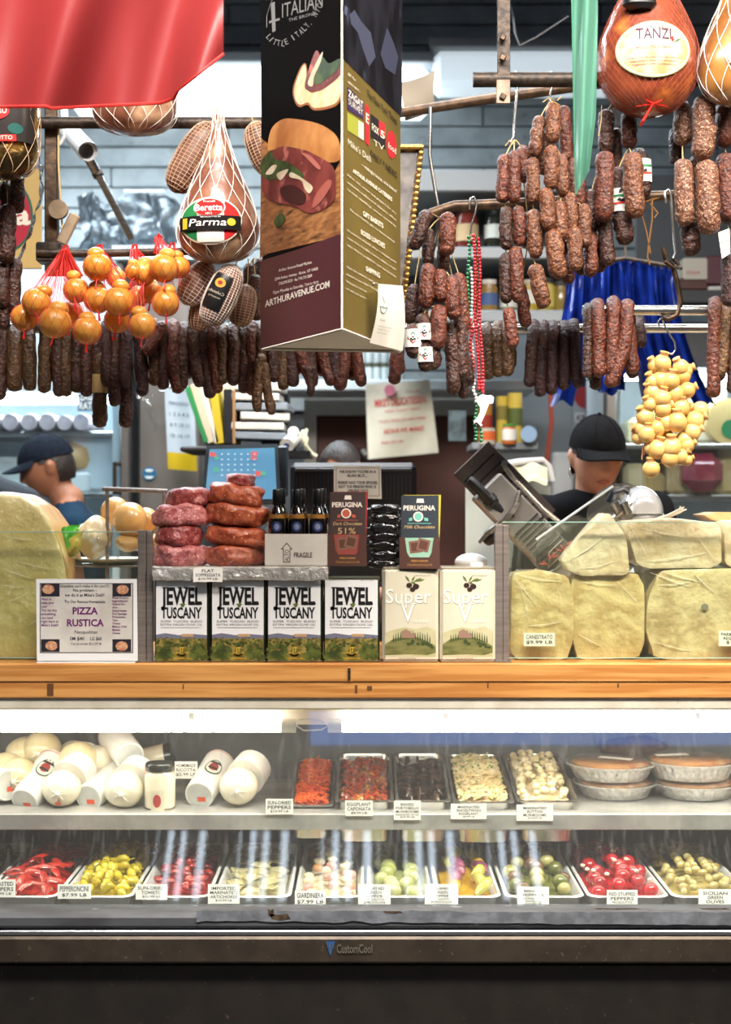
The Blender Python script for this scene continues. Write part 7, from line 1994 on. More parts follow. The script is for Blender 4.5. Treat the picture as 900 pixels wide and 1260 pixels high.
def f_strip(p, q):
    a = q.random()*6.28; l = q.uniform(.03, .05); d = V((math.cos(a), math.sin(a), 0)); s_ = V((-d.y, d.x, 0)); c = q.uniform(-.6, .6)
    return G().tube([p+d*l*t+s_*c*l*(t*t-.4)+V((0, 0, .008*(1-t*t)+q.uniform(-.002, .002))) for t in (-1, -.6, -.2, .2, .6, 1)], [.006, .012, .014, .013, .011, .005], 8, sx=.5)
def f_ronc(p, q):
    a = q.uniform(-.6, .6)+(PI/2 if q.random() < .7 else 0); l = q.uniform(.018, .028); d = V((math.cos(a), math.sin(a), q.uniform(-.2, .2)))
    g = G().tube([p+d*l*t+V((0, 0, .004*math.sin(t*4))) for t in (-1, -.7, -.3, .1, .5, .8, 1)], [.004, .009, .012, .0125, .011, .008, .003], 9); 
    n = len(g.v)
    for i in range(n): g.v[i] += noise.noise_vector(g.v[i]*90)*.0025
    g.tube([p+d*l, p+d*l*1.5+V((0, 0, .004))], .0018, 5); return g
def f_lump(r0, r1, amp):
    def f(p, q): r = q.uniform(r0, r1); return G().ell(p, (r, r*q.uniform(.7, 1.2), r*q.uniform(.5, .8)), Matrix.Rotation(q.random()*6, 3, 'Z'), 12, 8, amp, 55, q.random()*20)
    return f
def f_arti(p, q):
    g = G(); a = q.random()*6.28; d = V((math.cos(a), math.sin(a), .15)); s_ = V((-d.y, d.x, 0))
    for k in range(4):
        o = (k-1.5)*.007; g.tube([p+s_*o-d*.02, p+s_*o*1.6+V((0, 0, .004)), p+s_*o*1.2+d*.026], [.010, .010, .003], 7, sx=.5)
    return g
def f_long(p, q):
    a = PI/2+q.uniform(-.5, .5); d = V((math.cos(a), math.sin(a), q.uniform(-.1, .25))); l = q.uniform(.035, .05)
    return G().tube([p+d*l*t+V((0.006*math.cos(t*2), 0, .006*(1-t*t))) for t in (-1, -.7, -.3, .2, .6, 1)], [.005, .012, .016, .016, .012, .004], 10)
def f_cherry(p, q):
    r = q.uniform(.019, .023); g = G().ell(p, (r, r, r*.88), Matrix.Rotation(q.uniform(-.5, .5), 3, 'X'), 16, 11, .06, 34, q.random()*20); return g
def f_oliv(p, q):
    r = q.uniform(.009, .012); return G().ell(p, (r, r*1.35, r), Matrix.Rotation(q.random()*6, 3, 'Z'), 10, 7, .06, 60, q.random()*9)
def fill(k, nm, mk, m, bm, n, label, group, cat, hump, lvl, bl):
    bed(nm.split('_')[-1]+'_brine', bm, T[k], lvl-.012, bl, hump*.6)
    heap(nm, mk, m, T[k], n, label, group, cat, 40+k, hump, lvl)
fill(1, 'roasted_pepper', f_strip, redp, redp, 34, 'roasted red pepper strip in the far left white tray', 'roasted red peppers', 'pepper', .035, -.012, 'red pepper oil in the far left white tray')
fill(2, 'pepperoncini', f_ronc, yelp, yelp, 64, 'yellow pepperoncini in the white tray behind the PEPPERONCINI card', 'pepperoncini', 'pepper', .035, -.012, 'yellow brine under the pepperoncini')
fill(3, 'sundried_tomato', f_lump(.010, .015, .5), sund, sund, 60, 'dark red sun-dried tomato in the tray behind the SUN-DRIED TOMATO card', 'sun-dried tomatoes', 'tomato', .03, -.012, 'dark oil under the sun-dried tomatoes')
fill(4, 'artichoke_heart', f_arti, arti, arti, 22, 'pale artichoke heart in the tray behind the ARTICHOKES card', 'artichoke hearts', 'artichoke', .02, -.012, 'pale oil under the artichoke hearts')
fill(5, 'pickled_vegetable', f_lump(.014, .022, .35), [veg[0]]*4+veg[1:], veg[0], 32, 'pickled vegetable piece in the tray behind the GIARDINIERA card', 'giardiniera pieces', 'pickle', .03, -.012, 'pale brine under the giardiniera')
fill(6, 'stuffed_green_pepper', f_cherry, stuf, stuf, 24, 'pale green stuffed pepper in the tray between the two STUFFED GREEN PEPPER cards', 'stuffed green peppers', 'pepper', .02, -.015, 'oil under the stuffed green peppers')
fill(7, 'stuffed_long_pepper', f_long, ban_y, ban_y[0], 18, 'long yellow or purple pepper in the tray behind the second STUFFED GREEN PEPPER card', 'long yellow and purple peppers', 'pepper', .03, -.010, 'oil under the long yellow peppers')
fill(8, 'banana_pepper', f_cherry, olv, olv[0], 26, 'olive green or brown round pepper in the tray behind the BANANA PEPPERS card', 'olive green peppers', 'pepper', .035, -.010, 'dark green oil under the banana peppers')
fill(9, 'cherry_pepper', f_cherry, cher, cher, 28, 'shiny red round stuffed pepper in the tray behind the RED STUFFED PEPPERS card', 'red stuffed peppers', 'pepper', .035, -.010, 'red oil under the stuffed peppers')
fill(10, 'green_olive', f_oliv, oliv2, oliv2, 90, 'pale green olive in the far right white tray', 'pale green olives', 'olive', .04, -.010, 'brine under the pale green olives')
fill(0, 'dark_olive', f_oliv, olv[1], olv[1], 40, 'dark olive in the tray cut by the left edge', 'dark olives', 'olive', .03, -.010, 'brine under the dark olives')
q = random.Random(9); g = G()
for k in range(50):
    bx_ = T[9]; u, v_ = q.random(), q.random(); p = V((bx_[0]+(bx_[1]-bx_[0])*u, bx_[2]+(bx_[3]-bx_[2])*v_*.8, TZ+.018+.03*math.sin(PI*u))); 
    if k < 14: g.ell(p, (.007, .007, .005), None, 7, 5, .4, 70, k)
ob('stuffing', g, mat('cheese_stuffing', (230, 214, 190), rough=.4), label='cream cheese stuffing dotted over the red stuffed peppers', cat='stuffing', kind='stuff')
# price cards along the foot of the glass
for x0, x1, y0, y1, ln, sz in ((-14, 19, 1082, 1104, ['ROASTED', 'PEPPERS', '$9.99 LB'], [1, 1, .6]), (71, 112, 1088, 1106, ['PEPPERONCINI', '$7.99 LB'], [1, .6]), (167, 206, 1088, 1107, ['SUN-DRIED', 'TOMATO', '$10.99 LB'], [1, 1, .6]), (256, 295, 1088, 1112, ['IMPORTED', 'MARINATED', 'ARTICHOKES', '$10.99 LB'], [1, 1, 1, .6]),
    (363, 401, 1096, 1115, ['GIARDINIERA', '$7.99 LB'], [1, .7]), (441, 481, 1088, 1115, ['STUFFED', 'GREEN', 'PEPPER', 'PROSCIUTTO', '& PROVOLONE'], [1, 1, 1, .7, .7]), (523, 564, 1088, 1117, ['STUFFED', 'GREEN', 'PEPPER', 'PROSCIUTTO', '& PROVOLONE', '$10.99 LB'], [1, 1, 1, .7, .7, .6]),
    (637, 676, 1091, 1116, ['BANANA', 'PEPPERS', 'STUFFED WITH', 'PROVOLONE', '$10.99 LB'], [1, 1, .6, .6, .6]), (747, 785, 1095, 1118, ['RED STUFFED', 'PEPPERS', 'PROSCIUTTO', '$10.99 LB'], [1, 1, .6, .6]), (860, 901, 1094, 1118, ['SICILIAN', 'GREEN', 'OLIVES', '$6.99 LB'], [1, 1, 1, .6])):
    k = 'second ' if x0 == 523 else 'first ' if x0 == 441 else ''
    card('price_card', x0, x1, y0, y1, 3.704, ln, '%s%s price card leaning at the foot of the glass' % (k, ' '.join(ln[:3] if ln[2:] and ln[1] in ('GREEN', 'MARINATED') else ln[:2] if len(ln) > 2 else ln[:1])), tilt=.32, sizes=sz)
# ================================================================== behind the counter
def boxy(name, c, size, m, label, cat, rot=None, b=.006, group=None):
    return ob(name, G().box(c, size, rot, b), m, label=label, cat=cat, group=group)
# ---- till screen
LEDGE_Y = 4.42
pos = thing('till_screen', A(298, 600, 4.42), 'dark framed till touch screen behind the soppressata stacks', 'screen')
pos.location.z = LZ; ORG[pos.name] = V(pos.location)
nrm_ = V((.10, -1, .22)); M = PM(A(298, 585, 4.40), nrm_)
fr = [(254, 548), (342, 546), (346, 618), (247, 620)]
ob('bezel', G().prism([M(*p) for p in fr], [M(p[0], p[1], -.03) for p in fr]), mat('till_grey', (74, 88, 98), rough=.4), pos, smooth=0)
sc_ = [(258, 553), (338, 551), (341, 614), (252, 616)]
scr = ob('screen', G().poly(M, sc_, .0015), mat('lit_screen', (96, 150, 184), emit=.75, rough=.2), pos, smooth=0)
for nm_, c_, L_ in (('red_key', (226, 104, 104), ((258, 557, 8, 5), (309, 556, 8, 5), (309, 562, 7, 4), (314, 580, 7, 6))), ('green_key', (92, 180, 150), ((264, 562, 5, 4), (263, 575, 6, 6), (321, 580, 6, 5))), ('pale_key', (176, 206, 222), tuple((272+i*8, 558+j*6.5, 2.5, 2) for i in range(6) for j in range(5)))):
    g = G()
    for x, y, w_, h_ in L_: g.rect(M, x, y, x+w_, y+h_, .003)
    ob(nm_, g, mat(nm_, c_, emit=.7), scr, smooth=0, kind='stuff')
g = G(); p = A(298, 620, 4.46); g.box((p.x, 4.455, (LZ+p.z)/2), (.07, .03, p.z-LZ+.05), b=.006); g.box((p.x, 4.45, LZ+.01), (.2, .12, .02), b=.006)
ob('stand', g, bpy.data.materials['till_grey'], pos)
ob('side_panel', G().box(A(348, 580, 4.47), (.035, .05, .16), b=.006), bpy.data.materials['till_grey'], pos)
# ---- black register back with a notice
reg = thing('register', A(434, 640, 4.36), 'black vented back of a till screen carrying a printed notice', 'till')
reg.location.z = LZ; ORG[reg.name] = V(reg.location)
a, b = A(357, 569, 4.36), A(513, 700, 4.36)
g = G(); g.box(((a.x+b.x)/2, 4.40, (a.z+LZ)/2+.1), (b.x-a.x, .075, a.z-LZ-.2), b=.014); g.box(((a.x+b.x)/2, 4.40, LZ+.1), (.12, .06, .2))
ob('shell', g, blackplastic, reg)
zs = a.z
for k in range(30):
    x = a.x+.02+k*(b.x-a.x-.04)/29
    ob('vent_rib', G().box((x, 4.362, zs-.075), (.0045, .004, .075)), mat('rib_grey', (44, 44, 48), rough=.4) if 'rib_grey' not in bpy.data.materials else bpy.data.materials['rib_grey'], reg, smooth=0)
ob('top_lip', G().box(((a.x+b.x)/2, 4.362, zs-.022), (b.x-a.x-.03, .006, .010), b=.002), mat('lip_grey', (70, 72, 78), rough=.35), reg)
M = YM(4.355); q = [(411, 573), (469, 573), (470, 614), (411, 612)]
ob('notice', G().prism([M(*p) for p in q], [M(p[0], p[1], -.002) for p in q]), paper, reg, smooth=0, label='white printed notice with a thin border')
g = G()
for x0, y0, x1, y1 in ((413.5, 575.5, 467, 576), (413.5, 610, 467, 610.5), (413.5, 575.5, 414, 610.5), (466.5, 575.5, 467, 610.5)): g.rect(M, x0, y0, x1, y1, .001)
for s, x0, x1, y in (("WE KNOW YOU'RE IN A", 418, 463, 582), ('RUSH BUT...', 428, 452, 587), ('PLEASE NAG YOUR SPOUSE,', 416, 465, 595.5), ('NOT THE PERSON WHO IS', 417, 463, 600.5), ('SERVING YOU!', 428, 453, 605.5)):
    g.text(M, s, x0, x1, y, y-3.4, .001, bold=.03)
ob('notice_lettering', g, flat((26, 26, 28)), reg, smooth=0)
# ---- back shelf of files and papers
sf = ob('desk_shelf', G().box(A(298, 555, 5.35), (.42, .36, .02), b=.006), mat('dark_shelf', (46, 44, 44), rough=.6), label='dark shelf of files above the till screen', cat='shelf')
ZS = A(0, 553, 5.35).z+.015
g = G()
def folder(x, y0, w_, c_, lean, label, Y=5.34, dpt=.24):
    p = A(x, y0, Y); h = A(0, y0, Y).z-ZS
    return ob('file_folder', G().box((p.x, Y, ZS+h/2), (w_, dpt, h), Euler((0, lean, 0)), .002), flat(c_), label=label, cat='folder', smooth=0)
folder(247, 478, .02, (50, 150, 84), -.34, 'leaning green file folder on the dark shelf'); folder(254, 474, .03, (228, 214, 186), -.30, 'leaning cream file folder on the dark shelf'); folder(262, 478, .02, (240, 236, 222), -.26, 'leaning white file folder on the dark shelf'); folder(270, 470, .03, (216, 190, 54), -.12, 'wide yellow file folder on the dark shelf'); folder(284, 482, .03, (30, 30, 34), 0, 'black ring binder on the dark shelf'); folder(291.5, 484, .012, (170, 132, 90), 0, 'thin brown folder beside the black ring binder')
for k in range(6):
    z = ZS+.03+k*.036
    ob('paper_stack', G().box((A(324, 0, 5.33).x+rnd.uniform(-.02, .02), 5.33, z), (.20-rnd.random()*.03, .22, .026), Euler((0, rnd.uniform(-.05, .05), rnd.uniform(-.1, .1))), .003), paper if k % 3 else flat((150, 160, 170)), label='%s bundle of papers from the bottom of the pile on the dark shelf' % ORD[k], cat='papers')
ob('archive_box', G().box(A(310, 489, 5.5), (.26, .2, .09), b=.006), mat('cream_box', (222, 214, 186), rough=.7), label='cream box on top of the papers above the till', cat='box')
g = G().box(A(340, 520, 5.46), (.10, .2, .22), b=.01); ob('dark_box', g, blackplastic, label='black box behind the paper pile', cat='box')
t = thing('paper_roll', A(358, 553, 5.2), 'white till paper roll beside the till screen', 'paper roll')
a, b = A(353, 548, 5.1), A(364, 538, 5.2)
ob('roll', G().cyl(a, b, S(9, 5.1), 18), paper, t); d = (b-a).normalized(); ob('core', G().cyl(a-d*.003, a+d*.01, S(3.5, 5.1), 12), flat((90, 110, 150)), t)
ob('paper_roll', G().cyl(A(361, 531, 5.15), A(366, 545, 5.25), S(7, 5.1), 16), paper, label='smaller white roll above the till paper roll', cat='paper roll')
rl = G().box((A(360, 0, 5.2).x, 5.2, A(0, 560, 5.2).z), (.14, .3, .02)); ob('roll_shelf', rl, blackplastic, label='small black shelf under the paper rolls', cat='shelf')
g = G(); g.tube([A(372, 530, 5.2), A(378, 540, 5.19), A(376, 548, 5.19), A(384, 558, 5.2), A(390, 562, 5.2)], .008, 6); g.tube([A(378, 528, 5.2), A(374, 540, 5.19), A(378, 550, 5.19)], .007, 6)
ob('plastic_spoons', g, mat('cream_plastic', (226, 222, 190), rough=.4), label='pale tangled tape hanging beside the paper rolls', cat='tape')
# calendar towel with a yellow band, clear bags hanging near the steel refrigerator
tw = thing('wall_calendar', A(222, 580, 5.9), 'hanging calendar sheet with a mustard yellow foot, by the steel refrigerator', 'calendar')
def tf(y0, y1):
    def f(u, v_):
        x = 203+36*u+4*(y0+(y1-y0)*v_-490)/90; return A(x, y0+(y1-y0)*v_+3*u, 5.9+.02*math.sin(u*5))
    return f
ob('sheet', G().grid(tf(478, 556), 10, 8), mat('grey_sheet', (186, 200, 210), rough=.7), tw); ob('yellow_band', G().grid(tf(556, 577), 10, 3), flat((206, 176, 30)), tw)
g = G()
fm = tf(478, 556)
def Mc(x, y, o): 
    q = fm(x, y); return q+V((0, -o, 0))
for j in range(4):
    g.text(Mc, ('MAGGIO', '1 2 3 4 5', '8 9 10 11', '15 16 17')[j], .15, .8, .25+j*.17, .19+j*.17, .004)
ob('lettering', g, flat((70, 74, 90)), tw, smooth=0)
def bagf(u, v_): p = A(170+64*u, 475+50*v_*(.6+.4*math.sin(u*5)), 6.05); return p+noise.noise_vector(p*14)*.05
ob('clear_bag', G().grid(bagf, 16, 12), wrap, label='clear plastic bag hanging before the steel refrigerator', cat='bag', smooth=50)
# ---- deli rolls and trays in the left refrigerator
rollm = mat('deli_roll', (196, 176, 176), (170, 150, 152), 16, rough=.3, coat=.6)
for i, (x, r) in enumerate(((-2, 11), (19, 11), (42, 11), (64, 11), (85, 10), (105, 11))):
    Y = 6.36; c = A(x, 0, Y); z = A(0, 531, 6.3).z+S(r, Y); 
    o = ob('deli_roll', G().tube([V((c.x, 6.26, z)), V((c.x, 6.28, z)), V((c.x, 6.62, z))], [S(r, Y)*.88, S(r, Y), S(r, Y)], 20), rollm, label='%s wrapped deli meat roll from the left on the upper refrigerator shelf' % ORD[i], cat='deli roll', group='deli rolls end-on', smooth=40)
Zs2 = A(0, 606, 6.3).z
for x, w_, h_, c_, lb in ((122, .26, .26, (206, 216, 222), 'white wrapped block behind the man in the navy cap'), (26, .2, .16, (214, 214, 210), 'white tub left in the lower refrigerator compartment'), (70, .14, .1, (200, 206, 214), 'pale box deep in the lower refrigerator compartment')):
    boxy('white_package', (A(x, 0, 6.5).x, 6.5, Zs2+h_/2), (w_, .3, h_), mat('package', c_, rough=.3, coat=.4), lb, 'package', b=.02)
ob('cheese_round', G().lathe([(.05, 0), (.10, .02), (.115, .06), (.10, .11), (.05, .14)], (A(86, 0, 6.4).x, 6.4, Zs2+.09), 20), mat('brown_wheel', (196, 150, 90), rough=.4, coat=.4), label='round orange cheese in the left refrigerator beside the cap', cat='cheese')
ob('wheel_box', G().box((A(86, 0, 6.4).x, 6.42, Zs2+.045), (.2, .22, .09), b=.01), whiteplastic, label='white box under the round orange cheese', cat='box')
# ---- cheeses in the right refrigerator
chc = [(206, 186, 130), (214, 200, 160), (196, 170, 110), (184, 160, 116), (222, 212, 186)]
Z1, Z2 = A(0, 546, 6.2).z, A(0, 609, 6.2).z
k = 0
for Z, items in ((Z1, ((782, .10, .12), (806, .08, .16), (838, .11, .20), (868, .14, .30), (930, .2, .2))), (Z2, ((776, .10, .14), (800, .10, .10), (834, .14, .34), (866, .14, .16), (896, .14, .26), (930, .16, .2)))):
    for x, w_, h_ in items:
        k += 1
        lb = 'block of cheese, %s from the left on the %s shelf of the cheese refrigerator' % (ORD[[i[0] for i in items].index(x)], 'upper' if Z == Z1 else 'lower')
        m = mat('shelf_cheese', chc[k % 5], (170, 150, 100) if k % 2 else (226, 214, 180), 9, rough=.4, coat=.3)
        ob('cheese_block', G().box((A(x, 0, 6.4).x, 6.4, Z+h_/2), (w_, .24, h_), b=.02), m, label=lb, cat='cheese')
ob('red_meat', G().box((A(864, 0, 6.24).x, 6.24, Z2+.10), (.18, .12, .17), b=.05), mat('red_meat', (150, 46, 70), (180, 90, 100), 9, rough=.35, coat=.4), label='wrapped red meat on the lower shelf of the cheese refrigerator', cat='meat')
whl = thing('cheese_round', A(893, 546, 6.22), 'round cheese wheel with a green label in the cheese refrigerator', 'cheese')
c = A(898, 528, 6.22); ob('rind', G().cyl(V((c.x, 6.22, Z1+.1)), V((c.x, 6.30, Z1+.1)), .10, 24), mat('wheel_rind', (216, 190, 130), rough=.4), whl)
g = G().disc(YM(6.21), 900, 528, 12, 12, .0, 18); ob('green_label', g, flat((40, 140, 90)), whl, smooth=0)
for i, (x, y, w_, h_, c_, lb) in enumerate(((853, 335, .11, .10, (196, 190, 176), 'pale packet with red print on the high shelf at right'), (878, 335, .09, .12, (92, 50, 58), 'dark red meat packet on the high shelf at right'), (850, 352, .12, .05, (84, 48, 40), 'dark brown packet under the pale one on the high shelf'), (885, 362, .12, .05, (206, 200, 190), 'white packet low on the high shelf at right'))):
    boxy('shelf_packet', A(x, y, 6.0), (w_, .12, h_), mat('packet', c_, rough=.5), lb, 'packet')
hs = thing('high_shelf', A(880, 372, 6.1), 'dark high shelf of packets behind the iron hook', 'shelf')
ob('board', G().box(A(890, 372, 6.1), (.5, .36, .05)), flat((70, 72, 74)), hs, smooth=0); ob('back_board', G().box(A(880, 300, 6.3), (.7, .04, .6)), flat((84, 86, 88)), hs, smooth=0)
g = G(); g.text(YM(5.93), 'ITALIA', 846, 862, 337, 333, 0); ob('packet_lettering', g, flat((190, 60, 50)), hs, smooth=0)
# red poster above the slicer woman
po = thing('wall_poster', A(716, 520, 6.85), 'grey poster with a red disc behind the woman in the black cap', 'poster')
M = YM(6.9); q = [(706, 482), (742, 482), (742, 600), (706, 600)]
ob('sheet', G().prism([M(*p) for p in q], [M(p[0], p[1], -.01) for p in q]), flat((150, 152, 156)), po, smooth=0)
g = G().disc(M, 722, 488, 15, 15, .002, 24); ob('red_disc', g, flat((150, 44, 46)), po, smooth=0)
g = G().rect(M, 708, 508, 740, 520, .002); ob('strip', g, flat((206, 206, 204)), po, smooth=0); g = G(); g.text(M, 'KINGS', 710, 734, 518, 510, .004, bold=.02); ob('lettering', g, flat((60, 58, 60)), po, smooth=0)
g = G(); g.tube([A(677, 470, 5.9), A(679, 520, 5.9), A(674, 560, 5.9), A(672, 588, 5.9)], .01, 7); ob('orange_cable', g, flat((150, 66, 48)), label='dull orange cable hanging left of the woman in the black cap', cat='cable')
# ---- jars and cans on the shelves
def cyl_item(name, x, ysh, Y, r, h, body, lidc, lab, label, cat='jar', group=None):
    p = A(x, ysh, Y); R_ = S(r, Y); H = S(h, Y)
    t = thing(name, p, label, cat, group)
    ob('body', G().lathe([(R_*.92, 0), (R_, .005), (R_, H*.76), (R_*.78, H*.86), (R_*.78, H*.88)] if lidc else [(R_, 0), (R_, H)], p, 18), mat('jar_body', body, rough=.2, coat=.5), t)
    if lidc: ob('lid', G().lathe([(R_*.84, H*.87), (R_*.86, H*.88), (R_*.86, H)], p, 18), flat(lidc, .4), t)
    if lab: ob('label', G().tube([p+V((0, 0, H*lab[1])), p+V((0, 0, H*lab[2]))], R_*1.02, 18, cap=False), flat(lab[0]), t)
ysh1, ysh2 = 309, 387
Yj = 5.78
for x, ysh, r, h, bd_, ld, lb_, lbl in ((548, ysh1, 11, 46, (70, 60, 40), (40, 60, 50), ((150, 120, 70), .3, .6), 'brown jar with a green lid on the top shelf behind the sausages'), (574, ysh1, 15, 52, (110, 44, 34), (60, 40, 36), ((196, 170, 130), .2, .6), 'red jar with a pale label on the top shelf'), (608, ysh1, 12, 48, (40, 44, 36), (30, 34, 34), ((206, 212, 204), .3, .65), 'dark bottle with a white and green label on the top shelf'), (640, ysh1, 12, 44, (60, 66, 50), (40, 40, 40), ((160, 150, 120), .3, .6), 'dim jar on the top shelf behind the small sausages'),
    (602, ysh2, 11, 42, (140, 112, 62), (214, 210, 200), ((70, 90, 130), .25, .6), 'honey coloured jar with a white lid and blue label on the second shelf'), (626, ysh2, 11, 40, (120, 108, 80), (206, 202, 196), ((196, 196, 186), .2, .6), 'jar with a white lid half hidden on the second shelf'), (652, ysh2, 10, 42, (176, 150, 60), (190, 180, 160), ((206, 206, 196), .3, .7), 'yellow jar with a white label on the second shelf'), (672, ysh2, 11, 44, (156, 140, 60), (60, 60, 60), ((190, 176, 90), .2, .8), 'yellow green jar at the right of the second shelf'), (690, ysh2, 10, 40, (130, 110, 50), (70, 70, 70), None, 'dim jar at the right end of the second shelf'), (566, ysh2, 10, 40, (100, 80, 56), (190, 186, 180), ((180, 170, 150), .2, .6), 'jar with a white lid behind the bead necklaces')):
    cyl_item('glass_jar', x, ysh, Yj, r, h, bd_, ld, lb_, lbl)
Yc2 = 5.88
for i, (x, r, h, bd_, lb_, lbl) in enumerate(((597, 9, 50, (176, 120, 50), ((150, 50, 34), .3, .7), 'tall red and gold can on the small grey shelf'), (618, 7, 58, (196, 170, 70), ((120, 110, 50), .5, .8), 'tall thin yellow can on the small grey shelf'), (634, 9, 62, (206, 180, 80), ((90, 100, 50), .35, .7), 'tallest yellow green can on the small grey shelf'))):
    cyl_item('tin_can', x, 546, Yc2+.08, r, h, bd_, None, lb_, lbl, 'can')
for x, r, h, bd_, lb_, lbl in ((600, 10, 20, (190, 180, 160), ((206, 96, 40), .25, .8), 'short orange tuna can on the small grey shelf'), (627, 9, 25, (200, 110, 50), ((230, 226, 214), .2, .75), 'short orange and white can on the small grey shelf')):
    cyl_item('tin_can', x, 547, Yc2-.08, r, h, bd_, (90, 150, 70) if x == 627 else None, lb_, lbl, 'can')
ob('blue_lid_tub', G().cyl(A(651, 534, 5.76), A(651, 534, 5.84), S(10, 5.8), 20), mat('blue_lid', (150, 176, 200), rough=.4), label='round pale blue lid leaning at the end of the small grey shelf', cat='lid')
zz = A(0, 474, 6.4).z+.025
q = 0
for row in range(2):
    for k in range(7):
        x = 436+k*9.5; q += 1
        p = V((A(x, 0, 6.5).x, 6.5+.0*row, zz+row*.085)); t = thing('small_jar', p, 'small white jar, %s from the left in the %s row above the brown door' % (ORD[k], 'lower' if row == 0 else 'upper'), 'jar', 'small white jars above the brown door')
        ob('jar', G().lathe([(.015, 0), (.017, .004), (.017, .06), (.014, .07)], p, 12), flat((214, 224, 224)), t); ob('lid', G().lathe([(.0165, .066), (.0165, .084), (.012, .085)], p, 12), mat('olive_lid', (92, 92, 70), rough=.4) if 'olive_lid' not in bpy.data.materials else bpy.data.materials['olive_lid'], t)
# paper bag on the door, photo card
pb = thing('paper_bag', A(494, 562, 6.37), 'large off-white deli paper bag with red print hanging before the brown door', 'bag')
def pbf(u, v_): return A(450+(79+8*v_)*u+3*v_, 473-6*u+(92-2*u)*v_, 6.37+.012*math.sin(u*6+v_*4))
ob('bag', G().grid(pbf, 12, 12), mat('bag_paper', (214, 208, 188), (200, 194, 174), 6, rough=.8, bump=.3, bscale=14), pb)
def Mp(x, y, o): q = pbf(x, y); return q+V((0, -o, 0))
g = G()
for s, x0, x1, y, h, b_ in (("MIKE'S DELICATESSEN", .13, .90, .31, .10, .02), ('FINEST QUALITY MEATS', .28, .80, .40, .035, .0), ('ITALIAN SPECIALTIES AND CHEESES', .18, .88, .53, .035, 0), ('ARTHUR AVE. MARKET', .24, .84, .68, .06, .02), ('BRONX, NEW YORK', .2, .52, .82, .04, 0), ('2344', .3, .46, .18, .03, 0), ('718 295', .62, .84, .16, .03, 0)):
    g.text(Mp, s, x0, x1, y, y-h, .004, bold=b_)
ob('lettering', g, flat((196, 70, 66)), pb, smooth=0)
ob('handle_pin', G().cyl(A(480, 480, 6.33), A(480, 480, 6.36), S(7, 6.36), 18), flat((216, 130, 150)), pb, label='pink round magnet')
ob('photo_card', G().box(A(563, 524, 6.0), (S(22, 6), .004, S(38, 6)), b=.001), mat('photo_card', (90, 110, 116), (40, 44, 46), 14, rough=.4), label='small dark photo card hanging on the brown door', cat='photo', smooth=0)
# ---- blue plastic bags hanging in a bundle
bb = thing('blue_bags', A(775, 330, 4.95), 'bundle of deep blue plastic bags hanging behind the short chrome rail', 'bags')
bm = mat('blue_plastic', (18, 48, 140), (12, 32, 104), 18, rough=.35, coat=.3)
for k in range(13):
    xa = 708+k*9.5; Y = 4.9+.03*(k % 3)
    def bf(u, v_, k=k, xa=xa, Y=Y):
        x = xa+ (u-.5)*(20+8*v_)+(k-5)*2.2*v_**2*3; y = 334-14*math.sin(PI*k/12)+(150+16*math.sin(k*1.7))*v_+4*math.sin(u*7+k)
        return A(x, y, Y+.025*math.sin(u*11+k)+.02*math.sin(v_*7+u*4+k*2))
    ob('bag', G().grid(bf, 10, 18), bm, bb, smooth=70)
g = G(); g.tube([A(690, 330, 4.9), A(770, 318, 4.9), A(840, 330, 4.9)], .008, 6); g.tube([A(770, 318, 4.9), A(770, 200, 4.95)], .005, 5); ob('hanger', g, darkmetal, bb)
# ---- white bin lid and tub left of the slicer
tb = thing('plastic_tub', A(650, 600, 4.9), 'white plastic tub with a rolled rim behind the slicer', 'tub')
tz = A(0, 580, 4.9).z
g = G(); g.tube([A(567, 586, 4.8), A(572, 581, 4.8), A(640, 568, 4.95), A(668, 566, 5.0), A(676, 574, 5.0), A(680, 592, 5.0)], S(4, 4.9), 8); ob('rim', g, whiteplastic, tb)
g = G().grid(lambda u, v_: A(573+105*u, 588-18*u+120*v_, 4.9+.1*u+.02), 4, 4); ob('side', g, mat('tub_side', (206, 214, 208), rough=.5), tb)
ob('paper_liner', G().grid(lambda u, v_: A(630+44*u, 572+24*v_+3*math.sin(u*8), 4.95-.05*v_)+V((0, 0, .01*math.sin(v_*9))), 10, 6), mat('cream_paper', (222, 214, 180), rough=.8), tb)
ob('white_canister', G().box(A(692, 590, 6.88), (.10, .10, .26), b=.012), whiteplastic, label='white canister left of the woman in the black cap', cat='canister')
ob('white_dome', G().ell(A(580, 692, 4.3), (.05, .05, .028), None, 20, 10), whiteplastic, label='white dome lid just above the cream oil tins', cat='lid')
st = G().box((A(606, 0, 5.05).x, 5.05, .65), (.32, .4, .82), b=.01); ob('back_counter', st, steel, label='steel back counter beneath the plastic tub', cat='counter')

# ---- the meat slicer
sl_ = thing('meat_slicer', A(700, 690, 4.24), 'tilted chrome meat slicer with a black handle before the woman in black', 'slicer')
sl_.location.z = LZ; ORG[sl_.name] = V(sl_.location)
ang = math.radians(46)
ex = V((math.cos(ang), 0, -math.sin(ang))); ez = V((math.sin(ang), 0, math.cos(ang)))   # along the slope, out of the slope
R3 = Matrix(((ex.x, 0, ez.x), (ex.y, 1, ez.y), (ex.z, 0, ez.z)))
def sb(c, size, b=.004): return G().box(A(*c), size, R3, b)
k = 4.27/F
alum = mat('cast_alu', (178, 170, 162), (154, 147, 140), 5, rough=.32, metal=.6)
ob('carriage', sb((650, 652, 4.24), (150*k, .10, 46*k), .006), alum, sl_)
g = G()
for i in range(11):
    p = A(654, 648, 4.185)+ex*((i-1)*6.2*k)-ez*(2*k); g.box(p, (2.0*k, .012, 38*k), R3, .0008)
ob('grooves', g, mat('groove_steel', (206, 204, 200), rough=.2, metal=1), sl_, kind='stuff')
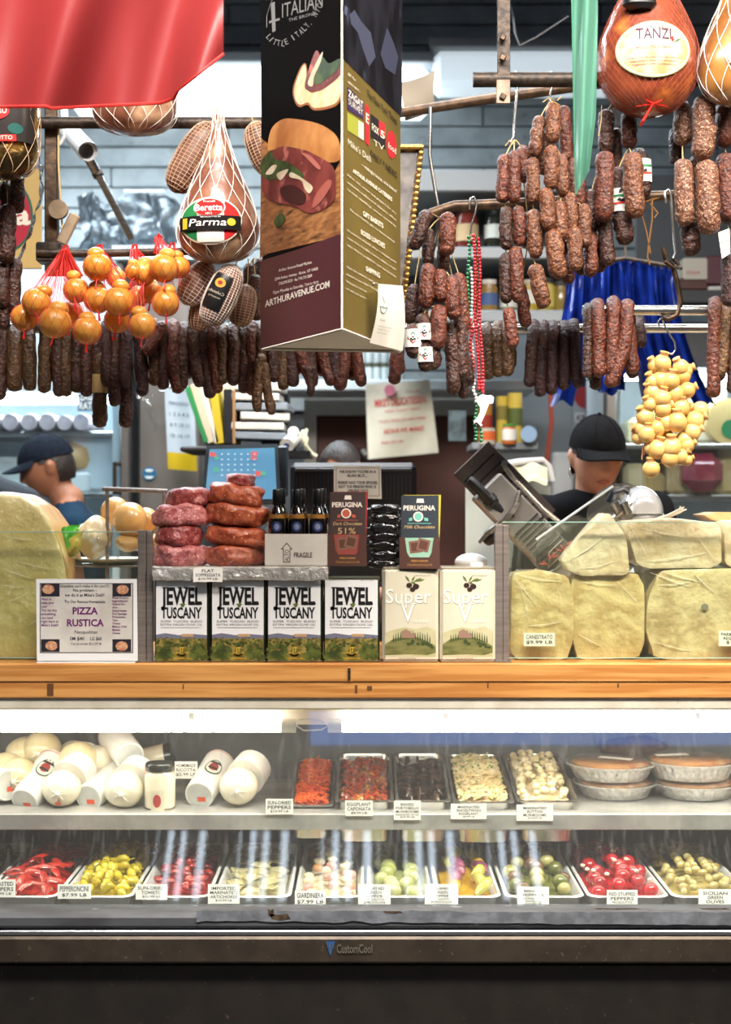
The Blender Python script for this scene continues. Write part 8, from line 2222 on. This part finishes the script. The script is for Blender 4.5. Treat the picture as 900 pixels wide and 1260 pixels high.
ob('plate', sb((621, 606, 4.27), (120*k, .012, 60*k), .003), mat('slicer_plate', (104, 92, 86), (80, 70, 66), 8, rough=.35, metal=.5), sl_)
g = G()
for i in range(7):
    p = A(617, 604, 4.262)+ex*((i-3)*13*k); g.box(p, (2.2*k, .004, 50*k), R3)
ob('plate_slots', g, flat((26, 22, 22)), sl_, smooth=0, kind='stuff')
g = G(); g.tube([A(618, 570, 4.22), A(632, 588, 4.22), A(668, 626, 4.22), A(700, 652, 4.22)], 3.2*k, 8); g.cyl(A(700, 652, 4.20), A(700, 652, 4.25), 4*k, 10); g.cyl(A(621, 570, 4.2), A(621, 570, 4.25), 4*k, 10); ob('guide_rod', g, chrome, sl_)
g = G(); g.tube([A(577, 590, 4.18), A(580, 592, 4.18), A(604, 616, 4.19), A(618, 629, 4.2)], [5*k, 6.4*k, 6.2*k, 5*k], 12); g.cyl(A(602, 622, 4.19), A(610, 612, 4.19), 6*k, 10, ); g.tube([A(601, 612, 4.19), A(606, 617, 4.19)], 9*k, 12); ob('handle', g, blackplastic, sl_)
g = G(); g.tube([A(640, 604, 4.17), A(636, 622, 4.16), A(622, 640, 4.16), A(600, 656, 4.17), A(590, 668, 4.18)], [3*k, 3.4*k, 3.4*k, 3*k, 2*k], 8); ob('lever', g, steel, sl_)
ob('knob', G().ell(A(604, 660, 4.22), (9*k, .03, 12*k), Matrix.Rotation(.5, 3, 'Y'), 14, 10), blackplastic, sl_)
g = G()
for x, y in ((631, 634), (668, 636), (625, 652)): g.cyl(A(x, y, 4.182), A(x, y, 4.192), 2.4*k, 8)
ob('screw', g, mat('screw_dark', (90, 86, 84), rough=.3, metal=.9), sl_, kind='stuff')
def guardf(u, v_):
    p = A(660+95*u, 690-66*u+(v_-.5)*52, 4.17+.02*math.sin(u*3)); return p
ob('blade_guard', G().grid(guardf, 10, 6), glassmat('smoked_guard', (176, 182, 186), 2.2, .10, (120, 124, 128), .06), sl_, smooth=60)
g = G(); g.tube([guardf(u/10, 0) for u in range(11)], 1.6*k, 6); g.tube([guardf(u/10, 1) for u in range(11)], 1.6*k, 6); ob('guard_edge', g, mat('guard_edge', (200, 204, 206), rough=.15, coat=.8), sl_)
ob('blade', G().lathe([(1*k, -.004), (40*k, -.002), (42*k, 0), (40*k, .004), (1*k, .006)], A(764, 634, 4.30), 40, Matrix.Rotation(-PI/2+.35, 3, 'X')), chrome, sl_)
dm = A(788, 632, 4.24)
gd = G(); vs = []; fs = []; n1, n2 = 20, 12
for j in range(n2+1):
    ph = PI*.5*j/n2
    for i in range(n1+1):
        th = PI*i/n1
        rr = 27*k
        vs.append(dm+V((rr*1.0*math.cos(th)*(.4+.6*math.sin(ph)), -.09*math.cos(ph), rr*1.25*math.sin(th)*(.35+.65*math.sin(ph))-.0)))
for j in range(n2):
    for i in range(n1): q0 = j*(n1+1)+i; fs.append((q0, q0+1, q0+n1+2, q0+n1+1))
fs.append(tuple(i for i in range(n1+1)))
gd.add(vs, fs)
gd.box(dm+V((0, .02, -.015)), (54*k, .15, .035), b=.008)
ob('motor_dome', gd, mat('polished_dome', (226, 226, 226), rough=.14, metal=.55, coat=.5), sl_, smooth=50)
g = G(); g.box(A(768, 632, 4.2), (20*k, .05, 16*k), R3, .003); g.cyl(A(752, 640, 4.17), A(782, 616, 4.17), 4*k, 10); g.cyl(A(768, 618, 4.16), A(774, 632, 4.16), 5*k, 10); g.cyl(A(756, 618, 4.16), A(762, 630, 4.16), 6*k, 10); ob('sharpener', g, steel, sl_)
g = G(); g.tube([A(748, 618, 4.2), A(754, 606, 4.2), A(768, 602, 4.2), A(774, 606, 4.2)], 3.4*k, 8); ob('arm', g, blackplastic, sl_)
g = G(); g.box(A(720, 0, 4.28)*1, (.01, .01, .01)); p = A(740, 0, 4.28)
g = G(); g.box((p.x, 4.27, LZ+.05), (.40, .22, .10), b=.02); g.box((A(790, 0, 4.27).x, 4.27, LZ+.15), (.10, .14, .2), b=.015); g.box((A(648, 0, 4.27).x, 4.27, LZ+.14), (.07, .10, .2), b=.01); ob('base', g, alum, sl_)
ms = G()
for i in range(9): ms.ell(A(668+i*4, 694-i*3+3*math.sin(i*2), 4.15), (.012, .012, .003), Matrix.Rotation(i*.7, 3, 'Y'), 8, 5, .3, 60, i)
ob('meat_scrap', ms, mat('meat_scrap', (150, 66, 50), rough=.5), label='scraps of meat on the smoked slicer guard', cat='meat', kind='stuff')
# ================================================================== the four people behind the counter
def remesh(g, vox, smooth=2):
    me = bpy.data.meshes.new('tmp'); me.from_pydata(g.v, [], g.f); me.update()
    o = bpy.data.objects.new('tmp', me); COL.objects.link(o)
    m = o.modifiers.new('r', 'REMESH'); m.mode = 'VOXEL'; m.voxel_size = vox
    if smooth:
        s = o.modifiers.new('s', 'SMOOTH'); s.iterations = smooth; s.factor = .5
    dg = bpy.context.evaluated_depsgraph_get(); e = o.evaluated_get(dg)
    m2 = bpy.data.meshes.new_from_object(e, depsgraph=dg)
    out = G().add([v.co for v in m2.vertices], [tuple(p.vertices) for p in m2.polygons])
    bpy.data.objects.remove(o); bpy.data.meshes.remove(me); bpy.data.meshes.remove(m2)
    return out
ex_ = math.exp
def feat(x, z):
    'how far the face stands out (metres) at a place on its front'
    d = 0
    if z > -.030: n = max(0, min(1, (.026-z)/.052))
    else: n = ex_(-((z+.030)/.007)**2)
    d += .023*n*ex_(-(x/(.0085+.004*n))**2)
    d += .008*ex_(-((abs(x)-.011)/.006)**2)*ex_(-((z+.030)/.008)**2)
    d -= .010*ex_(-((abs(x)-.031)/.014)**2)*ex_(-((z-.012)/.012)**2)
    d += .005*ex_(-((abs(x)-.026)/.022)**2)*ex_(-((z-.034)/.009)**2)
    d += .006*ex_(-(x/.023)**4)*(ex_(-((z+.055)/.0055)**2)+ex_(-((z+.066)/.006)**2))
    d += .008*ex_(-(x/.024)**2)*ex_(-((z+.096)/.014)**2)
    d += .004*ex_(-((abs(x)-.046)/.018)**2)*ex_(-((z+.006)/.018)**2)
    return d
def shape(d):
    x, y, z = d.x*.074, d.y*.096, d.z*.116
    t = max(0, -z/.116)
    x *= 1-.24*t**1.5
    if y > 0: y *= 1-.40*t
    else: y *= 1-.06*t
    if y < 0: y -= feat(x, z)*min(1, (-d.y)*2.2)
    return V((x, y, z))
def front(x, z):
    t = max(0, -z/.116); sx = .074*(1-.24*t**1.5)
    return -.096*(1-.06*t)*math.sqrt(max(.02, 1-(x/sx)**2-(z/.116)**2))-feat(x, z)
def headgeo(g, M):
    nu, nv = 64, 52
    vs = []; fs = []
    for j in range(nv+1):
        th = PI*j/nv
        for i in range(nu):
            a = 2*PI*i/nu; vs.append(M @ shape(V((math.sin(th)*math.cos(a), math.sin(th)*math.sin(a), math.cos(th)))))
    for j in range(nv):
        for i in range(nu):
            l = (i+1) % nu; fs.append((j*nu+i, (j+1)*nu+i, (j+1)*nu+l, j*nu+l))
    g.add(vs, fs)
    for s in (-1, 1):
        R_ = M.to_3x3()
        g.ell(M @ V((s*.075, .010, -.004)), (.009, .017, .029), R_ @ Matrix.Rotation(s*.35, 3, 'Z'), 12, 8)
        g.ell(M @ V((s*.079, .016, .004)), (.008, .016, .020), R_ @ Matrix.Rotation(s*.5, 3, 'Z'), 12, 8)
def limb(g, pts, rs, n=12):
    g.tube(pts, rs, n)
    for p, r in zip(pts, rs): g.ell(p, r, None, 10, 8)
def hand(g, wrist, d, side, s=1.0):
    'palm, four curled fingers and a thumb leaving the side of the palm'
    d = d.normalized(); up = V((0, 0, 1)); r = d.cross(up).normalized()*side; up = r.cross(d)*side
    Rm = Matrix((r, d, up)).transposed()
    g.ell(wrist+d*.045*s, (.040*s, .052*s, .016*s), Rm, 14, 10)
    for k, L in enumerate((.070, .078, .072, .058)):
        b = wrist+d*.085*s+r*(.029-.0195*k)*s
        limb(g, [b, b+d*L*.5*s-up*.006*s, b+d*L*.85*s-up*.024*s, b+d*L*.95*s-up*.042*s], [.0088*s, .0082*s, .0076*s, .0066*s], 8)
    b = wrist+d*.030*s+r*.034*s
    limb(g, [b, b+d*.026*s+r*.020*s-up*.008*s, b+d*.056*s+r*.026*s-up*.020*s], [.0115*s, .0100*s, .0080*s], 8)
def person(label, head, yaw, pitch, sc, neck, sl, sr, el, er, hl, hr, skin, shirt, hair, cap=None, bun=False, detail=True, vox=.0065):
    M = Matrix.Translation(head) @ Matrix.Rotation(math.radians(yaw), 4, 'Z') @ Matrix.Rotation(math.radians(pitch), 4, 'X') @ Matrix.Scale(sc, 4)
    hip = V((neck.x*.7+.3*(sl.x+sr.x)/2, neck.y+.06, .24+.90))
    t = thing('person', V((hip.x, hip.y, .24)), label, 'person')
    sk = mat('skin', skin, tuple(int(c*.93) for c in skin), 12, rough=.5, sss=.15)
    g = G(); headgeo(g, M)
    limb(g, [M @ V((0, .018, -.055)), M @ V((0, .022, -.10)), neck], [.056*sc, .054*sc, .062*sc], 16)
    mid = (sl+sr)/2; ax = (sr-sl).normalized(); yv = V((-ax.y, ax.x, 0)).normalized(); Rt = Matrix((ax, yv, V((0, 0, 1)))).transposed(); wd = (sr-sl).length/2
    chest = mid*.7+hip*.3; belly = mid*.35+hip*.65
    g.ell(chest, (wd*.92, .12, .21), Rt, 20, 14); g.ell(belly, (wd*.80, .115, .20), Rt, 20, 14); g.ell(hip, (wd*.88, .125, .14), Rt, 20, 14); g.ell(mid+V((0, 0, .01)), (wd*.95, .075, .065), Rt, 18, 12)
    for s, e, h, q in ((sl, el, hl, -1), (sr, er, hr, 1)):
        limb(g, [s, s.lerp(e, .5), e, e.lerp(h, .5), h], [.056, .049, .040, .037, .027]); limb(g, [neck+V((0, 0, -.02)), s], [.055, .056])
        hand(g, h, (h-e)+V((0, 0, -.02)), q)
        f = hip+ax*q*.10; limb(g, [f+V((0, 0, -.04)), f+V((0, 0, -.45)), f+V((0, .03, -.82))], [.088, .058, .042]); g.ell(f+V((0, -.03, -.865)), (.045, .12, .034), Rt, 12, 8)
    ob('body', remesh(g, vox, 1), sk, t, smooth=80)
    g = G(); g.ell(chest, (wd*.98, .132, .225), Rt, 20, 14); g.ell(belly, (wd*.86, .128, .22), Rt, 20, 14); g.ell(mid+V((0, 0, .012)), (wd*1.0, .085, .072), Rt, 18, 12); g.ell(hip+V((0, 0, .04)), (wd*.95, .14, .12), Rt, 18, 12)
    for s, e in ((sl, el), (sr, er)):
        limb(g, [neck+V((0, .01, -.035)), s], [.066, .068]); limb(g, [s, s.lerp(e, .45), s.lerp(e, .82)], [.067, .063, .058])
    ob('shirt', remesh(g, .009, 3), shirt, t, smooth=80)
    g = G()
    for q in (-1, 1):
        f = hip+ax*q*.10; limb(g, [f+V((0, 0, .02)), f+V((0, 0, -.45)), f+V((0, .03, -.80))], [.105, .076, .066])
    g.ell(hip, (wd*.93, .135, .13), Rt, 18, 12); ob('trousers', remesh(g, .012, 2), flat((34, 36, 44)), t, smooth=80)
    lo = M @ V((0, 0, 0))
    if detail:
        for s in (-1, 1):
            c = M @ V((s*.031, front(s*.031, .012)+.009, .012)); R_ = M.to_3x3().normalized()
            e = ob('eye', G().ell(c, .0115*sc, None, 14, 10), flat((226, 220, 212), .2), t)
            ob('iris', G().ell(M @ V((s*.031, front(s*.031, .012)-.0005, .007)), (.0055*sc, .0025*sc, .0055*sc), R_, 12, 8), flat((56, 38, 28), .2), e)
            g = G().grid(lambda u, v_: M @ V((s*.031+(u-.5)*.030, front(s*.031, .012)-.0030-.0025*math.cos((u-.5)*3)+.008*abs(u-.5)**1.5*2, .004+.017*v_)), 8, 4); ob('eyelid', g, sk, e)
            ob('eyebrow', G().tube([M @ V((s*x, front(s*x, z)-.002, z)) for x, z in ((.014, .030), (.026, .036), (.040, .035), (.050, .029))], [.0022*sc, .0032*sc, .0028*sc, .001*sc], 6), hair, t)
        for z0, z1, nm in ((-.0525, -.0602, 'upper_lip'), (-.0602, -.0700, 'lower_lip')):
            def lp(u, v_):
                x = (u-.5)*.046; w_ = 1-(2*u-1)**2; z = -.0602+((z0 if z1 == -.0602 else z1)+.0602)*w_*(1-v_ if z1 == -.0602 else v_); return M @ V((x, front(x, z)-.0012, z))
            ob('lips', G().grid(lp, 14, 4), flat((176, 116, 102), .5), t)
    # hair: a shell over the back and top of the skull
    nu, nv = 40, 28; vs = []; fs = []; keep = set()
    for j in range(nv+1):
        for i in range(nu):
            th = PI*j/nv; a = 2*PI*i/nu; d = V((math.sin(th)*math.cos(a), math.sin(th)*math.sin(a), math.cos(th)))
            q = 1.055+.02*noise.noise(d*9); p = V((d.x*.076*q, d.y*.098*q+.003, d.z*.117*q)); vs.append(M @ p)
            hl_ = .070 if cap is None else .05
            if (p.y > .022 and p.z > -.075) or p.z > hl_ or (p.z > .03 and p.y > -.03) or (abs(p.x) > .06 and p.z > .012 and p.y > -.035): keep.add(j*nu+i)
    for j in range(nv):
        for i in range(nu):
            f = (j*nu+i, (j+1)*nu+i, (j+1)*nu+(i+1) % nu, j*nu+(i+1) % nu)
            if all(k in keep for k in f): fs.append(f)
    hb = ob('hair', G().add(vs, fs), hair, t, smooth=80)
    if bun:
        g = G().ell(M @ V((0, .115, .0)), (.034, .03, .036), None, 16, 10, .15, 40); ob('hair_knot', g, hair, t, smooth=80)
        g = G(); c = M @ V((.080, .012, -.050)); c = M @ V((-.081, .006, -.052)); g.tube([c+V((.001, .016*math.cos(a), .016*math.sin(a))) for a in [2*PI*k/18 for k in range(18)]], .0016, 6, closed=True); ob('earring', g, chrome, t)
    if cap:
        cp = ob('cap', G().add([M @ V((.084*math.sin(th)*math.cos(a)*(1+.015*math.cos(6*a)), .108*math.sin(th)*math.sin(a)+.004, .030+.098*math.cos(th))) for th in [PI*.5*j/14 for j in range(15)] for a in [2*PI*i/36 for i in range(36)]],
                [(j*36+i, (j+1)*36+i, (j+1)*36+(i+1) % 36, j*36+(i+1) % 36) for j in range(14) for i in range(36)]), cap, t, smooth=70)
        def vis(o):
            def f(u, v_):
                a = -PI/2+(u-.5)*2.3; rx, ry = .084, .108; k = v_*(1-(2*u-1)**4*.35)
                x = rx*math.cos(a)*(1+.10*k); y = .004+ry*math.sin(a)-.066*k*max(0, math.cos((u-.5)*2.3))
                return M @ V((x, y, .036-.012*k-.024*(abs(x)/.085)**2*k+o))
            return f
        g = G(); g.grid(vis(0), 18, 8); g.grid(vis(-.004), 18, 8); ob('visor', g, cap, cp, smooth=70)
        ob('button', G().ell(M @ V((0, .004, .128)), .008*sc, None, 10, 6), cap, cp)
        g = G()
        for k in range(6):
            a = k*PI/3; g.tube([M @ V((.0855*math.sin(th)*math.cos(a), .1095*math.sin(th)*math.sin(a)+.004, .030+.0990*math.cos(th))) for th in [PI*.5*j/10 for j in range(11)]], .0008, 4)
        ob('seam', g, cap, cp)
    return t, M
capm = mat('cap_cloth', (13, 13, 15), (19, 19, 21), 60, rough=.95, spec=.15, bump=.15, bscale=300)
capn = mat('cap_navy', (16, 22, 34), (22, 30, 42), 60, rough=.9, spec=.2)
hairm = mat('dark_hair', (34, 26, 24), (52, 40, 36), 60, rough=.42, stretch=(4, 1, 1), bump=.5)
YW = 4.66
w_, MW = person('woman in a plain black cap and black T-shirt looking down behind the meat slicer', A(735, 562, YW), 8, 13, 1.08, A(737, 628, YW+.05), A(662, 632, YW+.06), A(806, 628, YW+.03), A(648, 716, YW-.06), A(826, 716, YW-.06), A(684, 708, 4.47), A(788, 706, 4.47),
    (216, 164, 138), mat('black_tee', (15, 15, 18), (21, 21, 24), 8, rough=.95, spec=.15), hairm, capm, True)
YN = 5.6
person('man in a dark cap and navy T-shirt facing left by the glass refrigerator', A(58, 575, YN), -78, 16, 1.04, A(84, 616, YN), A(96, 650, YN+.20), A(92, 652, YN-.20), A(76, 720, YN+.26), A(72, 726, YN-.24), A(22, 716, YN+.12), A(22, 722, YN-.08),
    (176, 118, 88), mat('navy_tee', (16, 42, 62), (20, 50, 70), 6, rough=.9, spec=.2), hairm, capn, vox=.008)
person('person in dark clothes with the back turned behind the huge cheese, head outside the picture', A(-74, 520, 5.0), 165, 0, 1.0, A(-56, 576, 5.0), A(-126, 606, 5.0), A(30, 622, 5.02), A(-150, 720, 4.98), A(56, 734, 5.0), A(-140, 800, 4.9), A(30, 830, 4.9),
    (190, 140, 112), mat('slate_shirt', (36, 44, 52), (42, 52, 60), 6, rough=.85), hairm, detail=False, vox=.009)
person('person bent behind the black register, only dark hair and forehead showing', A(418, 584, 5.05), 22, 24, 1.0, A(412, 640, 5.1), A(346, 662, 5.12), A(478, 662, 5.08), A(336, 740, 5.0), A(488, 740, 5.0), A(384, 730, 4.8), A(446, 730, 4.8),
    (206, 154, 126), mat('grey_shirt', (70, 74, 80), rough=.85), hairm, vox=.009)
